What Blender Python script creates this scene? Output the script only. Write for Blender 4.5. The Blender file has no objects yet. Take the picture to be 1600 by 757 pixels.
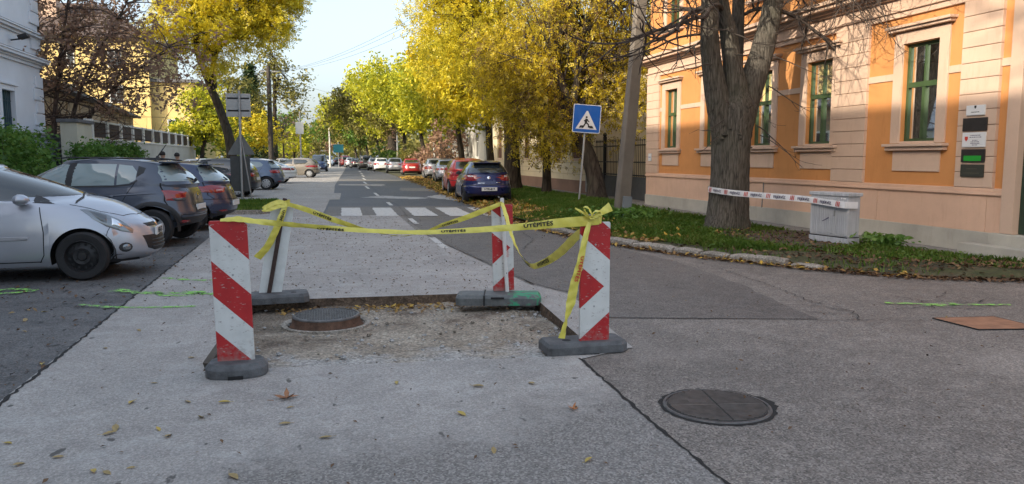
import bpy, bmesh, math, random
import numpy as np
from mathutils import Vector, Matrix
from mathutils.bvhtree import BVHTree

S = bpy.context.scene
COL = S.collection
R = math.radians
random.seed(7)
RNG = np.random.default_rng(7)

# ------------------------------------------------------------------ camera
cam_d = bpy.data.cameras.new("camera")
cam_d.sensor_width = 36.0
cam_d.lens = 27.0
cam_d.clip_start = 0.05
cam_d.clip_end = 3000.0
cam = bpy.data.objects.new("camera", cam_d)
COL.objects.link(cam)
cam.location = (0.0, 0.0, 1.55)
cam.rotation_euler = (R(90 - 6.30), 0.0, R(-13.95))
S.camera = cam

# ------------------------------------------------------------------ sky, sun, exposure
SUN_EL = R(24.0)
SUN_H = Vector((-0.86, -0.51))            # horizontal direction towards the sun
SUN_H.normalize()
world = bpy.data.worlds.new("World")
S.world = world
world.use_nodes = True
wn = world.node_tree.nodes
wl = world.node_tree.links
wn.clear()
w_out = wn.new("ShaderNodeOutputWorld")
w_bg = wn.new("ShaderNodeBackground")
w_sky = wn.new("ShaderNodeTexSky")
w_sky.sky_type = 'NISHITA'
w_sky.sun_disc = False
w_sky.sun_elevation = SUN_EL
w_sky.sun_rotation = math.atan2(SUN_H.x, SUN_H.y)
w_sky.air_density = 1.0
w_sky.dust_density = 5.0
w_sky.ozone_density = 1.0
# thin even veil of high cloud over the whole sky
w_tc = wn.new("ShaderNodeTexCoord")
w_map = wn.new("ShaderNodeMapping")
w_map.inputs['Scale'].default_value = (1.0, 1.0, 3.0)
w_noise = wn.new("ShaderNodeTexNoise")
w_noise.inputs['Scale'].default_value = 2.2
w_noise.inputs['Detail'].default_value = 6.0
w_ramp = wn.new("ShaderNodeValToRGB")
w_ramp.color_ramp.elements[0].position = 0.25
w_ramp.color_ramp.elements[0].color = (0.30, 0.30, 0.30, 1)
w_ramp.color_ramp.elements[1].position = 0.8
w_ramp.color_ramp.elements[1].color = (0.62, 0.62, 0.62, 1)
w_mix = wn.new("ShaderNodeMixRGB")
w_mix.inputs['Color2'].default_value = (2.05, 2.36, 2.66, 1)
wl.new(w_tc.outputs['Generated'], w_map.inputs['Vector'])
wl.new(w_map.outputs[0], w_noise.inputs['Vector'])
wl.new(w_noise.outputs['Fac'], w_ramp.inputs['Fac'])
wl.new(w_ramp.outputs['Color'], w_mix.inputs['Fac'])
wl.new(w_sky.outputs['Color'], w_mix.inputs['Color1'])
wl.new(w_mix.outputs['Color'], w_bg.inputs['Color'])
w_bg.inputs['Strength'].default_value = 0.15
wl.new(w_bg.outputs[0], w_out.inputs['Surface'])

sun_d = bpy.data.lights.new("sun", 'SUN')
sun_d.energy = 2.0
sun_d.angle = R(0.53)
sun_d.color = (1.0, 0.89, 0.72)
sun = bpy.data.objects.new("sun", sun_d)
COL.objects.link(sun)
sun_dir = Vector((SUN_H.x * math.cos(SUN_EL), SUN_H.y * math.cos(SUN_EL), math.sin(SUN_EL)))
sun.rotation_euler = sun_dir.to_track_quat('Z', 'Y').to_euler()
sun.location = (-20, -12, 20)

S.view_settings.view_transform = 'Standard'
S.view_settings.look = 'None'
S.view_settings.exposure = 1.62
S.view_settings.gamma = 1.0
S.cycles.max_bounces = 6
S.cycles.transparent_max_bounces = 8

# ------------------------------------------------------------------ materials
def new_mat(name):
    m = bpy.data.materials.new(name)
    m.use_nodes = True
    nt = m.node_tree
    b = nt.nodes["Principled BSDF"]
    return m, nt, b

def nd(nt, kind, **kw):
    n = nt.nodes.new(kind)
    for k, v in kw.items():
        if k in n.inputs:
            n.inputs[k].default_value = v
        else:
            setattr(n, k, v)
    return n

def coords(nt, scale=(1, 1, 1), rot=(0, 0, 0)):
    tc = nd(nt, "ShaderNodeTexCoord")
    mp = nd(nt, "ShaderNodeMapping")
    mp.inputs['Scale'].default_value = scale
    mp.inputs['Rotation'].default_value = rot
    nt.links.new(tc.outputs['Object'], mp.inputs['Vector'])
    return mp.outputs[0]

def noise(nt, vec, scale, detail=4, rough=0.55):
    n = nd(nt, "ShaderNodeTexNoise", Scale=scale, Detail=detail, Roughness=rough)
    nt.links.new(vec, n.inputs['Vector'])
    return n.outputs['Fac']

def ramp(nt, fac, stops):
    r = nd(nt, "ShaderNodeValToRGB")
    els = r.color_ramp.elements
    while len(els) < len(stops):
        els.new(0.5)
    for e, (p, c) in zip(els, stops):
        e.position = p
        e.color = (c[0], c[1], c[2], 1) if isinstance(c, tuple) else (c, c, c, 1)
    nt.links.new(fac, r.inputs['Fac'])
    return r.outputs['Color']

def mixc(nt, fac, a, b, mode='MIX'):
    m = nd(nt, "ShaderNodeMixRGB", blend_type=mode)
    for sock, v in ((m.inputs['Fac'], fac), (m.inputs['Color1'], a), (m.inputs['Color2'], b)):
        if isinstance(v, (int, float)):
            sock.default_value = v if sock.name == 'Fac' else (v, v, v, 1)
        elif isinstance(v, tuple):
            sock.default_value = (v[0], v[1], v[2], 1)
        else:
            nt.links.new(v, sock)
    return m.outputs['Color']

def math_n(nt, op, a, b=0.0, c=0.0):
    m = nd(nt, "ShaderNodeMath", operation=op)
    for i, v in enumerate((a, b, c)):
        if isinstance(v, (int, float)):
            m.inputs[i].default_value = v
        else:
            nt.links.new(v, m.inputs[i])
    return m.outputs[0]

def bump(nt, b, height, strength=0.3, dist=0.02):
    n = nd(nt, "ShaderNodeBump", Strength=strength, Distance=dist)
    nt.links.new(height, n.inputs['Height'])
    nt.links.new(n.outputs[0], b.inputs['Normal'])

def simple(name, col, rough=0.6, metal=0.0, spec=0.5, var=0.0, vscale=6.0, bstr=0.0, bscale=40.0, coat=0.0):
    m, nt, b = new_mat(name)
    b.inputs['Roughness'].default_value = rough
    b.inputs['Metallic'].default_value = metal
    b.inputs['Specular IOR Level'].default_value = spec
    if coat:
        b.inputs['Coat Weight'].default_value = coat
        b.inputs['Coat Roughness'].default_value = 0.04
    if var > 0:
        v = coords(nt)
        f = noise(nt, v, vscale, 6, 0.62)
        lo = tuple(c * (1 - var) for c in col)
        hi = tuple(min(1, c * (1 + var)) for c in col)
        nt.links.new(ramp(nt, f, [(0.3, lo), (0.7, hi)]), b.inputs['Base Color'])
    else:
        b.inputs['Base Color'].default_value = (*col, 1)
    if bstr > 0:
        v2 = coords(nt)
        bump(nt, b, noise(nt, v2, bscale, 5), bstr, 0.01)
    return m

def leaf_mat(name, stops, trans=0.45, rough=0.55, clump=1.1):
    """each leaf takes its own colour out of the ramp"""
    m, nt, b = new_mat(name)
    geo = nd(nt, "ShaderNodeNewGeometry")
    nz = noise(nt, coords(nt), clump, 3, 0.6)
    nz = ramp(nt, nz, [(0.34, 0.0), (0.66, 1.0)])
    fac = math_n(nt, 'ADD', math_n(nt, 'MULTIPLY', geo.outputs['Random Per Island'], 0.42), math_n(nt, 'MULTIPLY', nz, 0.58))
    c = ramp(nt, fac, stops)
    nt.nodes.remove(b)
    out = nt.nodes["Material Output"]
    d = nd(nt, "ShaderNodeBsdfDiffuse")
    t = nd(nt, "ShaderNodeBsdfTranslucent")
    g = nd(nt, "ShaderNodeBsdfGlossy", Roughness=0.45)
    g.inputs['Color'].default_value = (0.5, 0.5, 0.5, 1)
    nt.links.new(c, d.inputs['Color'])
    nt.links.new(c, t.inputs['Color'])
    mx = nd(nt, "ShaderNodeMixShader")
    mx.inputs[0].default_value = trans
    nt.links.new(d.outputs[0], mx.inputs[1])
    nt.links.new(t.outputs[0], mx.inputs[2])
    m2 = nd(nt, "ShaderNodeMixShader")
    m2.inputs[0].default_value = 0.04
    nt.links.new(mx.outputs[0], m2.inputs[1])
    nt.links.new(g.outputs[0], m2.inputs[2])
    nt.links.new(m2.outputs[0], out.inputs['Surface'])
    return m

def pave_mat(name, base, dark, light, grain=160, stain=0.7, rough=0.85, pits=0.0, bstr=0.35, streak=None, gloss=0.0, grain_amt=0.62):
    """asphalt or concrete: stone grain, stains, small pits"""
    m, nt, b = new_mat(name)
    v = coords(nt)
    big = noise(nt, v, stain, 6, 0.6)
    mid = noise(nt, v, 5.5, 5, 0.65)
    c = ramp(nt, big, [(0.30, dark), (0.5, base), (0.72, light)])
    c = mixc(nt, 0.38, c, ramp(nt, mid, [(0.3, tuple(x * 0.55 for x in base)), (0.7, tuple(min(1, x * 1.5) for x in base))]))
    if streak:
        sv = coords(nt, streak)
        st = noise(nt, sv, 1.0, 5, 0.6)
        c = mixc(nt, 0.35, c, ramp(nt, st, [(0.3, dark), (0.7, light)]))
    vo = nd(nt, "ShaderNodeTexVoronoi", Scale=grain)
    nt.links.new(v, vo.inputs['Vector'])
    g1 = ramp(nt, vo.outputs['Color'], [(0.12, 0.35), (0.5, 0.95), (0.88, 1.75)])
    c = mixc(nt, grain_amt, c, g1, 'MULTIPLY')
    wear = noise(nt, coords(nt, (1, 0.35, 1)), 0.8, 8, 0.7)
    c = mixc(nt, ramp(nt, wear, [(0.5, 0.0), (0.78, 0.55)]), c, tuple(x * 0.55 for x in base))
    dust = noise(nt, coords(nt, (0.8, 1.2, 1)), 1.9, 7, 0.75)
    c = mixc(nt, ramp(nt, dust, [(0.52, 0.0), (0.75, 0.4)]), c, tuple(min(0.6, x * 1.5) for x in light))
    fine = noise(nt, v, grain * 0.35, 3, 0.7)
    c = mixc(nt, 0.5, c, ramp(nt, fine, [(0.3, 0.55), (0.7, 1.4)]), 'MULTIPLY')
    if pits > 0:
        pv = coords(nt, (9, 4.5, 1))
        pn = noise(nt, pv, 1.0, 3, 0.5)
        pm = ramp(nt, pn, [(0.69 - pits * 0.05, 0.0), (0.73 - pits * 0.05, 1.0)])
        c = mixc(nt, pm, c, tuple(x * 0.32 for x in base))
    nt.links.new(c, b.inputs['Base Color'])
    b.inputs['Roughness'].default_value = rough
    b.inputs['Specular IOR Level'].default_value = 0.35 + gloss
    h = mixc(nt, 0.5, vo.outputs['Distance'], fine)
    bump(nt, b, h, bstr, 0.008)
    return m

M = {}
M['asphalt'] = pave_mat('asphalt', (0.182, 0.164, 0.146), (0.136, 0.123, 0.11), (0.242, 0.218, 0.192), 100, 0.35, 0.72, gloss=0.1, grain_amt=0.85)
M['asphalt_new'] = pave_mat('asphalt_dark', (0.132, 0.121, 0.11), (0.1, 0.092, 0.085), (0.168, 0.154, 0.14), 100, 0.5, 0.72, gloss=0.1, grain_amt=0.85)
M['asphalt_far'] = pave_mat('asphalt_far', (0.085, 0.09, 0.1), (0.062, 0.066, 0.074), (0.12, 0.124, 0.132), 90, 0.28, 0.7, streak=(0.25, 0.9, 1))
M['asphalt_old'] = pave_mat('asphalt_old', (0.115, 0.112, 0.11), (0.07, 0.068, 0.067), (0.17, 0.165, 0.16), 100, 0.9, 0.8, pits=1.0)
M['concrete'] = pave_mat('concrete_road', (0.338, 0.318, 0.295), (0.257, 0.241, 0.223), (0.44, 0.416, 0.388), 120, 0.55, 0.85, pits=0.4, streak=(0.9, 0.3, 1), grain_amt=0.34)
M['concrete_far'] = pave_mat('concrete_parking', (0.31, 0.29, 0.268), (0.235, 0.22, 0.205), (0.4, 0.376, 0.345), 110, 0.4, 0.85, streak=(0.2, 1.2, 1))
def worn_zone(m, expr, col, scale=1.2, grain=70):
    """coarser, darker worn surfacing inside the region where expr(x, y) + noise > 0.5"""
    nt = m.node_tree
    b = nt.nodes["Principled BSDF"]
    src = b.inputs['Base Color'].links[0].from_socket
    v = coords(nt)
    sp = nd(nt, "ShaderNodeSeparateXYZ")
    nt.links.new(v, sp.inputs[0])
    k = expr(nt, sp.outputs['X'], sp.outputs['Y'])
    k = math_n(nt, 'ADD', k, math_n(nt, 'MULTIPLY_ADD', noise(nt, v, scale, 8, 0.72), 2.4, -1.2))
    vo = nd(nt, "ShaderNodeTexVoronoi", Scale=grain)
    nt.links.new(v, vo.inputs['Vector'])
    cc = mixc(nt, 0.8, col, ramp(nt, vo.outputs['Color'], [(0.1, 0.35), (0.5, 0.9), (0.88, 1.9)]), 'MULTIPLY')
    nt.links.new(mixc(nt, ramp(nt, k, [(0.3, 0.0), (0.75, 0.85)]), src, cc), b.inputs['Base Color'])
worn_zone(M['concrete'], lambda nt, x, y: math_n(nt, 'ADD', math_n(nt, 'MULTIPLY_ADD', y, -0.75, 3.5), math_n(nt, 'MULTIPLY', x, 0.22)), (0.195, 0.182, 0.168), 0.9, 95)
worn_zone(M['concrete'], lambda nt, x, y: math_n(nt, 'ADD', math_n(nt, 'MULTIPLY_ADD', y, -0.9, 3.9), math_n(nt, 'MULTIPLY_ADD', x, -1.1, -2.2)), (0.11, 0.108, 0.106), 2.2, 95)
worn_zone(M['asphalt'], lambda nt, x, y: math_n(nt, 'MULTIPLY_ADD', math_n(nt, 'ABSOLUTE', math_n(nt, 'SUBTRACT', math_n(nt, 'ADD', y, math_n(nt, 'MULTIPLY', x, 0.35)), 6.4)), -0.5, 0.45), (0.25, 0.225, 0.2), 0.7, 90)
M['patch'] = pave_mat('light_patch', (0.36, 0.355, 0.345), (0.28, 0.276, 0.268), (0.45, 0.44, 0.42), 120, 1.3, 0.85)
M['sidewalk'] = pave_mat('sidewalk', (0.2, 0.185, 0.165), (0.14, 0.13, 0.115), (0.27, 0.25, 0.225), 120, 0.8, 0.88)
M['dirt'] = pave_mat('dirt', (0.17, 0.145, 0.115), (0.095, 0.08, 0.062), (0.25, 0.22, 0.18), 70, 1.6, 0.95, bstr=0.8)
M['soil'] = pave_mat('soil', (0.075, 0.055, 0.04), (0.04, 0.032, 0.024), (0.12, 0.09, 0.065), 45, 1.6, 0.95, bstr=0.8)
M['cutedge'] = pave_mat('cut_edge', (0.12, 0.085, 0.06), (0.05, 0.038, 0.03), (0.2, 0.15, 0.11), 60, 3.0, 0.95, bstr=0.8)
M['crack'] = simple('crack_dirt', (0.018, 0.017, 0.016), 0.95)
def paint_mat(name, col, wear):
    m, nt, b = new_mat(name)
    v = coords(nt)
    f = noise(nt, v, 9, 8, 0.75)
    f2 = noise(nt, v, 90, 4, 0.7)
    k = math_n(nt, 'ADD', f, math_n(nt, 'MULTIPLY_ADD', f2, 0.35, -0.175))
    b.inputs['Base Color'].default_value = (*col, 1)
    nt.links.new(ramp(nt, k, [(wear - 0.05, 0.0), (wear + 0.05, 0.95)]), b.inputs['Alpha'])
    b.inputs['Roughness'].default_value = 0.75
    return m
M['roadpaint'] = paint_mat('road_paint', (0.55, 0.54, 0.51), 0.38)
M['spray'] = paint_mat('spray_paint', (0.26, 0.62, 0.1), 0.5)
M['stone'] = pave_mat('kerb_stone', (0.27, 0.24, 0.2), (0.16, 0.14, 0.115), (0.36, 0.33, 0.29), 60, 2.2, 0.9, bstr=0.7)
M['rubber'] = simple('recycled_rubber', (0.095, 0.098, 0.102), 0.75, var=0.45, vscale=9, bstr=0.5, bscale=90)
M['iron'] = simple('cast_iron', (0.12, 0.115, 0.112), 0.5, 0.35, var=0.4, vscale=14, bstr=0.3, bscale=120)
M['rust'] = simple('rusty_iron', (0.11, 0.06, 0.038), 0.85, 0.1, var=0.5, vscale=12, bstr=0.5, bscale=60)
M['galv'] = simple('galvanised_steel', (0.36, 0.37, 0.37), 0.5, 0.6, var=0.15, vscale=7)
M['greymetal'] = simple('grey_sign_back', (0.27, 0.27, 0.26), 0.6, 0.3, var=0.15, vscale=5)
M['tapeY'] = simple('yellow_tape', (0.66, 0.59, 0.1), 0.3, var=0.12, vscale=14)
M['tapeW'] = simple('white_tape', (0.72, 0.71, 0.72), 0.4)
M['ink'] = simple('black_print', (0.012, 0.012, 0.012), 0.6)
M['inkred'] = simple('red_print', (0.55, 0.05, 0.03), 0.6)
M['inkblue'] = simple('grey_violet_print', (0.09, 0.08, 0.13), 0.6)
M['white'] = simple('white_paint', (0.66, 0.66, 0.64), 0.5, var=0.08, vscale=15)
M['dark'] = simple('dark_void', (0.012, 0.012, 0.013), 0.8)
M['blacktrim'] = simple('black_trim', (0.022, 0.022, 0.024), 0.55)

# ------------------------------------------------------------------ mesh helpers
class MB:
    def __init__(self):
        self.v, self.f, self.m = [], [], []

    def add(self, vs, fs, mi=0):
        o = len(self.v)
        self.v.extend([tuple(p) for p in vs])
        for f in fs:
            self.f.append(tuple(i + o for i in f))
            self.m.append(mi)
        return self

    def box(self, x0, y0, z0, x1, y1, z1, mi=0, mat=None):
        vs = [(x0, y0, z0), (x1, y0, z0), (x1, y1, z0), (x0, y1, z0), (x0, y0, z1), (x1, y0, z1), (x1, y1, z1), (x0, y1, z1)]
        if mat is not None:
            vs = [tuple(mat @ Vector(p)) for p in vs]
        return self.add(vs, [(3, 2, 1, 0), (4, 5, 6, 7), (0, 1, 5, 4), (1, 2, 6, 5), (2, 3, 7, 6), (3, 0, 4, 7)], mi)

    def tube(self, path, radii, n=8, mi=0, caps=True):
        path = [Vector(p) for p in path]
        if isinstance(radii, (int, float)):
            radii = [radii] * len(path)
        vs, fs = [], []
        prev = None
        for i, p in enumerate(path):
            d = (path[min(i + 1, len(path) - 1)] - path[max(i - 1, 0)])
            if d.length < 1e-9:
                d = Vector((0, 0, 1))
            d.normalize()
            if prev is None:
                a = Vector((1, 0, 0)) if abs(d.x) < 0.8 else Vector((0, 1, 0))
                u = (a - d * a.dot(d)).normalized()
            else:
                u = (prev - d * prev.dot(d))
                u = u.normalized() if u.length > 1e-6 else Vector((1, 0, 0))
            prev = u
            w = d.cross(u)
            for k in range(n):
                t = 2 * math.pi * k / n
                vs.append(p + (u * math.cos(t) + w * math.sin(t)) * radii[i])
        for i in range(len(path) - 1):
            for k in range(n):
                a, b = i * n + k, i * n + (k + 1) % n
                fs.append((a, b, b + n, a + n))
        if caps:
            fs.append(tuple(reversed(range(n))))
            fs.append(tuple(range((len(path) - 1) * n, len(path) * n)))
        return self.add(vs, fs, mi)

    def lathe(self, prof, n=24, mi=0, axis='Z', center=(0, 0, 0), caps=True):
        vs, fs = [], []
        c = Vector(center)
        for (r, h) in prof:
            for k in range(n):
                t = 2 * math.pi * k / n
                if axis == 'Z':
                    p = Vector((r * math.cos(t), r * math.sin(t), h))
                elif axis == 'Y':
                    p = Vector((r * math.sin(t), h, r * math.cos(t)))
                else:
                    p = Vector((h, r * math.cos(t), r * math.sin(t)))
                vs.append(c + p)
        for i in range(len(prof) - 1):
            for k in range(n):
                a, b = i * n + k, i * n + (k + 1) % n
                fs.append((a, b, b + n, a + n))
        if caps:
            fs.append(tuple(reversed(range(n))))
            fs.append(tuple(range((len(prof) - 1) * n, len(prof) * n)))
        return self.add(vs, fs, mi)

    def prism(self, outline, z0, z1, mi=0, mat=None, mi_top=None):
        n = len(outline)
        vs = [(x, y, z0) for x, y in outline] + [(x, y, z1) for x, y in outline]
        if mat is not None:
            vs = [tuple(mat @ Vector(p)) for p in vs]
        fs = [(i, (i + 1) % n, (i + 1) % n + n, i + n) for i in range(n)]
        self.add(vs, fs + [tuple(reversed(range(n)))], mi)
        o = len(self.v) - 2 * n
        self.f.append(tuple(range(o + n, o + 2 * n)))
        self.m.append(mi if mi_top is None else mi_top)
        return self

    def build(self, name, mats, parent=None, loc=None, smooth=None, bevel=0.0, fix=True):
        return link_mesh(name, self.v, self.f, mats, parent, loc, smooth, self.m, bevel, fix)

def link_mesh(name, vs, fs, mats, parent=None, loc=None, smooth=None, mi=None, bevel=0.0, fix=False):
    me = bpy.data.meshes.new(name)
    me.from_pydata([tuple(p) for p in vs], [], fs)
    if not isinstance(mats, (list, tuple)):
        mats = [mats]
    for m in mats:
        me.materials.append(m)
    if mi is not None and len(mats) > 1:
        me.polygons.foreach_set('material_index', mi)
    if fix or bevel > 0:
        bm = bmesh.new()
        bm.from_mesh(me)
        bmesh.ops.recalc_face_normals(bm, faces=bm.faces)
        if bevel > 0:
            es = [e for e in bm.edges if len(e.link_faces) == 2 and e.calc_face_angle(0) > R(35)]
            bmesh.ops.bevel(bm, geom=es, offset=bevel, segments=2, profile=0.6, affect='EDGES')
        bm.to_mesh(me)
        bm.free()
    if smooth is not None:
        me.shade_smooth()
        me.set_sharp_from_angle(angle=R(smooth))
    me.update()
    o = bpy.data.objects.new(name, me)
    COL.objects.link(o)
    if parent is not None:
        o.parent = parent
    if loc is not None:
        o.location = loc
    return o

def fast_mesh(name, verts, quads, mat, parent=None, mats=None):
    """numpy arrays to a mesh: verts (N,3), quads (F,k)"""
    me = bpy.data.meshes.new(name)
    F, k = quads.shape
    me.vertices.add(len(verts))
    me.vertices.foreach_set('co', np.ascontiguousarray(verts, dtype=np.float32).ravel())
    me.loops.add(F * k)
    me.loops.foreach_set('vertex_index', np.ascontiguousarray(quads, dtype=np.int32).ravel())
    me.polygons.add(F)
    me.polygons.foreach_set('loop_start', np.arange(0, F * k, k, dtype=np.int32))
    me.polygons.foreach_set('loop_total', np.full(F, k, dtype=np.int32))
    me.materials.append(mat)
    me.update(calc_edges=True)
    o = bpy.data.objects.new(name, me)
    COL.objects.link(o)
    if parent is not None:
        o.parent = parent
    return o

def tag(o, label=None, cat=None, group=None, kind=None):
    if label:
        o['label'] = label
    if cat:
        o['category'] = cat
    if group:
        o['group'] = group
    if kind:
        o['kind'] = kind
    return o

def thing(name, label, cat, loc=(0, 0, 0), rz=0.0, group=None):
    o = bpy.data.objects.new(name, None)
    o.empty_display_size = 0.2
    COL.objects.link(o)
    o.location = loc
    o.rotation_euler = (0, 0, rz)
    return tag(o, label, cat, group)

def copy_tree(o, parent=None):
    c = o.copy()
    COL.objects.link(c)
    c.parent = parent
    for ch in list(o.children):
        copy_tree(ch, c)
    return c

def struct(name, mb, mats, **kw):
    o = mb.build(name, mats, **kw)
    o['kind'] = 'structure'
    return o

def sheet(name, outline, z, mat, parent=None, kind='structure', depth=0.0):
    mb = MB()
    n = len(outline)
    if depth > 0:
        mb.prism(outline, z - depth, z)
    else:
        mb.add([(x, y, z) for x, y in outline], [tuple(range(n))])
    o = mb.build(name, mat, parent)
    if kind and parent is None:
        o['kind'] = kind
    return o

_text_cache = {}
def text_mesh(txt, size=1.0):
    """flat lettering as (verts2d, faces), left edge at 0, baseline at 0"""
    key = (txt, size)
    if key in _text_cache:
        return _text_cache[key]
    cu = bpy.data.curves.new("lettering", 'FONT')
    cu.body = txt
    cu.size = size
    cu.resolution_u = 2
    ob = bpy.data.objects.new("lettering", cu)
    COL.objects.link(ob)
    dg = bpy.context.evaluated_depsgraph_get()
    me = bpy.data.meshes.new_from_object(ob.evaluated_get(dg))
    vs = [(v.co.x, v.co.y) for v in me.vertices]
    fs = [tuple(p.vertices) for p in me.polygons]
    bpy.data.objects.remove(ob)
    bpy.data.curves.remove(cu)
    bpy.data.meshes.remove(me)
    _text_cache[key] = (vs, fs)
    return vs, fs

def letter(name, txt, size, origin, ux, uy, mat, parent=None, off=0.002, bold=0.0, center=False):
    """lettering laid on a plane: origin + x*ux + y*uy"""
    vs, fs = text_mesh(txt, size)
    if not vs:
        return None
    ux, uy = Vector(ux), Vector(uy)
    nrm = ux.cross(uy).normalized()
    w = max(p[0] for p in vs)
    x0 = -w / 2 if center else 0.0
    P = [Vector(origin) + ux * (x + x0) + uy * y + nrm * off for x, y in vs]
    F = list(fs)
    if bold:
        for dx, dy in ((bold, 0), (0, bold), (bold, bold)):
            o = len(P)
            P += [p + ux * dx + uy * dy + nrm * 0.0004 for p in P[:len(vs)]]
            F += [tuple(i + o for i in f) for f in fs]
    return link_mesh(name, P, F, mat, parent)

def interp(x, pts):
    return float(np.interp(x, [p[0] for p in pts], [p[1] for p in pts]))

def resample(pts, step):
    out = []
    n = len(pts)
    for i in range(n):
        a, b = Vector(pts[i]), Vector(pts[(i + 1) % n])
        k = max(1, int((b - a).length / step))
        for j in range(k):
            out.append(a.lerp(b, j / k))
    return out

def smooth_path(pts, n):
    """Catmull-Rom through the points, n samples"""
    P = [Vector(p) for p in pts]
    P = [P[0] * 2 - P[1]] + P + [P[-1] * 2 - P[-2]]
    m = len(P) - 3
    out = []
    for k in range(n):
        t = m * k / (n - 1)
        i = min(int(t), m - 1)
        u = t - i
        a, b, c, d = P[i], P[i + 1], P[i + 2], P[i + 3]
        out.append(0.5 * ((2 * b) + (c - a) * u + (2 * a - 5 * b + 4 * c - d) * u * u + (3 * b - a - 3 * c + d) * u ** 3))
    return out
# ------------------------------------------------------------------ ground, roads
def grid_surface(name, nx, ny, fn, mat, kind='structure', smooth=True):
    vs = [fn(i / nx, j / ny) for j in range(ny + 1) for i in range(nx + 1)]
    fs = [(j * (nx + 1) + i, j * (nx + 1) + i + 1, (j + 1) * (nx + 1) + i + 1, (j + 1) * (nx + 1) + i) for j in range(ny) for i in range(nx)]
    o = link_mesh(name, vs, fs, mat, smooth=60 if smooth else None, fix=False)
    if kind:
        o['kind'] = kind
    return o

M['earth'] = pave_mat('earth_ground', (0.09, 0.085, 0.05), (0.05, 0.05, 0.03), (0.14, 0.125, 0.08), 20, 0.15, 0.95)
sheet('ground', [(-900, -900), (900, -900), (900, 1800), (-900, 1800)], -0.32, M['earth'])

CR = [(1.83, -14), (1.84, 3.16), (1.91, 5.5), (2.45, 5.75), (2.72, 8.2), (2.45, 9.0), (2.1, 13.8), (1.95, 16.5), (2.0, 20.9)]
PIT = [(-0.75, 8.66), (2.3, 8.5), (2.11, 5.6), (-0.87, 5.85)]
sheet('side_street', [(x - 0.03, y) for x, y in CR] + [(60, 21), (60, -14)], -0.008, M['asphalt'])
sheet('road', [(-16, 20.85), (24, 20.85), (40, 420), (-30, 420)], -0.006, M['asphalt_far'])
sheet('parking_apron', [(-16, -14), (-2.0, -14), (-2.0, 21.0), (-16, 21.0)], -0.012, M['asphalt_old'])

mb = MB()
def poly(pts, z=0.0):
    mb.add([(x, y, z) for x, y in pts], [tuple(range(len(pts)))])
poly([(-1.98, -14), (1.83, -14), (1.84, 3.16), (1.91, 5.5), (2.11, 5.6), (-0.87, 5.85), (-2.03, 5.9)])
poly([(1.91, 5.5), (2.45, 5.75), (2.72, 8.2), (2.45, 9.0), (2.3, 8.5), (2.11, 5.6)])
poly([(-2.03, 5.9), (-0.87, 5.85), (-0.75, 8.66), (-2.06, 8.7)])
poly([(-2.06, 8.7), (-0.75, 8.66), (2.3, 8.5), (2.45, 9.0), (2.1, 13.8), (1.95, 16.5), (2.0, 20.9), (-2.2, 20.9), (-2.11, 14.3)])
lane = struct('concrete_lane', mb, M['concrete'])
wb = MB()
for a, b in zip(PIT, PIT[1:] + PIT[:1]):
    n = max(2, int((Vector(b) - Vector(a)).length / 0.12))
    pr = []
    d = (Vector(b) - Vector(a)).normalized()
    nr = Vector((d.y, -d.x))
    for i in range(n + 1):
        p = Vector(a).lerp(Vector(b), i / n)
        q = p + nr * random.uniform(-0.015, 0.02) if 0 < i < n else p
        pr.append((p, q))
    for (p, q), (p2, q2) in zip(pr, pr[1:]):
        wb.add([(p.x, p.y, -0.001), (p2.x, p2.y, -0.001), (q2.x, q2.y, -0.05), (q.x, q.y, -0.05), (q2.x, q2.y, -0.25), (q.x, q.y, -0.25)], [(0, 1, 2, 3), (3, 2, 4, 5)])
struct('pit_edge', wb, M['cutedge'])

# floor of the dug-up patch: sunk at the back, filled with pale rubble towards the front
def pit_z(u, v):
    return -0.105 + 0.09 * (1 - v) ** 1.6
def pit_fn(u, v):
    a = Vector(PIT[3]).lerp(Vector(PIT[2]), u)
    b = Vector(PIT[0]).lerp(Vector(PIT[1]), u)
    p = a.lerp(b, v)
    z = pit_z(u, v) + random.gauss(0, 0.005) * (0.3 + v) + 0.012 * math.sin(p.x * 5 + 1) * math.sin(p.y * 6)
    if u in (0, 1):
        z -= 0.02
    z = min(z, -0.004)
    return (p.x, p.y, z)
m, nt, b = new_mat('pit_floor')
v = coords(nt)
big = noise(nt, v, 1.7, 7, 0.65)
geo = nd(nt, "ShaderNodeSeparateXYZ")
nt.links.new(v, geo.inputs[0])
c = ramp(nt, big, [(0.36, (0.13, 0.1, 0.075)), (0.44, (0.26, 0.218, 0.168)), (0.62, (0.36, 0.315, 0.252))])
fr = math_n(nt, 'MULTIPLY_ADD', geo.outputs['Y'], -1.1, 7.25)
fr = math_n(nt, 'ADD', fr, math_n(nt, 'MULTIPLY_ADD', noise(nt, v, 2.6, 6), 3.0, -1.6))
c = mixc(nt, ramp(nt, fr, [(0.2, 0.0), (0.75, 0.85)]), c, (0.38, 0.37, 0.35))
vo = nd(nt, "ShaderNodeTexVoronoi", Scale=55)
nt.links.new(v, vo.inputs['Vector'])
c = mixc(nt, 0.8, c, ramp(nt, vo.outputs['Color'], [(0.1, 0.45), (0.5, 0.95), (0.9, 1.6)]), 'MULTIPLY')
nt.links.new(c, b.inputs['Base Color'])
b.inputs['Roughness'].default_value = 0.95
bump(nt, b, mixc(nt, 0.5, vo.outputs['Distance'], noise(nt, v, 30, 6)), 0.8, 0.02)
M['pit'] = m
worn_zone(m, lambda nt, x, y: math_n(nt, 'ADD', math_n(nt, 'MULTIPLY_ADD', x, -0.55, 0.35), math_n(nt, 'MULTIPLY_ADD', y, 0.25, -1.75)), (0.12, 0.095, 0.07), 1.6, 60)
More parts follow.
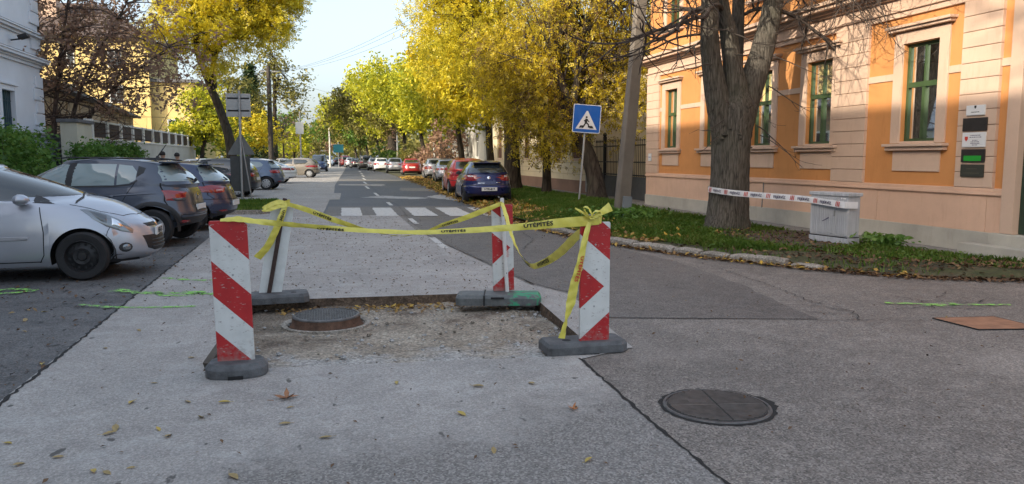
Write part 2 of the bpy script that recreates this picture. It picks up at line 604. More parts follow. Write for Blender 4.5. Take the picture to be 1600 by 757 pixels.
worn_zone(m, lambda nt, x, y: math_n(nt, 'MULTIPLY_ADD', x, 1.5, -2.6), (0.085, 0.066, 0.05), 2.2, 45)
grid_surface('pit_floor', 60, 60, pit_fn, m)

def pebble(rad):
    vs, fs = [], []
    for (r, z) in ((0.55, -0.4), (1, 0.05), (0.5, 0.6)):
        for k in range(5):
            t = 2 * math.pi * k / 5 + z
            s = rad * random.uniform(0.75, 1.2)
            vs.append(Vector((r * s * math.cos(t), r * s * math.sin(t), z * rad * random.uniform(0.7, 1.1))))
    for i in range(2):
        for k in range(5):
            fs.append((i * 5 + k, i * 5 + (k + 1) % 5, i * 5 + 5 + (k + 1) % 5, i * 5 + 5 + k))
    fs += [(10, 11, 12, 13, 14)]
    return vs, fs
mb = MB()
for i in range(620):
    u, v = random.random(), random.random()
    if random.random() < 0.45:
        u = 1 - abs(random.gauss(0, 0.09)); u = min(max(u, 0.02), 0.985)
    a = Vector(PIT[3]).lerp(Vector(PIT[2]), u); bb = Vector(PIT[0]).lerp(Vector(PIT[1]), u)
    p = a.lerp(bb, v)
    r = min(0.028, 0.005 + random.expovariate(160))
    vs, fs = pebble(r)
    mb.add([(q.x + p.x, q.y + p.y, q.z + pit_z(u, v) + 0.3 * r) for q in vs], fs, random.choice((0, 0, 1)))
mb.build('rubble', [M['patch'], M['dirt']], smooth=None)['kind'] = 'stuff'

# far parking strip in pale concrete, dark crossing, patches
PB = [(0.0, 20.9), (0.12, 24), (0.3, 29.05), (0.67, 29.05), (0.85, 34.3), (0.55, 34.3), (0.75, 43.7), (2.5, 87), (4.2, 130)]
sheet('parking_strip', [(-16, 20.9)] + PB + [(-16, 130)], -0.001, M['concrete_far'])
zb_ = sheet('crossing_band', [(0.06, 20.95), (0.22, 24.9), (4.9, 24.1), (4.75, 19.9), (2.02, 20.55), (2.0, 20.92)], 0.0, M['asphalt_new'])
stripes = [(0.50, 1.05), (1.42, 1.98), (2.38, 3.0), (3.3, 3.95), (4.25, 4.8)]
for i, (x0, x1) in enumerate(stripes):
    y0, y1 = 20.95 - 0.27 * x0, 24.28 - 0.22 * x0
    n = 14
    vs, fs = [], []
    for k in range(n + 1):
        t = k / n
        j = 0.02
        vs += [(x0 + random.uniform(-j, j) + 0.1 * t, y0 + (y1 - y0) * t, 0.005), (x1 + random.uniform(-j, j) + 0.1 * t, y0 + (y1 - y0) * t - 0.1, 0.005)]
    fs = [(2 * k, 2 * k + 1, 2 * k + 3, 2 * k + 2) for k in range(n)]
    link_mesh('zebra_stripe', vs, fs, M['roadpaint'], zb_)
dash_parent = bpy.data.objects['road']
for (y0, y1, x) in [(12.95, 14.75, 2.04), (17.9, 19.5, 2.15), (25.0, 26.8, 2.2), (31.4, 34, 2.24), (38.6, 42, 2.3), (46, 49.5, 2.6), (54, 58, 3.0), (63, 67, 3.4), (72, 76, 3.75), (82, 87, 4.1)]:
    link_mesh('lane_dash', [(x - 0.06, y0, 0.0055), (x + 0.06, y0, 0.0055), (x + 0.085, y1, 0.0055), (x - 0.035, y1, 0.0055)], [(0, 1, 2, 3)], M['roadpaint'], dash_parent)

def rag(name, pts, z, mat, jit=0.05, step=0.25, parent=None, kind='structure'):
    """flat patch with a ragged outline"""
    out = []
    for p in resample([(x, y, 0) for x, y in pts], step):
        out.append((p.x + random.uniform(-jit, jit), p.y + random.uniform(-jit, jit), z))
    o = link_mesh(name, out, [tuple(range(len(out)))], mat, parent)
    if kind and parent is None:
        o['kind'] = kind
    return o
rag('asphalt_patch', [(2.55, 6.95), (4.6, 6.36), (4.75, 7.2), (5.0, 8.4), (5.15, 10.4), (4.95, 12.2), (4.5, 17.0), (4.5, 19.8), (2.12, 20.3), (2.08, 16.5), (2.2, 13.8), (2.5, 9.2), (2.78, 8.3)], -0.003, M['asphalt_new'], 0.03, 0.3)
rag('road_patch', [(1.5, 30.3), (3.4, 28.6), (4.1, 29.4), (2.4, 31.6)], -0.001, M['patch'], 0.12)
rag('road_patch', [(4.0, 30.0), (5.05, 26.0), (5.15, 29.5), (4.8, 32)], -0.001, M['patch'], 0.12)
rag('road_patch', [(0.95, 44), (3.3, 42), (3.6, 45), (1.1, 46)], -0.001, M['concrete_far'], 0.1)
rag('road_patch', [(3.6, 36), (5.1, 35), (5.3, 39), (3.9, 39.5)], -0.001, M['asphalt'], 0.1)
rag('road_patch', [(1.0, 52), (5.6, 50), (5.9, 53), (1.3, 56)], -0.001, M['asphalt'], 0.1)

# lighter dusty concrete in front of the pit, right of it and by the right barrier
def crackline(name, pts, w, z=0.004, jit=0.02, step=0.06):
    path = []
    for a, b in zip(pts, pts[1:]):
        n = max(1, int((Vector(b) - Vector(a)).length / step))
        for i in range(n):
            path.append(Vector(a).lerp(Vector(b), i / n))
    path.append(Vector(pts[-1]))
    vs = []
    for i, p in enumerate(path):
        d = (path[min(i + 1, len(path) - 1)] - path[max(0, i - 1)]).normalized()
        nr = Vector((-d.y, d.x))
        p = p + nr * random.uniform(-jit, jit)
        ww = w * random.uniform(0.35, 1.2) * 0.5
        vs += [(p.x - nr.x * ww, p.y - nr.y * ww, z), (p.x + nr.x * ww, p.y + nr.y * ww, z)]
    fs = [(2 * i, 2 * i + 1, 2 * i + 3, 2 * i + 2) for i in range(len(path) - 1)]
    o = link_mesh(name, vs, fs, M['crack'])
    o['kind'] = 'structure'
    return o
crackline('road_crack', [(1.91, 5.52), (1.86, 4.2), (1.84, 3.16), (1.83, -2)], 0.026, jit=0.008)
crackline('road_crack', [(2.5, 8.95), (2.12, 13.8), (1.97, 16.5)], 0.02, jit=0.01, step=0.2)
crackline('road_crack', [(-2.01, -3), (-2.0, 5.3), (-2.06, 9), (-2.12, 14.3)], 0.03, jit=0.015)
crackline('road_crack', [(2.62, 6.92), (4.96, 6.23), (5.9, 5.9)], 0.012, jit=0.01)
crackline('road_crack', [(4.96, 6.23), (5.2, 6.6), (5.12, 7.2), (5.3, 8.26), (5.42, 10.3)], 0.012, jit=0.03)
for a in [[(5.2, 6.6), (5.0, 6.95), (4.6, 7.05)], [(5.0, 6.5), (4.7, 6.7)], [(6.1, 6.5), (6.3, 6.9), (6.2, 7.2)], [(6.3, 6.9), (6.8, 6.7), (7.0, 6.8)], [(5.7, 6.6), (6.2, 6.55), (6.6, 6.4)], [(6.6, 7.0), (7.0, 7.3)],
          [(2.2, 20.4), (2.4, 25), (2.35, 32), (2.7, 45)], [(0.4, 26), (1.5, 26.3), (4, 27)], [(3.3, 12.5), (3.9, 14), (4.2, 17)]]:
    crackline('road_crack', a, 0.014, jit=0.03)

def spray(pts, w):
    path = smooth_path([(x, y, 0) for x, y in pts], 24)
    vs = []
    for i, p in enumerate(path):
        d = path[min(i + 1, 23)] - path[max(0, i - 1)]
        d.normalize()
        ww = w * random.uniform(0.5, 1.3) * 0.5
        vs += [(p.x + d.y * ww, p.y - d.x * ww, 0.006), (p.x - d.y * ww, p.y + d.x * ww, 0.006)]
    o = link_mesh('spray_mark', vs, [(2 * i, 2 * i + 1, 2 * i + 3, 2 * i + 2) for i in range(23)], M['spray'])
    o['kind'] = 'structure'
for pts, w in [([(-3.9, 9.95), (-3.55, 9.8), (-3.3, 9.95), (-3.6, 10.1), (-3.8, 9.9)], 0.12), ([(-2.4, 9.75), (-1.9, 9.4), (-1.5, 9.3), (-1.2, 9.2)], 0.15),
               ([(-1.9, 9.5), (-1.75, 9.25), (-1.5, 9.15), (-1.35, 9.35), (-1.6, 9.4)], 0.1), ([(-2.5, 8.85), (-2.1, 8.6), (-1.7, 8.5), (-1.3, 8.45)], 0.07),
               ([(-2.0, 10.6), (-1.6, 10.3), (-1.2, 10.2)], 0.09), ([(5.82, 6.89), (6.3, 6.67), (6.7, 6.56), (7.03, 6.47)], 0.07), ([(6.1, 6.7), (6.3, 6.6), (6.5, 6.66), (6.4, 6.74)], 0.05)]:
    spray(pts, w)

# steel plate let into the side street
pl = thing('steel_plate', 'rusty orange steel cover plate let into the asphalt at the right edge', 'cover plate')
sheet('plate', [(5.72, 6.12), (6.35, 6.03), (6.35, 5.48), (5.74, 5.6)], 0.004, simple('rusty_plate', (0.3, 0.15, 0.085), 0.75, var=0.3, vscale=8), pl, kind=None, depth=0.008)
fb = MB()
pts = [(5.72, 6.12), (6.35, 6.03), (6.35, 5.48), (5.74, 5.6)]
for a, b in zip(pts, pts[1:] + pts[:1]):
    fb.tube([(a[0], a[1], 0.0), (b[0], b[1], 0.0)], 0.006, 4)
fb.build('frame', M['crack'], pl)

# ------------------------------------------------------------------ verge, kerb, pavement
KERB = [(4.55, 18.6), (4.72, 15.6), (5.02, 13.3), (5.5, 11.6), (6.2, 10.15), (7.2, 8.65), (8.6, 7.85), (12.0, 7.2), (20, 6.6), (60, 6)]
INNER = [(9.3, 23.0), (9.25, 18.0), (9.25, 14.6), (9.25, 12.6), (9.3, 11.0), (9.35, 9.9), (9.8, 9.0), (12.2, 8.4), (20, 7.8), (60, 7.2)]
FARE = [(4.55, 18.6), (4.7, 22), (5.0, 30), (5.4, 40), (6.0, 60), (6.3, 80), (5.6, 100), (5.0, 130), (12, 260)]
FARI = [(9.3, 23.0), (9.3, 26), (9.5, 34), (10.0, 44), (10.5, 64), (11.5, 84), (12, 104), (14, 134), (24, 262)]
def hill(x, y):
    return 0.018 * math.sin(x * 3.1 + 1) * math.sin(y * 2.3) + 0.012 * math.sin(x * 7 + y * 5)
def lerp2(L, t):
    n = len(L) - 1
    i = min(int(t * n), n - 1)
    return Vector(L[i]).lerp(Vector(L[i + 1]), t * n - i)
def near_verge(t, v):
    p = lerp2(KERB, t).lerp(lerp2(INNER, t), v)
    e = min(1, 4 * v) * min(1, 6 * (1 - v))
    ram = min(1.0, 0.08 + v * 7) if p.x > 6.5 and v < 0.14 else 1.0
    return Vector((p.x, p.y, (0.085 - 0.045 * v) * ram + hill(p.x, p.y) * e))
def far_verge(t, v):
    p = lerp2(FARE, t).lerp(lerp2(FARI, t), v)
    e = min(1, 3 * v) * min(1, 4 * (1 - v))
    return Vector((p.x, p.y, 0.012 + (0.03 if v > 0.02 else 0) + 0.06 * max(0, min(1, (v - 0.3) * 3)) - 0.06 * max(0, (v - 0.9) * 10) * 0.6 + hill(p.x, p.y) * e * 0.6))
m, nt, b = new_mat('verge_soil')
v = coords(nt)
f = noise(nt, v, 1.4, 7, 0.65)
f2 = noise(nt, v, 12, 6, 0.7)
c = ramp(nt, f, [(0.35, (0.05, 0.042, 0.026)), (0.5, (0.055, 0.062, 0.022)), (0.65, (0.095, 0.075, 0.048))])
c = mixc(nt, 0.6, c, ramp(nt, f2, [(0.3, 0.5), (0.7, 1.5)]), 'MULTIPLY')
nt.links.new(c, b.inputs['Base Color'])
b.inputs['Roughness'].default_value = 0.95
bump(nt, b, f2, 0.7, 0.03)
M['verge'] = m
grid_surface('verge', 90, 16, lambda u, v: near_verge(u, v), M['verge'])
grid_surface('verge', 60, 14, lambda u, v: far_verge(u, v), M['verge'])
grid_surface('pavement', 40, 4, lambda u, v: Vector((*(lerp2([(x - 0.06, y) for x, y in INNER], u).lerp(lerp2([(12, 24), (12, 18), (12, 14.6), (12, 12.6), (12, 11), (12, 10.6), (13, 10.4), (14, 10.2), (20, 10), (60, 9.6)], u), v)), 0.025)), M['sidewalk'])
grid_surface('pavement', 40, 4, lambda u, v: Vector((*(lerp2([(x - 0.06, y) for x, y in FARI], u).lerp(lerp2([(x + 2.2, y) for x, y in FARI], u), v)), 0.03)), M['sidewalk'])
# bare trodden soil under the big tree
rag('bare_soil', [(8.3, 14.1), (9.1, 14.3), (9.6, 13.4), (9.6, 11.9), (8.6, 11.2), (7.7, 11.5), (7.6, 12.4), (7.9, 13.3)], 0.064, M['soil'], 0.12, 0.3)

kerb = thing('kerb', 'weathered pale kerb stones edging the grass at the street corner', 'kerb', (0, 0, 0))
KP = smooth_path([(x, y, 0) for x, y in KERB[:8]], 160)
acc, cum = 0, [0]
for a, b in zip(KP, KP[1:]):
    acc += (b - a).length
    cum.append(acc)
def kerb_at(s):
    i = int(np.searchsorted(cum, s)) - 1
    i = max(0, min(i, len(KP) - 2))
    t = (s - cum[i]) / max(1e-6, cum[i + 1] - cum[i])
    return KP[i].lerp(KP[i + 1], t), (KP[i + 1] - KP[i]).normalized()
s = 2.3
while s < 12.0:
    if kerb_at(s)[0].x > 6.6:
        break
    L = random.choice((0.42, 0.5, 0.75, 0.95)) if s < 7.5 else random.choice((0.5, 0.9))
    p, d = kerb_at(s + L / 2)
    up = random.uniform(-0.015, 0.012) - (0.0 if s < 9.0 else 0.05)
    mbk = MB()
    hw = 0.095
    vs = []
    n = 5
    for i in range(n + 1):
        t = -L / 2 + 0.012 + (L - 0.024) * i / n
        e = 0.02 if i in (0, n) else 0
        for (w, z) in ((-hw, -0.2), (-hw, 0.075 - e), (-hw + 0.03, 0.105 - e), (hw - 0.02, 0.108 - e), (hw, 0.08 - e), (hw, -0.2)):
            jj = random.uniform(-0.005, 0.005)
            vs.append((p.x + d.x * t - d.y * (w + jj), p.y + d.y * t + d.x * (w + jj), z + up + random.uniform(-0.004, 0.004)))
    fs = [(i * 6 + k, i * 6 + k + 1, i * 6 + 7 + k, i * 6 + 6 + k) for i in range(n) for k in range(5)] + [(0, 1, 2, 3, 4, 5), tuple(n * 6 + k for k in range(5, -1, -1))]
    mbk.add(vs, fs)
    mbk.build('kerb_stone', M['stone'], kerb, smooth=40)
    s += L + random.uniform(0.0, 0.03)

# small kerbed island on the left where the rear-facing signs stand
isl = [(-4.6, 22.2), (-1.6, 22.0), (-1.15, 22.6), (-1.35, 27.0), (-1.9, 27.6), (-4.6, 27.6)]
ko = thing('kerb', 'low concrete kerb round the small grass island at the parked cars', 'kerb')
for a, b in zip(isl, isl[1:] + isl[:1]):
    a, b = Vector(a), Vector(b)
    n = max(1, int((b - a).length / 1.0))
    for i in range(n):
        p, q = a.lerp(b, i / n), a.lerp(b, (i + 1) / n)
        d = (q - p).normalized()
        nr = Vector((-d.y, d.x)) * 0.09
        mk = MB()
        mk.prism([tuple(p + nr * 0 + d * 0.01), tuple(q - d * 0.01), tuple(q - d * 0.01 + nr * 1.6), tuple(p + d * 0.01 + nr * 1.6)], -0.1, 0.11)
        mk.build('kerb_stone', M['stone'], ko)
sheet('island_soil', [(-4.5, 22.3), (-1.7, 22.12), (-1.28, 22.7), (-1.46, 26.95), (-1.95, 27.5), (-4.5, 27.5)], 0.09, M['verge'])
# ------------------------------------------------------------------ striped warning boards round the pit
def stripe_mat(name, chevron):
    m, nt, b = new_mat(name)
    tc = nd(nt, "ShaderNodeTexCoord")
    sp = nd(nt, "ShaderNodeSeparateXYZ")
    nt.links.new(tc.outputs['Object'], sp.inputs[0])
    x, z = sp.outputs['X'], sp.outputs['Z']
    if chevron:
        d = math_n(nt, 'ABSOLUTE', math_n(nt, 'SUBTRACT', z, 0.475))
        q = math_n(nt, 'ADD', d, math_n(nt, 'MULTIPLY', x, 0.85))
        q = math_n(nt, 'ADD', q, 0.08)
    else:
        q = math_n(nt, 'SUBTRACT', math_n(nt, 'SUBTRACT', 1.0, z), x)
        q = math_n(nt, 'ADD', q, 0.24)
    fr = math_n(nt, 'FRACT', math_n(nt, 'MULTIPLY', q, 2.0))
    sel = math_n(nt, 'LESS_THAN', fr, 0.5)
    v = coords(nt)
    f = noise(nt, v, 8, 6, 0.6)
    red = ramp(nt, f, [(0.3, (0.36, 0.012, 0.016)), (0.7, (0.48, 0.02, 0.022))])
    wht = ramp(nt, f, [(0.3, (0.54, 0.55, 0.53)), (0.7, (0.66, 0.67, 0.65))])
    c = mixc(nt, sel, wht, red)
    # scratches and scuffs
    sc = coords(nt, (30, 30, 95), (0, 0.6, 0))
    n1 = noise(nt, sc, 1.0, 3, 0.5)
    c = mixc(nt, ramp(nt, n1, [(0.655, 0.0), (0.70, 0.75)]), c, (0.42, 0.38, 0.36))
    sc2 = coords(nt, (22, 22, 60), (0, -0.9, 0))
    n2 = noise(nt, sc2, 1.3, 3, 0.5)
    c = mixc(nt, ramp(nt, n2, [(0.67, 0.0), (0.71, 0.7)]), c, (0.16, 0.12, 0.11))
    low = ramp(nt, math_n(nt, 'ADD', math_n(nt, 'MULTIPLY', z, -3.0), math_n(nt, 'MULTIPLY', noise(nt, v, 25, 5), 1.4)), [(0.35, 0.0), (0.8, 0.6)])
    c = mixc(nt, low, c, (0.3, 0.25, 0.22))
    nt.links.new(c, b.inputs['Base Color'])
    b.inputs['Roughness'].default_value = 0.38
    return m
M['stripe'] = stripe_mat('red_white_stripes', False)
M['chevron'] = stripe_mat('red_white_chevrons', True)
M['boardback'] = simple('weathered_white_back', (0.64, 0.66, 0.64), 0.55, var=0.12, vscale=10)

def panel_shape(w, h, cut=0.03):
    c = cut
    return [(0.004, 0), (w, 0), (w, h - c * 0.3), (w - 0.006, h), (0.006, h), (0, h - c * 0.3), (0, 0.004)]

def board(w, h, mat, parent, loc, lean=0.0, thick=0.03):
    """upright board standing in X-Z, face towards -Y; object origin at its lower left corner"""
    mb = MB()
    mb.prism(panel_shape(w, h), -thick / 2, thick / 2, mat=Matrix(((1, 0, 0, 0), (0, 0, -1, 0), (0, 1, 0, 0), (0, 0, 0, 1))))
    o = mb.build('board', mat, parent, bevel=0.003)
    o.location = loc
    o.rotation_euler = (0, lean, 0)
    for (x, z) in ((w * 0.5, h * 0.82), (w * 0.47, h * 0.32), (w * 0.55, h * 0.62)):
        bs = MB()
        bs.lathe([(0.0, -0.004), (0.008, -0.0035), (0.008, 0.0)], 8, axis='Y', center=(x, -thick / 2, z), caps=False)
        bs.build('rivet', M['galv'], o)
    return o

# front left: oval foot
t = thing('warning_board', 'front left upright board with slanting red and white stripes on an oval black foot', 'road barrier', (-0.62, 5.72, 0), 0, 'warning boards round the dug-up patch')
fb = MB()
prof = [(0.98, 0.0), (1.0, 0.012), (1.0, 0.062), (0.99, 0.066), (0.86, 0.098), (0.84, 0.1), (0.0, 0.1)]
N = 18
vs, fs = [], []
for (k, z) in prof:
    for i in range(N):
        a = 2 * math.pi * i / N
        sx = math.copysign(abs(math.cos(a)) ** 0.75, math.cos(a)) * 0.215 * k
        sy = math.copysign(abs(math.sin(a)) ** 0.75, math.sin(a)) * 0.17 * k
        vs.append((sx, sy, z))
for j in range(len(prof) - 1):
    for i in range(N):
        fs.append((j * N + i, j * N + (i + 1) % N, (j + 1) * N + (i + 1) % N, (j + 1) * N + i))
fb.add(vs, fs)
ft = fb.build('foot', M['rubber'], t, bevel=0.004)
gb = MB()
gb.box(-0.045, -0.178, 0.002, 0.055, -0.15, 0.026)
gb.build('carry_slot', M['dark'], ft)
board(0.253, 1.02, M['stripe'], t, (-0.128, 0.0, 0.085), R(-1.2))
pb = MB()
pb.box(-0.03, 0.016, 0.08, 0.03, 0.05, 1.12)
pb.build('post', M['galv'], t)
# wooden wedge lying behind the foot
wd = MB()
wd.prism([(-0.03, 0), (0.03, 0), (0.03, 0.3), (-0.03, 0.34)], 0.0, 0.05)
w_o = tag(wd.build('wood_offcut', simple('old_wood', (0.1, 0.085, 0.07), 0.9, var=0.4), None, (-0.84, 5.9, 0.004)), 'short dark wood offcut leaning out behind the front left board foot', 'wood offcut')
w_o.rotation_euler = (R(28), 0, R(-24))

# front right: flat slab foot, chevrons
t = thing('warning_board', 'front right board with red chevrons on white, knotted with yellow tape', 'road barrier', (2.05, 5.72, 0), 0, 'warning boards round the dug-up patch')
def slab(w, d, h, chamfer, name, parent, rz=0.0, mat=None):
    mb = MB()
    o1 = [(-w / 2, -d / 2 + 0.03), (-w / 2 + 0.03, -d / 2), (w / 2 - 0.06, -d / 2), (w / 2, -d / 2 + 0.06), (w / 2, d / 2 - 0.03), (w / 2 - 0.03, d / 2), (-w / 2 + 0.03, d / 2), (-w / 2, d / 2 - 0.03)]
    n = len(o1)
    lv = [(1.0, 0.0), (1.0, h * 0.7), (1 - chamfer * 0.4, h), (1 - chamfer * 0.8, h + 0.001)]
    vs = [(x * k if abs(x) > 0 else 0, y * (1 - (1 - k) * 2.0), z) for k, z in lv for x, y in o1]
    fs = [(j * n + i, j * n + (i + 1) % n, (j + 1) * n + (i + 1) % n, (j + 1) * n + i) for j in range(len(lv) - 1) for i in range(n)] + [tuple(range(3 * n, 4 * n)), tuple(reversed(range(n)))]
    mb.add(vs, fs)
    o = mb.build(name, mat or M['rubber'], parent, bevel=0.004)
    o.rotation_euler = (0, 0, rz)
    return o
ft = slab(0.68, 0.32, 0.088, 0.14, 'foot', t)
ft.location = (-0.02, 0.06, 0)
gb = MB()
gb.lathe([(0.0, 0.0905), (0.035, 0.0905), (0.035, 0.08)], 14, center=(-0.15, -0.02, 0), caps=False)
gb.box(-0.02, -0.158, 0.03, 0.12, -0.14, 0.05)
gb.build('socket_hole', M['dark'], ft)
board(0.248, 0.99, M['chevron'], t, (-0.075, 0.0, 0.05), R(0.0))
pb = MB()
pb.box(0.0, 0.016, 0.05, 0.06, 0.05, 1.1)
pb.build('post', M['galv'], t)

# back right: board behind a white post, foot daubed with green paint
t = thing('warning_board', 'back right board with red chevrons behind a white post, its foot daubed with green paint', 'road barrier', (1.93, 8.15, -0.03), 0, 'warning boards round the dug-up patch')
def green_rubber():
    m, nt, b = new_mat('rubber_with_green_paint')
    v = coords(nt)
    sp = nd(nt, "ShaderNodeSeparateXYZ")
    nt.links.new(v, sp.inputs[0])
    f = noise(nt, v, 16, 6, 0.7)
    base = ramp(nt, f, [(0.3, (0.075, 0.083, 0.085)), (0.7, (0.15, 0.16, 0.16))])
    k = math_n(nt, 'ADD', math_n(nt, 'MULTIPLY', sp.outputs['X'], 2.2), f)
    sel = ramp(nt, k, [(0.78, 0.0), (0.9, 0.85)])
    st = ramp(nt, noise(nt, coords(nt, (5, 26, 5)), 1.0, 3), [(0.47, 0.0), (0.53, 1.0)])
    nt.links.new(mixc(nt, math_n(nt, 'MULTIPLY', sel, st), base, (0.02, 0.34, 0.16)), b.inputs['Base Color'])
    b.inputs['Roughness'].default_value = 0.6
    return m
ft = slab(0.92, 0.34, 0.11, 0.16, 'foot', t, R(-14), green_rubber())
ft.location = (-0.08, -0.1, -0.0)
gb = MB()
gb.box(-0.08, -0.19, 0.075, 0.06, -0.13, 0.092)
gb.box(-0.16, -0.2, 0.0, -0.145, 0.2, 0.1125)
gb.build('groove', M['dark'], ft)
board(0.235, 0.95, M['chevron'], t, (-0.118, 0.0, 0.115), R(-1.2))
pb = MB()
pb.tube([(0.03, -0.045, 0.09), (-0.03, -0.045, 1.14)], 0.022, 8)
po = pb.build('post', M['white'], t, smooth=40)
letter('lettering', 'ÚTÉPÍTÉS', 0.03, (0.012, -0.0685, 0.62), (0.05, 0, -1), (1, 0, 0.05), M['inkred'], po, 0.003)
pb = MB()
for z in (0.95, 0.32):
    pb.lathe([(0.0, -0.024), (0.006, -0.0235), (0.006, -0.018)], 8, axis='Y', center=(-0.03 + (1.14 - z) * 0.057, -0.045, z), caps=False)
pb.build('bolt_hole', M['dark'], po)

# back left: seen from behind, leaning, dark post
t = thing('warning_board', 'leaning back left board showing its plain white back and a rusty brown post', 'road barrier', (-0.52, 8.62, -0.01), 0, 'warning boards round the dug-up patch')
ft = slab(0.62, 0.34, 0.095, 0.12, 'foot', t, R(4))
ft.location = (0.05, 0.0, 0)
gb = MB()
gb.lathe([(0.0, 0.0965), (0.03, 0.0965), (0.03, 0.085)], 14, center=(0.15, -0.03, 0), caps=False)
gb.box(-0.2, -0.169, 0.035, -0.05, -0.15, 0.06)
gb.build('socket_hole', M['dark'], ft)
board(0.235, 0.985, M['boardback'], t, (-0.165, 0.045, 0.085), R(9.6))
pb = MB()
mt = Matrix.Translation((-0.065, 0.0, 0.05)) @ Matrix.Rotation(R(11.0), 4, 'Y')
pb.box(-0.022, -0.02, 0, 0.022, 0.024, 1.09, mat=mt)
pb.build('post', simple('brown_rusty_post', (0.05, 0.028, 0.022), 0.7, 0.2, var=0.4, vscale=20), t, bevel=0.004)

# ------------------------------------------------------------------ barrier tape
def ribbon(name, pts, widths, wdirs, mat, n=80, texts=(), parent=None, curl=0.0, back=None):
    """pts: control points; widths, wdirs: width and width direction at each control point.
    texts: (text, start, size, across 0..1, material) printed along the tape"""
    P = smooth_path(pts, n)
    K = len(pts)
    def at(arr, t):
        x = t * (K - 1)
        i = min(int(x), K - 2)
        return arr[i] * (1 - (x - i)) + arr[i + 1] * (x - i)
    W = []
    for k in range(n):
        t = k / (n - 1)
        d = (P[min(k + 1, n - 1)] - P[max(k - 1, 0)]).normalized()
        w = at([Vector(q) for q in wdirs], t)
        w = w - d * w.dot(d) * 0.9
        w = w.normalized() * at(list(widths), t)
        W.append((w, d.cross(w).normalized()))
    C = 4
    vs, fs = [], []
    for k in range(n):
        for c in range(C + 1):
            q = c / C - 0.5
            w, nn = W[k]
            vs.append(P[k] + w * q + nn * (curl * (0.25 - q * q) + 0.0028 * math.sin(k * 0.9 + c) * (1 if 2 < k < n - 3 else 0.2)))
    for k in range(n - 1):
        for c in range(C):
            a = k * (C + 1) + c
            fs.append((a, a + 1, a + C + 2, a + C + 1))
    o = link_mesh(name, vs, fs, mat, parent, smooth=80)
    cum = [0]
    for k in range(n - 1):
        cum.append(cum[-1] + (P[k + 1] - P[k]).length)
    for (txt, s0, size, across, tm) in texts:
        tv, tf = text_mesh(txt, size)
        for side in (1, -1):
            out = []
            for x, y in tv:
                s = s0 + x
                i = int(np.clip(np.searchsorted(cum, s) - 1, 0, n - 2))
                u = np.clip((s - cum[i]) / max(1e-6, cum[i + 1] - cum[i]), 0, 1)
                p = P[i].lerp(P[i + 1], u)
                w, nn = W[i][0].lerp(W[i + 1][0], u), W[i][1].lerp(W[i + 1][1], u)
                wl = max(w.length, 1e-6)
                q = (across - 0.5) + y / 0.085 if isinstance(across, float) else 0
                q = max(-0.5, min(0.5, q))
                out.append(p + w * q + nn * (curl * (0.25 - q * q) + side * 0.0095))
            nb = len(out)
            bold = [p + W[0][0].normalized() * 0.0 + Vector((0.004, 0, 0.0015)) for p in out] + [p + Vector((0.002, 0, -0.0015)) for p in out]
            link_mesh('lettering', out + bold, list(tf) + [tuple(i + nb for i in f) for f in tf] + [tuple(i + 2 * nb for i in f) for f in tf], tm, o)
    return o
UP = (0, 0, 1)
fr = [(-0.69, 5.70, 1.112), (-0.575, 5.69, 1.118), (-0.463, 5.70, 1.10), (-0.281, 5.70, 1.078), (-0.058, 5.70, 1.053), (0.26, 5.7, 1.02), (0.636, 5.7, 0.995), (0.927, 5.7, 0.995), (1.224, 5.7, 1.005), (1.529, 5.7, 1.02), (1.788, 5.7, 1.04), (1.994, 5.69, 1.052), (2.12, 5.69, 1.06)]
wf = [0.03, 0.045, 0.042, 0.042, 0.036, 0.036, 0.036, 0.04, 0.046, 0.056, 0.075, 0.08, 0.075]
wd_ = [(0, 0.7, 0.5), (0, 0.5, 0.8), (0, 0.6, 0.8), (0, -0.4, 0.9), (0, -0.5, 0.8), (0, 0.5, 0.85), (0, 0.5, 0.8), (0, 0.4, 0.8), (0, 0.3, 0.9), UP, UP, UP, UP]
tg = 'yellow barrier tape strung between the boards'
o = ribbon('barrier_tape', fr, wf, wd_, M['tapeY'], 130, [('ÚTÉPÍTÉS', 0.66, 0.046, 0.1, M['ink']), ('ÚTÉPÍTÉS', 1.56, 0.046, 0.25, M['ink']), ('ÚTÉPÍTÉS', 2.2, 0.058, 0.35, M['ink'])], curl=0.012)
tag(o, 'yellow tape stretched level across the front between the two front boards', 'barrier tape', tg)
bl = [(-0.369, 8.60, 1.054), (-0.15, 8.56, 0.985), (0.117, 8.52, 0.879), (0.386, 8.48, 0.787), (0.657, 8.45, 0.715), (0.861, 8.4, 0.694), (1.065, 8.35, 0.729), (1.27, 8.28, 0.813), (1.474, 8.2, 0.883), (1.678, 8.12, 0.967), (1.895, 8.06, 1.058)]
o = ribbon('barrier_tape', bl, [0.04, 0.058, 0.06, 0.05, 0.022, 0.014, 0.02, 0.045, 0.055, 0.058, 0.04], [UP, UP, UP, (0, -0.5, 0.8), (0, -0.9, 0.3), (0, -0.9, 0.25), (0, -0.7, 0.5), (0, -0.3, 0.9), UP, UP, UP], M['tapeY'], 110,
           [('ÚTÉPÍTÉS', 0.3, 0.05, 0.25, M['ink']), ('ÚTÉPÍTÉS', 1.75, 0.045, 0.25, M['ink'])], curl=0.01)
tag(o, 'yellow tape sagging in a vee between the two back boards', 'barrier tape', tg)
br = [(1.893, 8.07, 1.066), (1.893, 7.898, 0.95), (1.887, 7.676, 0.8), (1.892, 7.454, 0.659), (1.914, 7.232, 0.556), (1.931, 7.01, 0.517), (1.962, 6.788, 0.564), (2.0, 6.566, 0.645), (2.025, 6.344, 0.741), (2.04, 6.1, 0.86), (2.06, 5.79, 1.0)]
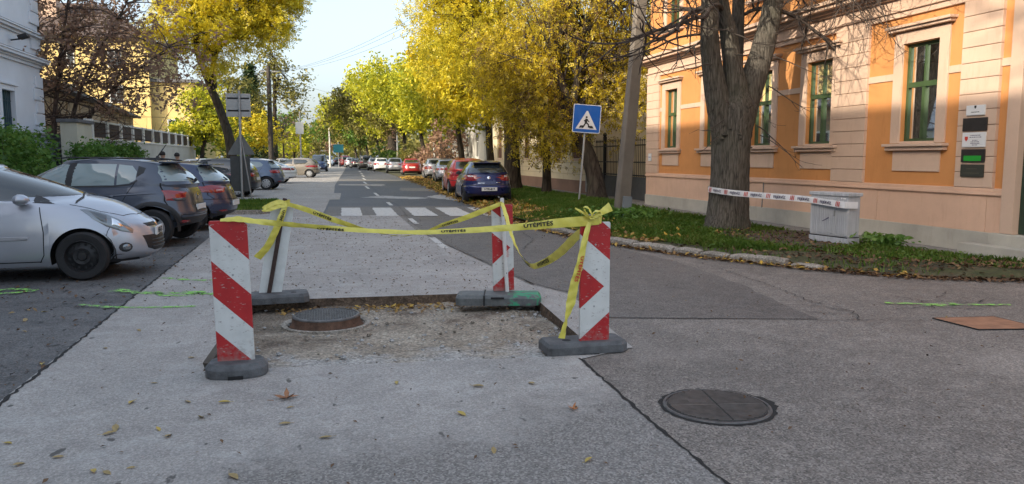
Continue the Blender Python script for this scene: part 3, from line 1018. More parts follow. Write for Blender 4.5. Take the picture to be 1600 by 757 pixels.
o = ribbon('barrier_tape', br, [0.04, 0.05, 0.045, 0.04, 0.04, 0.05, 0.062, 0.072, 0.08, 0.08, 0.06], [(-1, 0, 0.2), (-1, 0, 0.3), (-1, 0, 0.4), (-0.7, 0, 0.6), (-0.5, 0.2, 0.8), (-0.3, 0.3, 0.9), (-0.2, 0.3, 1), (-0.3, 0.2, 1), (-0.3, 0.2, 1), (-0.3, 0, 1), UP], M['tapeY'], 110,
           [('ÚTÉPÍTÉS', 0.95, 0.06, 0.3, M['ink']), ('ÚTÉPÍTÉS', 1.38, 0.06, 0.3, M['ink'])], curl=0.012)
tag(o, 'yellow tape drooping in a loop between the back right and front right boards', 'barrier tape', tg)
tl = [(2.037, 5.685, 1.04), (1.991, 5.66, 0.90), (1.95, 5.65, 0.722), (1.908, 5.65, 0.569), (1.878, 5.65, 0.416), (1.842, 5.65, 0.28), (1.805, 5.65, 0.135)]
o = ribbon('tape_end', tl, [0.035, 0.052, 0.064, 0.074, 0.076, 0.045, 0.062], [(1, 0, 0.3), (1, 0.2, 0.3), (1, 0.2, 0.3), (1, 0.1, 0.3), (1, 0, 0.3), (0.8, 0.6, 0.2), (1, 0.2, 0.2)], M['tapeY'], 70, [('ÚTÉPÍTÉS', 0.27, 0.05, 0.3, M['inkred'])], curl=0.03)
tag(o, 'loose yellow tape end with red print hanging down the front right board', 'barrier tape')
kn = MB()
o = ribbon('tape_bow', [(1.916, 5.68, 1.155), (1.985, 5.66, 1.115), (2.04, 5.66, 1.075), (2.075, 5.66, 1.09), (2.13, 5.66, 1.122), (2.212, 5.68, 1.163)], [0.012, 0.024, 0.022, 0.028, 0.045, 0.075], [(0.4, 0.3, 1), (0.5, 0.4, 0.8), (0, 1, 0.6), (0, 0.5, 1), (-0.3, 0.2, 1), (-0.4, 0.1, 1)], M['tapeY'], 50, curl=0.02)
tag(o, 'knotted bow of yellow tape on top of the front right board', 'barrier tape')
ribbon('knot_loop', [(2.05, 5.67, 1.07), (2.0, 5.65, 1.12), (1.985, 5.66, 1.16), (2.02, 5.66, 1.155), (2.05, 5.65, 1.09)], [0.03, 0.03, 0.02, 0.03, 0.03], [(0.3, 0.7, 0.4)] * 5, M['tapeY'], 40, parent=o, curl=0.02)
ribbon('knot_loop', [(2.04, 5.68, 1.075), (2.07, 5.645, 1.13), (2.12, 5.66, 1.12), (2.09, 5.67, 1.07)], [0.025, 0.03, 0.03, 0.025], [(0.2, 0.8, 0.3)] * 4, M['tapeY'], 30, parent=o, curl=0.02)
ribbon('knot_wrap', [(1.97, 5.697, 1.05), (2.06, 5.69, 1.052), (2.14, 5.697, 1.058), (2.15, 5.76, 1.06), (2.05, 5.79, 1.05), (1.97, 5.77, 1.05), (1.96, 5.72, 1.05)], [0.055] * 7, [UP] * 7, M['tapeY'], 50, parent=o)
o = ribbon('tape_end', [(-0.374, 8.575, 1.044), (-0.418, 8.56, 0.92), (-0.489, 8.55, 0.756), (-0.573, 8.55, 0.599), (-0.68, 8.55, 0.48)], [0.05, 0.07, 0.075, 0.08, 0.09], [(1, 0.3, 0.2)] * 5, M['tapeY'], 50, [('ÚTÉPÍTÉS', 0.06, 0.045, 0.3, M['ink'])], curl=0.03)
tag(o, 'loose yellow tape end hanging down the back left leaning board', 'barrier tape')
o = ribbon('tape_bow', [(-0.374, 8.575, 1.057), (-0.44, 8.57, 1.075), (-0.53, 8.57, 1.045), (-0.6, 8.57, 1.0), (-0.54, 8.56, 1.0), (-0.44, 8.56, 1.03), (-0.36, 8.57, 1.04)], [0.05] * 7, [(0, 0.4, 1)] * 7, M['tapeY'], 50, curl=0.01)
tag(o, 'flat loop of yellow tape knotted round the rusty back left post', 'barrier tape')
ribbon('knot_wrap', [(-0.42, 8.595, 1.04), (-0.375, 8.578, 1.05), (-0.33, 8.595, 1.06), (-0.34, 8.65, 1.06), (-0.42, 8.65, 1.05)], [0.07] * 5, [UP] * 5, M['tapeY'], 30, parent=o)

# ------------------------------------------------------------------ manholes
M['ironworn'] = simple('worn_iron_ribs', (0.12, 0.115, 0.11), 0.42, 0.35, var=0.35, vscale=14)
t = thing('raised_manhole', 'raised round cast iron manhole cover standing in the dug-up patch', 'manhole', (0.02, 7.62, -0.09))
rb = MB()
rb.lathe([(0.40, -0.05), (0.435, -0.02), (0.43, 0.03), (0.40, 0.035), (0.37, 0.02), (0.36, -0.04)], 40, caps=False)
rb.build('base_ring', M['stone'], t, smooth=40)
rb = MB()
rb.lathe([(0.37, -0.05), (0.355, 0.01), (0.33, 0.035), (0.325, 0.09), (0.322, 0.105)], 40, caps=False)
rb.build('collar', M['rust'], t, smooth=40)
rb = MB()
rb.lathe([(0.32, 0.06), (0.325, 0.105), (0.315, 0.115), (0.30, 0.117), (0.297, 0.108), (0.0, 0.108)], 40, caps=False)
cv = rb.build('cover', M['iron'], t, smooth=30)
rb = MB()
k = 0
for i in range(-11, 12):
    for j in range(-11, 12):
        x, y = i * 0.025, j * 0.025
        if x * x + y * y < 0.285 ** 2:
            if (i + j) % 2:
                rb.box(x - 0.010, y - 0.0035, 0.106, x + 0.010, y + 0.0035, 0.1145)
            else:
                rb.box(x - 0.0035, y - 0.010, 0.106, x + 0.0035, y + 0.010, 0.1145)
rb.build('tread_pattern', M['iron'], cv)['kind'] = 'stuff'

t = thing('manhole', 'flush round ribbed manhole cover in the grey asphalt in the foreground', 'manhole', (2.38, 4.24, 0.0), R(-10))
rb = MB()
rb.lathe([(0.335, -0.004), (0.33, 0.003), (0.316, 0.003), (0.312, -0.02)], 44, caps=False)
rb.build('ring', M['iron'], t, smooth=30)
rb = MB()
rb.lathe([(0.31, -0.03), (0.306, 0.0), (0.0, 0.0)], 44, caps=False)
cv = rb.build('cover', simple('grimy_iron', (0.05, 0.046, 0.044), 0.7, 0.1, var=0.4, vscale=10), t, smooth=30)
for dirn in range(4):
    rb = MB()
    u = 0.006
    while u < 0.295:
        L = math.sqrt(max(0, 0.298 ** 2 - u * u))
        if dirn % 2:
            rb.box(u - 0.0055, 0.006, -0.002, u + 0.0055, L, 0.007, mat=Matrix.Rotation(dirn * math.pi / 2, 4, 'Z'))
        else:
            rb.box(0.006, u - 0.0055, -0.002, L, u + 0.0055, 0.007, mat=Matrix.Rotation(dirn * math.pi / 2, 4, 'Z'))
        u += 0.0215
    q = rb.build('rib_field', M['ironworn'], cv); q['kind'] = 'stuff'
rb = MB()
rb.box(-0.16, 0.05, 0.0, -0.05, 0.11, 0.0068)
rb.build('maker_plate', M['blacktrim'], cv)
# ragged gap round the frame
vs, fs = [], []
for i in range(72):
    a = 2 * math.pi * i / 72
    o_ = 0.352 + random.uniform(-0.004, 0.014) + (0.05 * max(0, math.cos(a + 0.05)) ** 12) * random.random()
    vs += [(2.38 + 0.33 * math.cos(a), 4.24 + 0.33 * math.sin(a), -0.0035), (2.38 + o_ * math.cos(a), 4.24 + o_ * math.sin(a), -0.0035)]
for i in range(72):
    j = (i + 1) % 72
    fs.append((2 * i, 2 * i + 1, 2 * j + 1, 2 * j))
link_mesh('manhole_gap', vs, fs, M['crack'])['kind'] = 'structure'
# ------------------------------------------------------------------ buildings
def plaster(name, col, var=0.1, stain=(0.6, 0.5, 0.42), rough=0.9, gl=0.0):
    m, nt, b = new_mat(name)
    v = coords(nt)
    f = noise(nt, v, 0.9, 7, 0.65)
    f2 = noise(nt, coords(nt, (6, 6, 1.2)), 1.0, 6, 0.7)
    c = ramp(nt, f, [(0.3, tuple(x * (1 - var) for x in col)), (0.7, tuple(min(1, x * (1 + var)) for x in col))])
    c = mixc(nt, ramp(nt, f2, [(0.55, 0.0), (0.8, 0.35)]), c, tuple(x * y for x, y in zip(col, stain)))
    nt.links.new(c, b.inputs['Base Color'])
    b.inputs['Roughness'].default_value = rough
    b.inputs['Specular IOR Level'].default_value = 0.25
    bump(nt, b, noise(nt, v, 60, 5), 0.25, 0.01)
    return m
M['orange'] = plaster('orange_plaster', (0.56, 0.25, 0.088))
M['salmon'] = plaster('salmon_plaster', (0.64, 0.42, 0.30))
M['cream'] = plaster('cream_trim', (0.56, 0.40, 0.30))
M['basegrey'] = plaster('grey_render_base', (0.42, 0.395, 0.34), 0.2)
M['paleyellow'] = plaster('pale_yellow_plaster', (0.62, 0.53, 0.36))
M['brownplinth'] = plaster('brown_plinth', (0.24, 0.15, 0.11), 0.2)
M['whitewall'] = plaster('white_plaster', (0.66, 0.68, 0.72), 0.05, (0.8, 0.8, 0.8))
M['yellow'] = plaster('yellow_plaster', (0.66, 0.50, 0.21), 0.14)
M['tan'] = plaster('tan_plaster', (0.34, 0.25, 0.16), 0.2)
M['fencewall'] = plaster('white_fence_wall', (0.5, 0.49, 0.45), 0.12)
M['green'] = simple('green_window_paint', (0.045, 0.078, 0.03), 0.45, var=0.15)
M['greendoor'] = simple('dark_green_door', (0.02, 0.045, 0.03), 0.45, var=0.2)
M['tealbars'] = simple('teal_shutter', (0.04, 0.09, 0.11), 0.5)
M['curtain'] = simple('white_curtain', (0.75, 0.75, 0.72), 0.9)
M['roof'] = simple('dark_roof_tiles', (0.085, 0.06, 0.05), 0.85, var=0.3, vscale=3)
M['slate'] = simple('grey_slate', (0.12, 0.12, 0.125), 0.8, var=0.3, vscale=5)
M['brownwood'] = simple('brown_fence_boards', (0.055, 0.036, 0.028), 0.8, var=0.3, vscale=8)
M['wrought'] = simple('wrought_iron', (0.025, 0.028, 0.034), 0.5, 0.3)
M['gatepanel'] = simple('grey_gate_sheet', (0.075, 0.08, 0.09), 0.5, 0.2, var=0.15)
m, nt, b = new_mat('window_glass')
nt.nodes.remove(b)
tr = nd(nt, "ShaderNodeBsdfTransparent"); tr.inputs['Color'].default_value = (0.93, 0.95, 0.94, 1)
gl = nd(nt, "ShaderNodeBsdfGlossy", Roughness=0.03); gl.inputs['Color'].default_value = (0.9, 0.95, 0.95, 1)
fre = nd(nt, "ShaderNodeFresnel", IOR=1.55)
mx = nd(nt, "ShaderNodeMixShader")
nt.links.new(math_n(nt, 'ADD', math_n(nt, 'MULTIPLY', fre.outputs[0], 1.3), 0.05), mx.inputs[0])
nt.links.new(tr.outputs[0], mx.inputs[1]); nt.links.new(gl.outputs[0], mx.inputs[2])
nt.links.new(mx.outputs[0], nt.nodes['Material Output'].inputs['Surface'])
M['glass'] = m

def part(name, mb, mats, root, parent=None, **kw):
    o = mb.build(name, mats, parent or root, **kw)
    if parent is None:
        o.location = -root.location
    return o

def facade(mb, X, y0, y1, z0, z1, holes, depth, face=-1):
    """wall in the plane X seen from the side `face`, with reveals of `depth` behind each hole"""
    ys = sorted(set([y0, y1] + [h[0] for h in holes] + [h[1] for h in holes]))
    zs = sorted(set([z0, z1] + [h[2] for h in holes] + [h[3] for h in holes]))
    for a, b in zip(ys, ys[1:]):
        for c, d in zip(zs, zs[1:]):
            cy, cz = (a + b) / 2, (c + d) / 2
            if any(h[0] < cy < h[1] and h[2] < cz < h[3] for h in holes):
                continue
            mb.add([(X, a, c), (X, b, c), (X, b, d), (X, a, d)], [(0, 1, 2, 3)])
    Xi = X - face * depth
    for (a, b, c, d) in holes:
        mb.add([(X, a, c), (X, b, c), (X, b, d), (X, a, d), (Xi, a, c), (Xi, b, c), (Xi, b, d), (Xi, a, d)], [(0, 1, 5, 4), (1, 2, 6, 5), (2, 3, 7, 6), (3, 0, 4, 7)])

def sash_window(root, X, a, b, c, d, face=-1, frame=None, trans=0.42, curtains=True, dark=True):
    """painted casement: frame, transom light over two leaves, panes and curtains; parts of `root`"""
    s = -face
    frame = frame or M['green']
    win = MB()
    def bar(y0, y1, z0, z1, x0=0.0, x1=0.07):
        xa, xb = X + s * x0, X + s * x1
        win.box(min(xa, xb), y0, z0, max(xa, xb), y1, z1)
    t = 0.055
    bar(a, a + t, c, d); bar(b - t, b, c, d); bar(a + t, b - t, c, c + t); bar(a + t, b - t, d - t, d)
    zt = d - (d - c) * trans
    bar(a + t, b - t, zt - 0.045, zt + 0.045, -0.02, 0.07)
    m_ = (a + b) / 2
    bar(m_ - 0.035, m_ + 0.035, c + t, zt - 0.045, -0.01, 0.06)
    bar(m_ - 0.02, m_ + 0.02, zt + 0.045, d - t, 0.0, 0.06)
    w = part('window', win, frame, root)
    def add(name, mb, mat):
        o = mb.build(name, mat, w)
        return o
    for (y0, y1, z0, z1) in ((a + t, m_ - 0.035, c + t, zt - 0.045), (m_ + 0.035, b - t, c + t, zt - 0.045), (a + t, m_ - 0.02, zt + 0.045, d - t), (m_ + 0.02, b - t, zt + 0.045, d - t)):
        g = MB(); g.add([(X + s * 0.036, y0 - 0.01, z0 - 0.01), (X + s * 0.036, y1 + 0.01, z0 - 0.01), (X + s * 0.036, y1 + 0.01, z1 + 0.01), (X + s * 0.036, y0 - 0.01, z1 + 0.01)], [(0, 1, 2, 3)])
        add('pane', g, M['glass'])
    if curtains:
        for (y0, y1) in ((a + t, a + 0.30 * (b - a)), (a + 0.42 * (b - a), a + 0.6 * (b - a)), (b - 0.22 * (b - a), b - t)):
            g = MB()
            n = 10
            vs = []
            for i in range(n + 1):
                y = y0 + (y1 - y0) * i / n
                x = X + s * (0.062 + 0.012 * math.sin(i * 2.1))
                vs += [(x, y, c + 0.03), (x, y, d - 0.08)]
            g.add(vs, [(2 * i, 2 * i + 1, 2 * i + 3, 2 * i + 2) for i in range(n)])
            add('curtain', g, M['curtain'])
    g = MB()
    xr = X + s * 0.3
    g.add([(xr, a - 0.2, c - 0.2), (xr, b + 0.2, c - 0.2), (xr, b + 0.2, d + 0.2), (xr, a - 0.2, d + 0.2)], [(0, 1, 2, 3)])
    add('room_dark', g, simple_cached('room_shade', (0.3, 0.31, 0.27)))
    return w
_sc = {}
def simple_cached(name, col, rough=0.8):
    if name not in _sc:
        _sc[name] = simple(name, col, rough)
    return _sc[name]

FX = 10.3
ob = thing('corner_house', 'orange and salmon plastered corner house with green windows behind the big bare tree', 'building', (FX, 16.0, 0.0))
wins = [(11.2, 12.04), (14.02, 14.88), (16.2, 17.06), (18.64, 19.46), (21.14, 21.96)]
DOOR = (7.9, 9.5)
NY = 5.0
holes = [(a, b, 1.83, 3.57) for a, b in wins]
mb = MB(); facade(mb, FX, DOOR[1], 23.2, 1.03, 4.06, holes, 0.2)
facade(mb, FX, NY, DOOR[0], 1.03, 4.06, [], 0.2)
facade(mb, FX, DOOR[0], DOOR[1], 3.2, 4.06, [], 0.2)
part('wall', mb, M['orange'], ob)
up = [(a - 0.02, b + 0.02, 5.35, 7.2) for a, b in wins]
mb = MB(); facade(mb, FX, NY, 23.2, 4.66, 9.0, up, 0.2)
part('upper_wall', mb, M['orange'], ob)
mb = MB()
mb.add([(FX, 23.2, 0), (20, 23.2, 0), (20, 23.2, 9), (FX, 23.2, 9), (20, NY, 0), (20, NY, 9), (FX, NY, 0), (FX, NY, 9)], [(0, 1, 2, 3), (1, 4, 5, 2), (4, 6, 7, 5)])
part('side_wall', mb, M['salmon'], ob)
mb = MB()
mb.add([(FX - 0.5, NY - 0.4, 9.3), (20.4, NY - 0.4, 9.3), (20.4, 23.6, 9.3), (FX - 0.5, 23.6, 9.3), (15.2, NY + 4, 12.2), (15.2, 18.6, 12.2), (FX - 0.5, NY - 0.4, 9.02), (20.4, NY - 0.4, 9.02), (20.4, 23.6, 9.02), (FX - 0.5, 23.6, 9.02)],
       [(0, 1, 4), (1, 2, 5, 4), (2, 3, 5), (3, 0, 4, 5), (0, 6, 7, 1), (1, 7, 8, 2), (2, 8, 9, 3), (3, 9, 6, 0), (6, 9, 8, 7)])
part('roof', mb, M['roof'], ob)
mb = MB(); mb.box(FX - 0.06, DOOR[1], -0.1, FX + 0.3, 23.26, 0.36); mb.box(FX - 0.06, NY, -0.1, FX + 0.3, DOOR[0], 0.36)
part('base', mb, M['basegrey'], ob, bevel=0.008)
for a, b in ((DOOR[1] + 0.0, 10.02), (10.03, 12.5), (12.51, 16.4), (16.41, 20.2), (20.21, 23.24)):
    mb = MB(); mb.box(FX - 0.04, a, 0.36, FX + 0.2, b, 0.95)
    part('plinth_panel', mb, M['salmon'], ob, bevel=0.006)
mb = MB(); mb.box(FX - 0.04, NY, 0.36, FX + 0.2, DOOR[0], 0.95); part('plinth_panel', mb, M['salmon'], ob)
mb = MB()
mb.box(FX - 0.075, DOOR[1], 0.95, FX + 0.2, 23.27, 1.0); mb.box(FX - 0.055, DOOR[1], 1.0, FX + 0.2, 23.25, 1.06)
part('plinth_ledge', mb, M['salmon'], ob, bevel=0.008)
def pilaster(y0, y1, z0, z1, rows, proud, mat):
    h = (z1 - z0) / rows
    for i in range(rows):
        mb = MB(); mb.box(FX - proud, y0, z0 + i * h + 0.006, FX + 0.1, y1, z0 + (i + 1) * h - 0.006)
        part('pilaster_block', mb, mat, ob, bevel=0.008)
    mb = MB(); mb.box(FX - proud + 0.014, y0 + 0.004, z0, FX + 0.1, y1 - 0.004, z1)
    part('pilaster_core', mb, simple_cached('joint_shade', (0.33, 0.22, 0.15)), ob)
pilaster(9.93, 10.68, 1.06, 4.06, 12, 0.06, M['cream'])
pilaster(12.93, 13.9, 1.06, 4.06, 12, 0.06, M['cream'])
pilaster(22.35, 23.25, 1.06, 4.06, 12, 0.06, M['cream'])
pilaster(9.95, 10.65, 4.7, 9.0, 14, 0.05, M['cream'])
pilaster(12.95, 13.88, 4.7, 9.0, 14, 0.05, M['cream'])
mb = MB(); mb.box(FX - 0.083, DOOR[1] - 0.006, 0.375, FX + 0.21, 9.72, 4.05); part('door_surround', mb, M['cream'], ob, bevel=0.01)
for i, (a, b) in enumerate(wins):
    sash_window(ob, FX + 0.085, a, b, 1.83, 3.57)
    mb = MB()
    mb.box(FX - 0.035, a - 0.22, 1.8, FX + 0.09, a - 0.004, 3.62); mb.box(FX - 0.035, b + 0.004, 1.8, FX + 0.09, b + 0.22, 3.62); mb.box(FX - 0.031, a - 0.218, 3.575, FX + 0.086, b + 0.218, 3.78)
    part('window_surround', mb, M['cream'], ob, bevel=0.006)
    mb = MB()
    mb.box(FX - 0.12, a - 0.3, 3.80, FX + 0.05, b + 0.3, 3.85); mb.box(FX - 0.17, a - 0.34, 3.85, FX + 0.05, b + 0.34, 3.9)
    part('head_moulding', mb, M['cream'], ob, bevel=0.012)
    mb = MB()
    mb.box(FX - 0.15, a - 0.3, 1.74, FX + 0.094, b + 0.3, 1.79); mb.box(FX - 0.1, a - 0.27, 1.67, FX + 0.08, b + 0.27, 1.735); mb.box(FX - 0.03, a + 0.003, 1.79, FX + 0.08, b - 0.003, 1.834)
    part('window_sill', mb, M['cream'], ob, bevel=0.01)
    mb = MB(); mb.box(FX - 0.025, a - 0.14, 1.3, FX + 0.1, b + 0.14, 1.655)
    part('apron_panel', mb, M['cream'], ob, bevel=0.008)
    sash_window(ob, FX + 0.13, a - 0.02, b + 0.02, 5.35, 7.2, curtains=False)
    mb = MB(); mb.box(FX - 0.12, a - 0.3, 5.25, FX + 0.14, b + 0.3, 5.33); part('window_sill', mb, M['cream'], ob, bevel=0.01)
    mb = MB()
    mb.box(FX - 0.035, a - 0.22, 5.34, FX + 0.1, a - 0.026, 7.35); mb.box(FX - 0.035, b + 0.026, 5.34, FX + 0.1, b + 0.22, 7.35)
    part('window_surround', mb, M['cream'], ob, bevel=0.006)
# pale band between the window surrounds
edges = [9.72] + [9.93, 10.68] + sum([[a - 0.22, b + 0.22] for a, b in wins[:1]], []) + [12.93, 13.9] + sum([[a - 0.22, b + 0.22] for a, b in wins[1:]], []) + [22.35]
for a, b in zip(edges[0::2], edges[1::2]):
    mb = MB(); mb.box(FX - 0.022, a + 0.002, 2.95, FX + 0.1, b - 0.002, 3.07)
    part('string_band', mb, M['cream'], ob, bevel=0.005)
mb = MB()
for (x, z0, z1) in ((0.05, 4.06, 4.16), (0.09, 4.16, 4.2), (0.045, 4.2, 4.40), (0.12, 4.40, 4.45), (0.2, 4.45, 4.51), (0.33, 4.51, 4.585), (0.4, 4.585, 4.66)):
    mb.box(FX - x, NY, z0, FX + 0.1, 23.2 + x, z1)
part('cornice', mb, M['cream'], ob, bevel=0.008)
mb = MB()
mb.box(FX - 0.2, NY, 4.66, FX + 0.1, 23.3, 4.7)
part('flashing', mb, M['greymetal'], ob)
# green door behind two steps
d = MB(); d.box(FX + 0.04, DOOR[0] + 0.01, 0.38, FX + 0.12, DOOR[1] - 0.01, 3.19)
dd = part('door', d, M['greendoor'], ob)
for (y0, y1) in ((7.98, 8.66), (8.74, 9.42)):
    for (z0, z1) in ((0.5, 1.25), (1.35, 2.4), (2.5, 3.1)):
        p_ = MB(); p_.box(FX + 0.02, y0, z0, FX + 0.045, y1, z1); p_.build('door_panel', M['greendoor'], dd, bevel=0.01)
d = MB(); d.box(FX + 0.01, 9.2, 1.3, FX + 0.04, 9.32, 1.42); d.build('lock_plate', M['greymetal'], dd)
d = MB(); d.box(FX - 0.14, 7.4, -0.05, FX + 0.26, 9.86, 0.37); part('doorstep', d, M['basegrey'], ob, bevel=0.012)
d = MB(); d.box(FX - 0.36, 7.0, -0.05, FX - 0.141, 10.22, 0.19); part('doorstep', d, M['basegrey'], ob, bevel=0.012)
mb = MB(); mb.tube([(FX - 0.06, 16.4, 0.35), (FX - 0.06, 16.35, 0.98)], 0.012, 6); part('cable', mb, M['greymetal'], ob)

# plaques on the corner pilaster, one under the other
def plaque(label, zc, w, h, mat, lines, lm, extra=None, name='wall_plaque'):
    t = thing(name, label, 'plaque', (FX - 0.062, 10.31, zc))
    b = MB(); b.box(-0.025, -w / 2, -h / 2, 0.0, w / 2, h / 2)
    b.build('plate', mat, t, bevel=0.004)
    for (txt, sz, y, z) in lines:
        letter('lettering', txt, sz, (-0.0255, y, z), (0, -1, 0), (0, 0, 1), lm, t, 0.002, center=True)
    if extra:
        extra(t)
M['plaqueblack'] = simple('black_plaque', (0.03, 0.025, 0.022), 0.35, var=0.2)
M['plaquewhite'] = simple('white_plaque', (0.66, 0.66, 0.66), 0.4)
M['plaquedark'] = simple('dark_olive_plaque', (0.045, 0.045, 0.035), 0.35)
M['plaquegreen'] = simple('green_strip', (0.02, 0.30, 0.03), 0.45)
M['inkgold'] = simple('dull_gold_print', (0.1, 0.09, 0.06), 0.5)
def crest(y, z, s, m1):
    def f(t):
        b = MB(); b.prism([(-s * 0.5, s * 0.7), (s * 0.5, s * 0.7), (s * 0.5, 0), (0, -s * 0.6), (-s * 0.5, 0)], 0.0, 0.003, mat=Matrix.Translation((-0.026, y, z)) @ Matrix(((0, 0, -1, 0), (-1, 0, 0, 0), (0, 1, 0, 0), (0, 0, 0, 1))))
        b.build('crest', m1, t)
    return f
plaque('small white plaque, topmost of the five on the corner pilaster', 2.30, 0.36, 0.16, M['plaquewhite'], [], M['ink'], crest(0, 0.045, 0.04, M['ink']))
plaque('plain black plaque with cream rim below the small white one', 2.075, 0.47, 0.21, M['plaqueblack'], [], M['inkgold'])
plaque('white plaque with a red and green crest and grey print, middle of the five', 1.83, 0.45, 0.235, M['plaquewhite'], [], M['ink'], crest(0.14, 0.01, 0.06, M['inkred']))
def strip(t):
    b = MB(); b.box(-0.029, -0.17, -0.085, -0.0255, 0.17, -0.0)
    b.build('green_strip', M['plaquegreen'], t)
plaque('black plaque with a bright green strip on the corner pilaster', 1.575, 0.46, 0.21, M['plaqueblack'], [], M['inkgold'], strip)
plaque('dark olive plaque with faint print, lowest of the five', 1.335, 0.45, 0.2, M['plaquedark'], [], M['inkgold'])
# small faint printed lines on the plaques (too small to read in the photo): thin bars
for zc, rows, mat_ in ((2.30, [(-0.03, 0.16)], M['ink']), (1.83, [(0.07, 0.2), (0.04, 0.24), (-0.01, 0.1), (-0.035, 0.16), (-0.06, 0.18), (-0.085, 0.1)], M['inkblue']), (1.335, [(0.03, 0.2), (-0.04, 0.3)], M['inkgold'])):
    par = [o for o in bpy.data.objects if o.name.startswith('wall_plaque') and abs(o.location.z - zc) < 1e-3][0]
    for (z, w) in rows:
        b = MB()
        y = -w / 2 - (0.03 if zc == 1.83 else 0)
        e = y + w
        while y < e:
            l = random.uniform(0.012, 0.035)
            b.box(-0.0275, y, z - 0.006, -0.0255, min(y + l, e), z + 0.006)
            y += l + 0.01
        b.build('print_line', mat_, par)['kind'] = 'stuff'
t = thing('house_sign', 'small pale notice fixed to the far end pilaster of the orange house', 'notice', (FX - 0.062, 22.9, 1.55))
b = MB(); b.box(-0.02, -0.11, -0.12, 0, 0.11, 0.12); b.build('plate', M['plaquewhite'], t, bevel=0.004)
b = MB(); b.box(-0.022, -0.08, -0.02, -0.0201, 0.08, 0.02); b.build('blue_strip', simple('pale_blue', (0.3, 0.36, 0.5), 0.5), t)

# iron gate and railings between the two houses
gt = thing('iron_gate', 'tall dark wrought iron gate with sheet lower half beside the orange house', 'gate', (10.9, 26.5, 0))
mb = MB(); mb.box(-0.02, -3.2, 0.05, 0.02, 3.3, 0.85); mb.build('sheet_panel', M['gatepanel'], gt)
for z in (0.88, 1.35, 1.95):
    mb = MB(); mb.box(-0.025, -3.25, z, 0.025, 3.35, z + 0.045); mb.build('rail', M['wrought'], gt)
mb = MB(); mb.tube([(0, 0, 0.8), (0, 0, 2.12)], 0.011, 6); mb.lathe([(0.011, 2.12), (0.03, 2.16), (0.0, 2.26)], 6, caps=False)
b0 = mb.build('bar', M['wrought'], gt)
y = -3.15
b0.location = (0.03, y, 0)
while y < 3.2:
    y += 0.16
    c = b0.copy(); COL.objects.link(c); c.location = (0.03, y, 0)
for y in (-2.9, -0.4, 2.2):
    mb = MB(); mb.box(-0.06, y - 0.06, 0, 0.06, y + 0.06, 2.35); mb.lathe([(0.05, 2.35), (0.09, 2.42), (0.05, 2.5), (0.0, 2.52)], 10, center=(0, y, 0), caps=False); mb.build('gate_post', M['wrought'], gt)

# long pale house beyond the gate
cb = thing('pale_house', 'long pale yellow house with brown plinth and shuttered windows beyond the iron gate', 'building', (10.9, 44, 0))
cw = [(y, y + 1.15, 1.5, 3.3) for y in (31.6, 34.4, 37.2, 40.0, 43.4, 46.4)]
mb = MB(); facade(mb, 10.9, 29.9, 49, 0.55, 5.2, cw, 0.12)
mb.add([(10.9, 29.9, 0), (21, 29.9, 0), (21, 29.9, 5.2), (10.9, 29.9, 5.2), (10.9, 49, 0), (21, 49, 0), (21, 49, 5.2), (10.9, 49, 5.2)], [(0, 1, 2, 3), (4, 5, 6, 7)])
part('wall', mb, M['paleyellow'], cb)
mb = MB(); mb.box(10.84, 29.84, -0.1, 11.2, 49.05, 0.55); part('plinth', mb, M['brownplinth'], cb)
for z in (0.8, 1.05, 1.3):
    mb = MB(); mb.box(10.892, 29.9, z, 10.95, 49, z + 0.02); part('course_line', mb, simple_cached('course_shade', (0.4, 0.33, 0.22)), cb)
mb = MB()
for (x, z0, z1) in ((0.1, 5.0, 5.1), (0.22, 5.1, 5.22), (0.4, 5.22, 5.34)):
    mb.box(10.9 - x, 29.7, z0, 11.1, 49.2, z1)
part('cornice', mb, M['cream'], cb)
mb = MB(); mb.add([(10.4, 29.5, 5.35), (21.5, 29.5, 5.35), (21.5, 49.4, 5.35), (10.4, 49.4, 5.35), (16, 29.6, 8.2), (16, 49.3, 8.2)], [(0, 3, 5, 4), (1, 4, 5, 2), (0, 4, 1), (3, 2, 5), (0, 1, 2, 3)])
part('roof', mb, M['roof'], cb)
for (a, b, c, d) in cw:
    mb = MB()
    n = 16
    mb.box(10.97, a, c, 11.02, b, d)
    w = part('window', mb, simple_cached('brown_shutter', (0.13, 0.06, 0.04)), cb)
    for s0, s1 in ((a + 0.04, (a + b) / 2 - 0.03), ((a + b) / 2 + 0.03, b - 0.04)):
        f = MB()
        for i in range(n):
            z = c + 0.06 + (d - c - 0.12) * i / n
            f.box(10.945, s0, z, 10.97, s1, z + 0.06)
        q = f.build('shutter', simple_cached('brown_louvre', (0.17, 0.085, 0.055)), w); q['kind'] = 'stuff'
    mb = MB(); mb.box(10.86, a - 0.15, c - 0.1, 11.0, b + 0.15, c - 0.02); part('window_sill', mb, M['cream'], cb)
    mb = MB(); mb.box(10.875, a - 0.14, c, 10.95, a - 0.004, d + 0.1); mb.box(10.875, b + 0.004, c, 10.95, b + 0.14, d + 0.1); part('window_surround', mb, M['paleyellow'], cb)
mb = MB(); mb.tube([(10.82, 30.6, 0.1), (10.82, 30.6, 5.1)], 0.05, 8); part('downpipe', mb, M['galv'], cb, smooth=40)
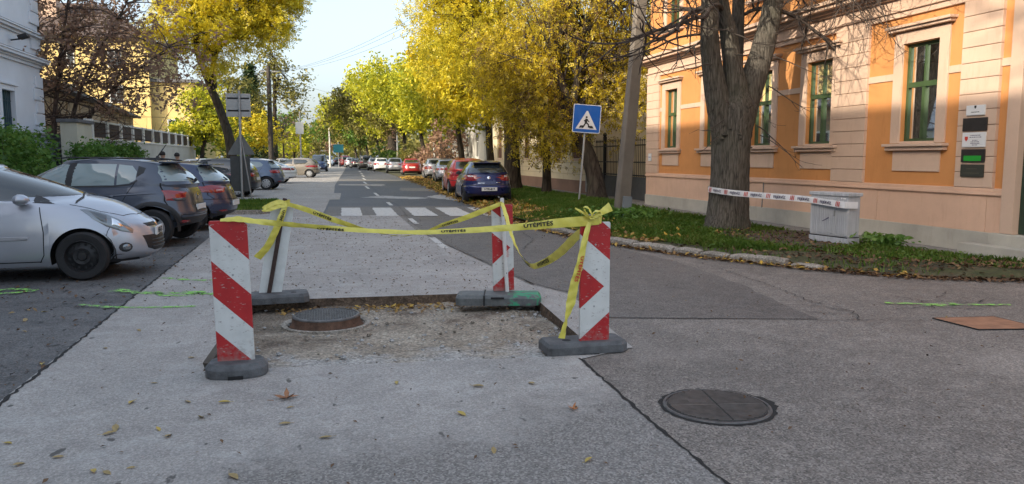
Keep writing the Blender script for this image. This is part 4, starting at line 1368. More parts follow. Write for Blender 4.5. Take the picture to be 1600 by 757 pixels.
# tall pale house set back, filling the gaps between the leaves
tb = thing('tall_house', 'tall whitish house set back behind the hanging yellow leaves', 'building', (17, 36, 0))
mb = MB(); mb.box(14.5, 26, 0, 24, 27.2, 9.5); part('wall', mb, M['paleyellow'], tb)
for x in (15.4, 17.6, 19.8):
    mb = MB(); mb.box(x, 25.97, 5.2, x + 1.1, 26.02, 7.0); w = part('window', mb, M['brownplinth'], tb)
    mb = MB(); mb.box(x + 0.08, 25.95, 5.28, x + 1.02, 25.972, 6.92); mb.build('pane', simple_cached('dark_pane', (0.03, 0.035, 0.04), 0.1), w)
mb = MB(); mb.box(14.3, 25.8, 9.5, 24.2, 27.5, 9.8); part('roof_edge', mb, M['cream'], tb)
# further pale house down the street
fb_ = thing('far_house', 'far white house front showing between tree trunks on the right', 'building', (11.8, 60, 0))
fw = [(y, y + 1.2, 1.6, 3.4) for y in (53, 57, 61, 65)]
mb = MB(); facade(mb, 11.6, 51, 69, 0, 4.9, fw, 0.12); mb.add([(11.6, 51, 0), (20, 51, 0), (20, 51, 4.9), (11.6, 51, 4.9)], [(0, 1, 2, 3)]); part('wall', mb, M['fencewall'], fb_)
for (a, b, c, d) in fw:
    mb = MB(); mb.box(11.68, a, c, 11.74, b, d); w = part('window', mb, simple_cached('dark_pane', (0.03, 0.035, 0.04), 0.1), fb_)
    f = MB(); f.box(11.66, (a + b) / 2 - 0.04, c, 11.7, (a + b) / 2 + 0.04, d); f.box(11.66, a, c + 1.1, 11.695, b, c + 1.17); f.build('frame', M['white'], w)
mb = MB(); mb.add([(11.2, 50.7, 4.9), (20, 50.7, 4.9), (20, 69.3, 4.9), (11.2, 69.3, 4.9), (15.5, 50.8, 7.6), (15.5, 69.2, 7.6)], [(0, 3, 5, 4), (1, 4, 5, 2), (0, 4, 1), (3, 2, 5), (0, 1, 2, 3)]); part('roof', mb, M['roof'], fb_)

# ---------------- left side
WX = -11.0
wb_ = thing('white_house', 'large white plastered house with corner quoins and a moulded ledge at far left', 'building', (WX, 20, 0))
ww = [(y, y + 1.2, 1.9, 3.98) for y in (31.4, 27.4, 23.4, 19.4, 15.4, 11.4, 7.4, 3.4)]
wu = [(y, y + 1.2, 7.4, 9.6) for y in (31.4, 27.4, 23.4, 19.4, 15.4, 11.4, 7.4, 3.4)]
mb = MB(); facade(mb, WX, -42, 35.6, -0.1, 13.2, ww + wu, 0.22, face=1)
mb.add([(WX, 35.6, 0), (WX - 13, 35.6, 0), (WX - 13, 35.6, 13.2), (WX, 35.6, 13.2), (WX - 13, -42, 0), (WX - 13, -42, 13.2), (WX, -42, 0), (WX, -42, 13.2)], [(0, 1, 2, 3), (1, 4, 5, 2), (4, 6, 7, 5)])
part('wall', mb, M['whitewall'], wb_)
mb = MB(); mb.add([(WX + 0.6, -42.5, 13.2), (WX + 0.6, 36.2, 13.2), (WX - 13.6, 36.2, 13.2), (WX - 13.6, -42.5, 13.2), (WX - 6.5, -36, 16.4), (WX - 6.5, 30, 16.4)], [(0, 1, 5, 4), (1, 2, 5), (2, 3, 4, 5), (3, 0, 4), (0, 3, 2, 1)])
part('roof', mb, M['roof'], wb_)
def ledge(z, steps, name):
    mb = MB()
    for (x, h0, h1) in steps:
        mb.box(WX - 0.1, -42, z + h0, WX + x, 35.6 + x, z + h1)
    part(name, mb, M['whitewall'], wb_, bevel=0.01)
ledge(5.12, [(0.08, 0, 0.12), (0.16, 0.12, 0.2), (0.3, 0.2, 0.3), (0.34, 0.3, 0.36)], 'ledge')
ledge(6.2, [(0.08, 0, 0.1), (0.2, 0.1, 0.2), (0.26, 0.2, 0.26)], 'ledge')
ledge(12.4, [(0.1, 0, 0.2), (0.3, 0.2, 0.45), (0.55, 0.45, 0.75)], 'eaves_cornice')
mb = MB(); mb.box(WX - 0.1, -42, 5.482, WX + 0.33, 35.93, 5.5); mb.box(WX - 0.1, -42, 6.462, WX + 0.25, 35.85, 6.48); part('flashing', mb, M['slate'], wb_)
z = 0.3
i = 0
while z < 12.2:
    if not (4.75 < z < 5.5 or 5.9 < z < 6.45):
        L = 0.95 if i % 2 else 0.75
        mb = MB(); mb.box(WX - 0.6, 35.6 - L, z + 0.02, WX + 0.07, 35.67, z + 0.48); part('quoin', mb, M['whitewall'], wb_, bevel=0.03)
    z += 0.5; i += 1
for (a, b, c, d) in ww + wu:
    mb = MB(); mb.box(WX - 0.2, a, c, WX - 0.14, b, d); w = part('window', mb, M['tealbars'], wb_)
    f = MB()
    for k in range(7):
        y = a + 0.08 + (b - a - 0.16) * k / 6
        f.box(WX - 0.11, y - 0.012, c, WX - 0.09, y + 0.012, d)
    for zz in (c + 0.5, c + 1.1, c + 1.7):
        f.box(WX - 0.12, a, zz, WX - 0.1, b, zz + 0.04)
    f.build('window_bars', simple_cached('dark_teal', (0.03, 0.06, 0.075), 0.4), w)['kind'] = 'stuff'
    f = MB(); f.box(WX - 0.135, (a + b) / 2 - 0.05, c, WX - 0.115, (a + b) / 2 + 0.05, d); f.build('mullion', M['tealbars'], w)
    mb = MB(); mb.box(WX - 0.1, a - 0.22, c, WX + 0.05, a - 0.004, d + 0.2); mb.box(WX - 0.1, b + 0.004, c, WX + 0.05, b + 0.22, d + 0.2); mb.box(WX - 0.09, a, d + 0.004, WX + 0.046, b, d + 0.2); mb.box(WX - 0.1, a - 0.3, d + 0.2, WX + 0.11, b + 0.3, d + 0.28)
    part('window_surround', mb, M['whitewall'], wb_, bevel=0.01)
t = thing('floodlight', 'small dark floodlight on a bracket on the white house wall', 'lamp', (WX + 0.03, 32.6, 5.85))
mb = MB(); mb.tube([(0, 0, 0), (0.35, 0, 0.06)], 0.03, 6); mb.build('bracket', M['blacktrim'], t)
mb = MB(); mb.box(0.3, -0.18, -0.08, 0.62, 0.18, 0.06, mat=Matrix.Rotation(R(-20), 4, 'Y')); mb.build('lamp_housing', M['blacktrim'], t, bevel=0.02)

lb = thing('low_shed_house', 'low tan building with a dark sloping roof behind the brown leaved tree', 'building', (-14, 55, 0))
A_, B_ = Vector((-12.7, 41.5)), Vector((-15.8, 74))
dv = (B_ - A_).normalized(); nv = Vector((-dv.y, dv.x))
mb = MB()
P = [A_, B_, B_ + nv * 8, A_ + nv * 8]
mb.add([(p.x, p.y, 0) for p in P] + [(p.x, p.y, 4.95) for p in P], [(0, 1, 5, 4), (1, 2, 6, 5), (2, 3, 7, 6), (3, 0, 4, 7)])
part('wall', mb, M['tan'], lb)
mb = MB()
e = [A_ - nv * 0.6 - dv * 0.5, B_ - nv * 0.6 + dv * 0.5]
rdg = [A_ + nv * 4 - dv * 0.5, B_ + nv * 4 + dv * 0.5]
bk = [A_ + nv * 8.4 - dv * 0.5, B_ + nv * 8.4 + dv * 0.5]
mb.add([(e[0].x, e[0].y, 4.95), (e[1].x, e[1].y, 4.95), (rdg[1].x, rdg[1].y, 6.3), (rdg[0].x, rdg[0].y, 6.3), (bk[0].x, bk[0].y, 4.95), (bk[1].x, bk[1].y, 4.95), (e[0].x, e[0].y, 5.12), (e[1].x, e[1].y, 5.12)],
       [(6, 7, 2, 3), (3, 2, 5, 4), (0, 1, 7, 6), (0, 6, 3, 4), (1, 5, 2, 7), (0, 4, 5, 1)])
part('roof', mb, M['slate'], lb)
for k in range(9):
    p = A_.lerp(B_, (k + 0.5) / 9)
    mb = MB(); mb.box(-0.6, -0.02, 1.0, 0.6, 0.06, 4.7, mat=Matrix.Translation((p.x, p.y, 0)) @ Matrix.Rotation(math.atan2(dv.y, dv.x), 4, 'Z') @ Matrix.Rotation(math.pi, 4, 'Z'))
    part('wall_panel', mb, M['tan'], lb, bevel=0.02)

yb = thing('yellow_house', 'bright yellow sunlit house rising behind the brown leaved tree', 'building', (-20, 84, 0))
mb = MB(); mb.box(-44, 80, 0, -15.5, 96, 12.6); mb.box(-15.5, 80.8, 0, -11.6, 94, 8.7); part('wall', mb, M['yellow'], yb)
mb = MB(); mb.add([(-45, 79.4, 12.6), (-15, 79.4, 12.6), (-15, 96.6, 12.6), (-45, 96.6, 12.6), (-38, 88, 17), (-21, 88, 17)], [(0, 1, 5, 4), (1, 2, 5), (2, 3, 4, 5), (3, 0, 4), (3, 2, 1, 0)]); part('roof', mb, M['roof'], yb)
mb = MB(); mb.box(-15.5, 80.4, 8.7, -11.2, 94.4, 9.0); part('roof_edge', mb, M['slate'], yb)
mb = MB(); mb.box(-25.5, 84, 14, -24.2, 85.3, 19.5); part('chimney', mb, M['cream'], yb)
for x in (-39, -35, -31, -27, -23, -19):
    for z in (2.2, 6.6, 9.9):
        mb = MB(); mb.box(x, 79.93, z, x + 1.2, 80.05, z + 1.7); w = part('window', mb, M['white'], yb)
        f = MB(); f.box(x + 0.1, 79.91, z + 0.1, x + 0.56, 79.94, z + 1.6); f.box(x + 0.64, 79.91, z + 0.1, x + 1.1, 79.94, z + 1.6); f.build('pane', simple_cached('dark_pane', (0.03, 0.035, 0.04), 0.1), w)
for z in (3.6,):
    mb = MB(); mb.box(-14.2, 80.73, z, -13, 80.85, z + 1.6); w = part('window', mb, M['white'], yb)
    f = MB(); f.box(-14.1, 80.71, z + 0.1, -13.1, 80.74, z + 1.5); f.build('pane', simple_cached('dark_pane', (0.03, 0.035, 0.04), 0.1), w)

# raised terrace wall with brown boarded railing
fw_ = thing('terrace_fence', 'white terrace wall topped with brown panels between white posts', 'fence', (-9.3, 49, 0))
mb = MB(); mb.box(-9.55, 35.4, 0, -9.25, 63.4, 2.28); part('wall', mb, M['fencewall'], fw_)
mb = MB(); mb.box(-9.6, 35.4, 2.28, -9.2, 63.45, 2.36); part('coping', mb, M['white'], fw_)
mb = MB(); mb.box(-9.75, 33.4, 0, -9.15, 35.4, 2.9); part('gate_pier', mb, plaster('pier_plaster', (0.5, 0.48, 0.39)), fw_, bevel=0.02)
mb = MB(); mb.box(-9.85, 33.3, 2.9, -9.05, 35.5, 3.03); part('pier_cap', mb, M['slate'], fw_, bevel=0.02)
mb = MB(); mb.box(-9.45, 35.4, 3.06, -9.35, 63.4, 3.14); part('top_rail', mb, M['white'], fw_)
n = 11
for k in range(n + 1):
    y = 36.2 + (63.2 - 36.2) * k / n
    mb = MB(); mb.box(-9.48, y - 0.13, 2.36, -9.3, y + 0.13, 3.16); part('post', mb, M['white'], fw_, bevel=0.01)
    if k < n:
        y1 = 36.2 + (63.2 - 36.2) * (k + 1) / n
        mb = MB()
        yy = y + 0.16
        while yy < y1 - 0.2:
            mb.box(-9.42, yy, 2.42, -9.38, yy + 0.105, 3.05)
            yy += 0.125
        o = part('board_panel', mb, M['brownwood'], fw_); o['kind'] = 'stuff'
mf = thing('metal_fence', 'short length of grey corrugated metal fence between hedge and pier', 'fence', (-10.2, 34, 0))
mb = MB()
vs = []
for k in range(41):
    z = 0.1 + 2.3 * k / 40
    x = -10.2 + 0.03 * (1 if (k // 2) % 2 else -1)
    vs += [(x, 30.8, z), (x, 37.4, z)]
mb.add(vs, [(2 * k, 2 * k + 1, 2 * k + 3, 2 * k + 2) for k in range(40)])
part('corrugated_sheet', mb, simple('grey_sheet', (0.23, 0.26, 0.3), 0.5, 0.3, var=0.1), mf)
mb = MB(); mb.box(-10.3, 30.8, 2.4, -10.15, 37.4, 2.46); part('top_rail', mb, M['greymetal'], mf)
for y in (30.85, 34.1, 37.35):
    mb = MB(); mb.box(-10.3, y - 0.05, 0, -10.24, y + 0.05, 2.4); part('post', mb, M['greymetal'], mf)
# ------------------------------------------------------------------ street furniture
# crossing sign on the right
t = thing('crossing_sign', 'blue pedestrian crossing sign on a thin leaning grey pole in the grass', 'road sign', (8.14, 23.75, 0.03))
mb = MB(); mb.tube([(0, 0, -0.05), (0.27, 0.06, 3.2)], 0.033, 10); mb.build('pole', M['galv'], t, smooth=40)
sg = MB()
w = 0.45
def rrect(w, h, r, n=4):
    out = []
    for (cx, cy, a0) in ((w - r, h - r, 0), (-w + r, h - r, 90), (-w + r, -h + r, 180), (w - r, -h + r, 270)):
        for k in range(n + 1):
            a = R(a0 + 90 * k / n)
            out.append((cx + r * math.cos(a), cy + r * math.sin(a)))
    return out
XZ = Matrix(((1, 0, 0, 0), (0, 0, -1, 0), (0, 1, 0, 0), (0, 0, 0, 1)))
SM = Matrix.Translation((0.235, -0.01, 2.75)) @ Matrix.Rotation(R(4), 4, 'Y') @ Matrix.Rotation(R(-10), 4, 'Z') @ XZ
sg.prism(rrect(w, w, 0.05), 0.03, 0.05, mat=SM)
plate = sg.build('sign_plate', simple('sign_white', (0.62, 0.66, 0.72), 0.35), t)
def flat(name, outl, z, mat, parent):
    b = MB(); b.prism(outl, z, z + 0.003, mat=SM); return b.build(name, mat, parent)
flat('blue_field', rrect(w - 0.022, w - 0.022, 0.04), 0.05, simple('sign_blue', (0.008, 0.10, 0.42), 0.3, coat=0.3), plate)
flat('white_triangle', [(-0.345, -0.335), (0.345, -0.335), (0.02, 0.25), (-0.02, 0.25)], 0.054, simple('sign_white_face', (0.66, 0.67, 0.68), 0.35), plate)
blk = M['ink']
def stroke(a, b, wd):
    a, b = Vector(a), Vector(b)
    d = (b - a).normalized(); n = Vector((-d.y, d.x)) * wd / 2
    return [tuple(a - n), tuple(b - n), tuple(b + n), tuple(a + n)]
for (a, b, wd) in (((0.0, 0.0), (-0.03, -0.13), 0.085), ((-0.02, -0.12), (-0.105, -0.27), 0.045), ((-0.02, -0.12), (0.06, -0.18), 0.045), ((0.06, -0.17), (0.075, -0.28), 0.04), ((0.0, -0.02), (0.085, -0.10), 0.03), ((-0.01, -0.01), (-0.09, -0.08), 0.03)):
    flat('walking_figure', stroke(a, b, wd), 0.0575 + random.uniform(0, 0.0008), blk, plate)
flat('figure_head', [(-0.01 + 0.034 * math.cos(R(k * 36)), 0.05 + 0.034 * math.sin(R(k * 36))) for k in range(10)], 0.0578, blk, plate)
for x in (-0.21, -0.13, 0.14, 0.21):
    flat('crossing_bar', [(x - 0.035, -0.30), (x + 0.035, -0.30), (x + 0.035 - x * 0.25, -0.22), (x - 0.035 - x * 0.25, -0.22)], 0.0575, blk, plate)

# signs seen from behind on the left
t = thing('sign_post', 'grey backs of a square, a triangular and a rectangular road sign on one post', 'road sign', (-2.5, 26.7, 0.08))
mb = MB(); mb.tube([(-0.02, 0, -0.1), (0.0, 0, 3.62)], 0.04, 10); mb.build('pole', M['galv'], t, smooth=40)
mb = MB(); mb.tube([(0.3, 0.05, -0.1), (-0.02, 0.05, 2.3)], 0.022, 8); mb.build('brace', M['galv'], t, smooth=40)
def back(name, outl, y, mat):
    b = MB(); b.prism(outl, y, y + 0.02, mat=XZ); return b.build(name, mat, t, bevel=0.004)
q = back('square_sign', [(-0.42 + 0, 2.78), (0.34, 2.78), (0.34, 3.53), (-0.42, 3.53)], -0.07, simple('aluminium_back', (0.36, 0.36, 0.35), 0.5, 0.3, var=0.1))
for z in (2.95, 3.35):
    b = MB(); b.box(-0.38, 0.05, z, 0.3, 0.068, z + 0.05); b.build('stiffener', M['galv'], q)
b = MB(); b.box(-0.03, 0.045, 2.8, 0.03, 0.1, 3.5); b.build('clamp', M['slate'], q)
tri = back('triangle_sign', [(-0.42, 1.55), (0.40, 1.55), (0.40, 1.6), (0.02, 2.24), (-0.03, 2.24), (-0.42, 1.6)], -0.07, simple('grey_back_dark', (0.13, 0.135, 0.13), 0.6, var=0.15))
back('board_sign', [(-0.36, 0.36), (0.26, 0.36), (0.26, 1.5), (-0.36, 1.5)], -0.075, simple('charcoal_back', (0.05, 0.052, 0.052), 0.6, var=0.2))

# concrete power pole
t = thing('concrete_pole', 'grey tapered concrete power pole leaning right beside the crossing sign', 'utility pole', (7.06, 17.5, 0.0))
mb = MB()
def hpole(mb, base, top, w0, w1):
    a, b = Vector(base), Vector(top)
    n = 6
    vs = []
    for i in range(n + 1):
        p = a.lerp(b, i / n); w = (w0 + (w1 - w0) * i / n) / 2
        for (x, y) in ((-w, -w * 0.7), (-w * 0.85, -w), (w * 0.85, -w), (w, -w * 0.7), (w, w * 0.7), (w * 0.85, w), (-w * 0.85, w), (-w, w * 0.7)):
            vs.append((p.x + x, p.y + y, p.z))
    fs = [(i * 8 + k, i * 8 + (k + 1) % 8, i * 8 + 8 + (k + 1) % 8, i * 8 + 8 + k) for i in range(n) for k in range(8)] + [tuple(n * 8 + k for k in range(8))]
    mb.add(vs, fs)
hpole(mb, (0, 0, -0.2), (0.72, 0, 8.6), 0.33, 0.2)
mb.build('post', plaster('pole_concrete', (0.17, 0.145, 0.12), 0.25), t)
mb = MB(); mb.box(-0.06, -0.26, 0.05, 0.16, -0.19, 0.62, mat=Matrix.Rotation(R(4.6), 4, 'Y')); mb.build('meter_box', simple('pole_box', (0.2, 0.22, 0.24), 0.5, 0.2), t, bevel=0.008)
mb = MB(); mb.box(-0.3, -0.06, 7.9, 1.6, 0.06, 8.02); mb.build('crossarm', M['greymetal'], t)
for x in (-0.2, 0.25, 1.05, 1.5):
    mb = MB(); mb.lathe([(0.02, 8.0), (0.05, 8.06), (0.03, 8.12), (0.05, 8.18), (0.02, 8.24), (0.0, 8.25)], 8, center=(x, 0, 0.02), caps=False); mb.build('insulator', M['white'], t)

# other poles down the street
def pole(name, label, x, y, h, r, mat, arm=None, group=None):
    t = thing(name, label, 'utility pole', (x, y, 0), 0, group)
    mb = MB(); mb.tube([(0, 0, -0.1), (0, 0, h)], [r, r * 0.7], 10); mb.build('post', mat, t, smooth=40)
    if arm:
        mb = MB(); mb.box(-arm, -0.05, h - 0.5, arm, 0.05, h - 0.4); mb.build('crossarm', M['greymetal'], t)
    return t
wood = simple('tarred_wood', (0.045, 0.038, 0.032), 0.9, var=0.3)
pole('wooden_pole', 'dark wooden power pole rising among the trees on the left', -4.1, 70, 9.3, 0.24, wood, 0.7)
pole('white_pole', 'slim white pole among the yellow trees on the right', 8.95, 62, 5.0, 0.1, M['fencewall'])
pole('white_pole', 'thin grey post beside the far trees, straight past the parked cars', 8.7, 90, 6.0, 0.1, M['galv'])
pole('white_pole', 'pale far post left of the road near a dark van', 1.5, 124, 9, 0.13, M['fencewall'])
t = thing('sign_post', 'small far road sign back on a pale post left of the street', 'road sign', (-1.9, 82, 0))
mb = MB(); mb.tube([(0, 0, 0), (0, 0, 6.2)], 0.09, 8); mb.build('pole', M['galv'], t)
mb = MB(); mb.box(-0.45, -0.12, 3.9, 0.35, -0.08, 5.1); mb.build('sign_plate', simple('pale_plate', (0.5, 0.52, 0.52), 0.5), t)
t = thing('direction_sign', 'small blue green direction sign far down the street', 'road sign', (2.9, 128, 0))
mb = MB(); mb.tube([(0, 0, 0), (0, 0, 4)], 0.07, 8); mb.build('pole', M['galv'], t)
mb = MB(); mb.box(-0.8, -0.12, 2.3, 0.8, -0.08, 3.6); mb.build('sign_plate', simple('teal_sign', (0.02, 0.16, 0.2), 0.5), t)
def wire(a, b, sag, label):
    pts = []
    for i in range(25):
        u = i / 24
        p = Vector(a).lerp(Vector(b), u); p.z -= sag * 4 * u * (1 - u)
        pts.append(p)
    mb = MB(); mb.tube(pts, 0.007, 4); tag(mb.build('power_line', M['blacktrim']), label, 'cable', 'power lines over the street')
for i, dx in enumerate((-0.2, 0.25, 1.05)):
    wire((7.75 + dx, 17.5, 8.25), (-4.1 + dx * 0.5, 70, 8.9), 1.2, ('leftmost', 'middle', 'rightmost')[i] + ' of the three thin power lines crossing high over the street')
wire((8.95, 62, 4.9), (-4.1, 70, 8.6), 0.3, 'thin cable from the wooden pole across to the slim white pole')

# utility cabinet
t = thing('utility_cabinet', 'streaked pale grey ribbed utility cabinet standing by the orange house wall', 'utility cabinet', (8.66, 11.74, 0.03), math.atan2(0.14, 0.81))
W, D, H_ = 0.84, 0.27, 0.92
m, nt, b = new_mat('weathered_cabinet')
v = coords(nt)
f = noise(nt, coords(nt, (60, 26, 1.5)), 1.0, 5, 0.65)
f2 = noise(nt, v, 3, 5)
c = ramp(nt, f, [(0.3, (0.26, 0.27, 0.29)), (0.5, (0.42, 0.43, 0.45)), (0.7, (0.54, 0.55, 0.57))])
c = mixc(nt, 0.4, c, ramp(nt, f2, [(0.3, (0.34, 0.34, 0.36)), (0.7, (0.52, 0.53, 0.55))]))
nt.links.new(c, b.inputs['Base Color']); b.inputs['Roughness'].default_value = 0.6
M['cabinet'] = m
mb = MB(); mb.box(0, -W / 2, 0.12, D, W / 2, H_ - 0.07); body = mb.build('body', M['cabinet'], t, bevel=0.006)
mb = MB(); mb.box(-0.012, -W / 2 - 0.015, -0.1, D + 0.01, W / 2 + 0.015, 0.13); mb.build('plinth', M['cabinet'], t, bevel=0.01)
mb = MB(); mb.box(-0.03, -W / 2 - 0.03, H_ - 0.07, D + 0.03, W / 2 + 0.03, H_ - 0.01); mb.build('lid', M['cabinet'], t, bevel=0.012)
mb = MB(); mb.box(-0.006, -W / 2, 0.13, D, W / 2, 0.15); mb.build('bottom_gap', M['dark'], t)
for (y0, y1) in ((-W / 2 + 0.005, -W / 2 + 0.24), (-W / 2 + 0.25, W / 2 - 0.005)):
    mb = MB(); mb.box(-0.012, y0, 0.17, 0.002, y1, H_ - 0.08); dr = mb.build('door', M['cabinet'], t, bevel=0.003)
    y = y0 + 0.02
    r0 = None
    while y < y1 - 0.02:
        if r0 is None:
            mb = MB(); mb.box(-0.02, -0.011, 0.2, -0.011, 0.011, H_ - 0.1); r0 = mb.build('rib', M['cabinet'], dr, bevel=0.003); r0.location = (0, y, 0)
        else:
            c_ = r0.copy(); COL.objects.link(c_); c_.location = (0, y, 0)
        y += 0.042
mb = MB(); mb.box(-0.03, -0.16, 0.5, -0.012, -0.13, 0.6); mb.build('latch', M['greymetal'], t)
mb = MB(); mb.box(-0.0225, -0.38, 0.8, -0.0205, -0.32, 0.83); mb.box(-0.0225, -0.3, 0.8, -0.0205, -0.27, 0.83); mb.build('sticker', M['plaquewhite'], t)['kind'] = 'stuff'
mb = MB(); mb.prism([(-0.02, 0.48), (0.13, 0.40), (0.13, 0.39), (0.1, 0.40), (-0.02, 0.455)], -0.0, 0.002, mat=Matrix.Translation((-0.0205, 0, 0)) @ Matrix(((0, 0, -1, 0), (1, 0, 0, 0), (0, 1, 0, 0), (0, 0, 0, 1)))); mb.build('dark_stroke', M['inkblue'], t)  # thin dark slanting stroke on the cabinet front

# white printed tape: round the big tree, across to the cabinet
TC = Vector((8.28, 14.5))
pts = []
rr = 0.43
for a in (20, 55, 90, 125, 160, 185):
    pts.append((TC.x + rr * math.cos(R(a)), TC.y + rr * math.sin(R(a)), 0.93 - 0.05 * (a - 20) / 165))
pts += [(7.93, 13.9, 0.85), (8.15, 13.2, 0.825), (8.37, 12.6, 0.81), (8.51, 12.14, 0.795), (8.56, 11.75, 0.77), (8.62, 11.34, 0.745), (8.68, 11.29, 0.74), (8.88, 11.28, 0.735)]
WT = 0.115
def white_tape():
    o = ribbon('barrier_tape', pts, [WT] * len(pts), [UP] * len(pts), M['tapeW'], 150, curl=0.004)
    tag(o, 'white tape printed in black and red, tied from the big tree to the cabinet', 'barrier tape')
    P = smooth_path(pts, 400)
    cum = [0]
    for a, b in zip(P, P[1:]):
        cum.append(cum[-1] + (b - a).length)
    def place(verts2, faces, s0, mat, name):
        for side in (1, -1):
            out = []
            for x, y in verts2:
                s = s0 + x
                i = int(np.clip(np.searchsorted(cum, s) - 1, 0, 398))
                u = np.clip((s - cum[i]) / max(1e-6, cum[i + 1] - cum[i]), 0, 1)
                p = P[i].lerp(P[i + 1], u)
                d = (P[i + 1] - P[i]).normalized()
                nrm = Vector((d.y, -d.x, 0)).normalized()
                out.append(Vector((p.x, p.y, p.z + y)) + nrm * 0.011 * side)
            link_mesh(name, out, faces, mat, o)
    s = 0.25
    while s < cum[-1] - 0.3:
        tv, tf = text_mesh('FEJÉRVÍZ', 0.07)
        tv = [(x, y - 0.015) for x, y in tv]
        # bolder: doubled strokes
        place(tv + [(x + 0.005, y + 0.002) for x, y in tv], list(tf) + [tuple(i + len(tv) for i in f) for f in tf], s, M['inkblue'], 'lettering')
        for k in range(3):
            x0 = 0.365 + k * 0.034
            place([(x0, -0.03), (x0 + 0.016, -0.03), (x0 + 0.034, 0.056), (x0 + 0.018, 0.056)], [(0, 1, 2, 3)], s, M['inkred'], 'red_slash')
        s += 0.53
    # text is set low on the strip
    return o
wt_ = white_tape()
for ch in wt_.children:
    ch.location.z -= 0.012
# ------------------------------------------------------------------ cars
def car_paint(name, col, metal=0.5, rough=0.32):
    m, nt, b = new_mat(name)
    v = coords(nt)
    f = noise(nt, v, 2.5, 5, 0.6)
    b.inputs['Base Color'].default_value = (*col, 1)
    b.inputs['Metallic'].default_value = metal
    nt.links.new(ramp(nt, f, [(0.3, rough * 0.85), (0.7, rough * 1.25)]), b.inputs['Roughness'])
    b.inputs['Coat Weight'].default_value = 0.8
    b.inputs['Coat Roughness'].default_value = 0.05
    return m
PAINT = dict(
    silver=car_paint('paint_silver', (0.42, 0.44, 0.49), 0.6, 0.34),
    darkgrey=car_paint('paint_blue_grey', (0.06, 0.072, 0.1), 0.4, 0.3),
    navy=car_paint('paint_navy', (0.03, 0.042, 0.09), 0.35, 0.28),
    royal=car_paint('paint_deep_blue', (0.010, 0.016, 0.095), 0.3, 0.28),
    bluegrey=car_paint('paint_steel_blue', (0.09, 0.125, 0.19), 0.45, 0.32),
    white=car_paint('paint_white', (0.72, 0.73, 0.74), 0.0, 0.35),
    lightgrey=car_paint('paint_light_grey', (0.5, 0.51, 0.53), 0.4, 0.35),
    beige=car_paint('paint_grey_beige', (0.24, 0.215, 0.18), 0.4, 0.35),
    vanblue=car_paint('paint_van_blue', (0.02, 0.04, 0.11), 0.3, 0.3),
    red=car_paint('paint_red', (0.5, 0.012, 0.012), 0.0, 0.35),
    darkred=car_paint('paint_dark_red', (0.32, 0.02, 0.02), 0.2, 0.35),
    brown=car_paint('paint_grey_brown', (0.1, 0.09, 0.08), 0.4, 0.35),
    black=car_paint('paint_black', (0.018, 0.018, 0.02), 0.2, 0.3),
    blackblue=car_paint('paint_black_blue', (0.02, 0.024, 0.032), 0.3, 0.3))
def car_glass(name, col):
    m, nt, b = new_mat(name)
    b.inputs['Base Color'].default_value = (*col, 1)
    b.inputs['Roughness'].default_value = 0.04
    b.inputs['Specular IOR Level'].default_value = 0.9
    b.inputs['Coat Weight'].default_value = 0.6
    b.inputs['Coat Roughness'].default_value = 0.02
    return m
M['cglass'] = car_glass('car_glass', (0.02, 0.026, 0.028))
M['cglass2'] = car_glass('car_glass_pale', (0.25, 0.31, 0.31))  # pale base colour imitates bright sky and hedge reflected in the windows
M['tyre'] = simple('tyre', (0.018, 0.018, 0.019), 0.85, var=0.2, vscale=12)
M['steelrim'] = simple('black_steel_rim', (0.022, 0.022, 0.024), 0.5, 0.3)
M['rim'] = simple('silver_rim', (0.5, 0.51, 0.52), 0.35, 0.7)
M['lens_red'] = simple('red_lens', (0.26, 0.005, 0.01), 0.12, coat=1.0)
M['lens_white'] = simple('pale_lens', (0.6, 0.57, 0.56), 0.12, coat=1.0)
M['lens_pink'] = simple('pink_lens', (0.55, 0.25, 0.24), 0.12, coat=1.0)
M['head_lens'] = simple('headlamp_lens', (0.2, 0.22, 0.24), 0.08, 0.5, coat=1.0)
M['head_dark'] = simple('headlamp_inner', (0.09, 0.1, 0.11), 0.2, 0.4, coat=1.0)
M['chrome'] = simple('chrome', (0.7, 0.7, 0.72), 0.15, 1.0)
M['platew'] = simple('number_plate', (0.66, 0.66, 0.64), 0.45)
M['grille'] = simple('black_grille', (0.015, 0.015, 0.016), 0.5)
M['seam'] = simple('panel_gap', (0.01, 0.01, 0.011), 0.9)

def smoothstep(a, b, x):
    t = max(0.0, min(1.0, (x - a) / (b - a)))
    return t * t * (3 - 2 * t)

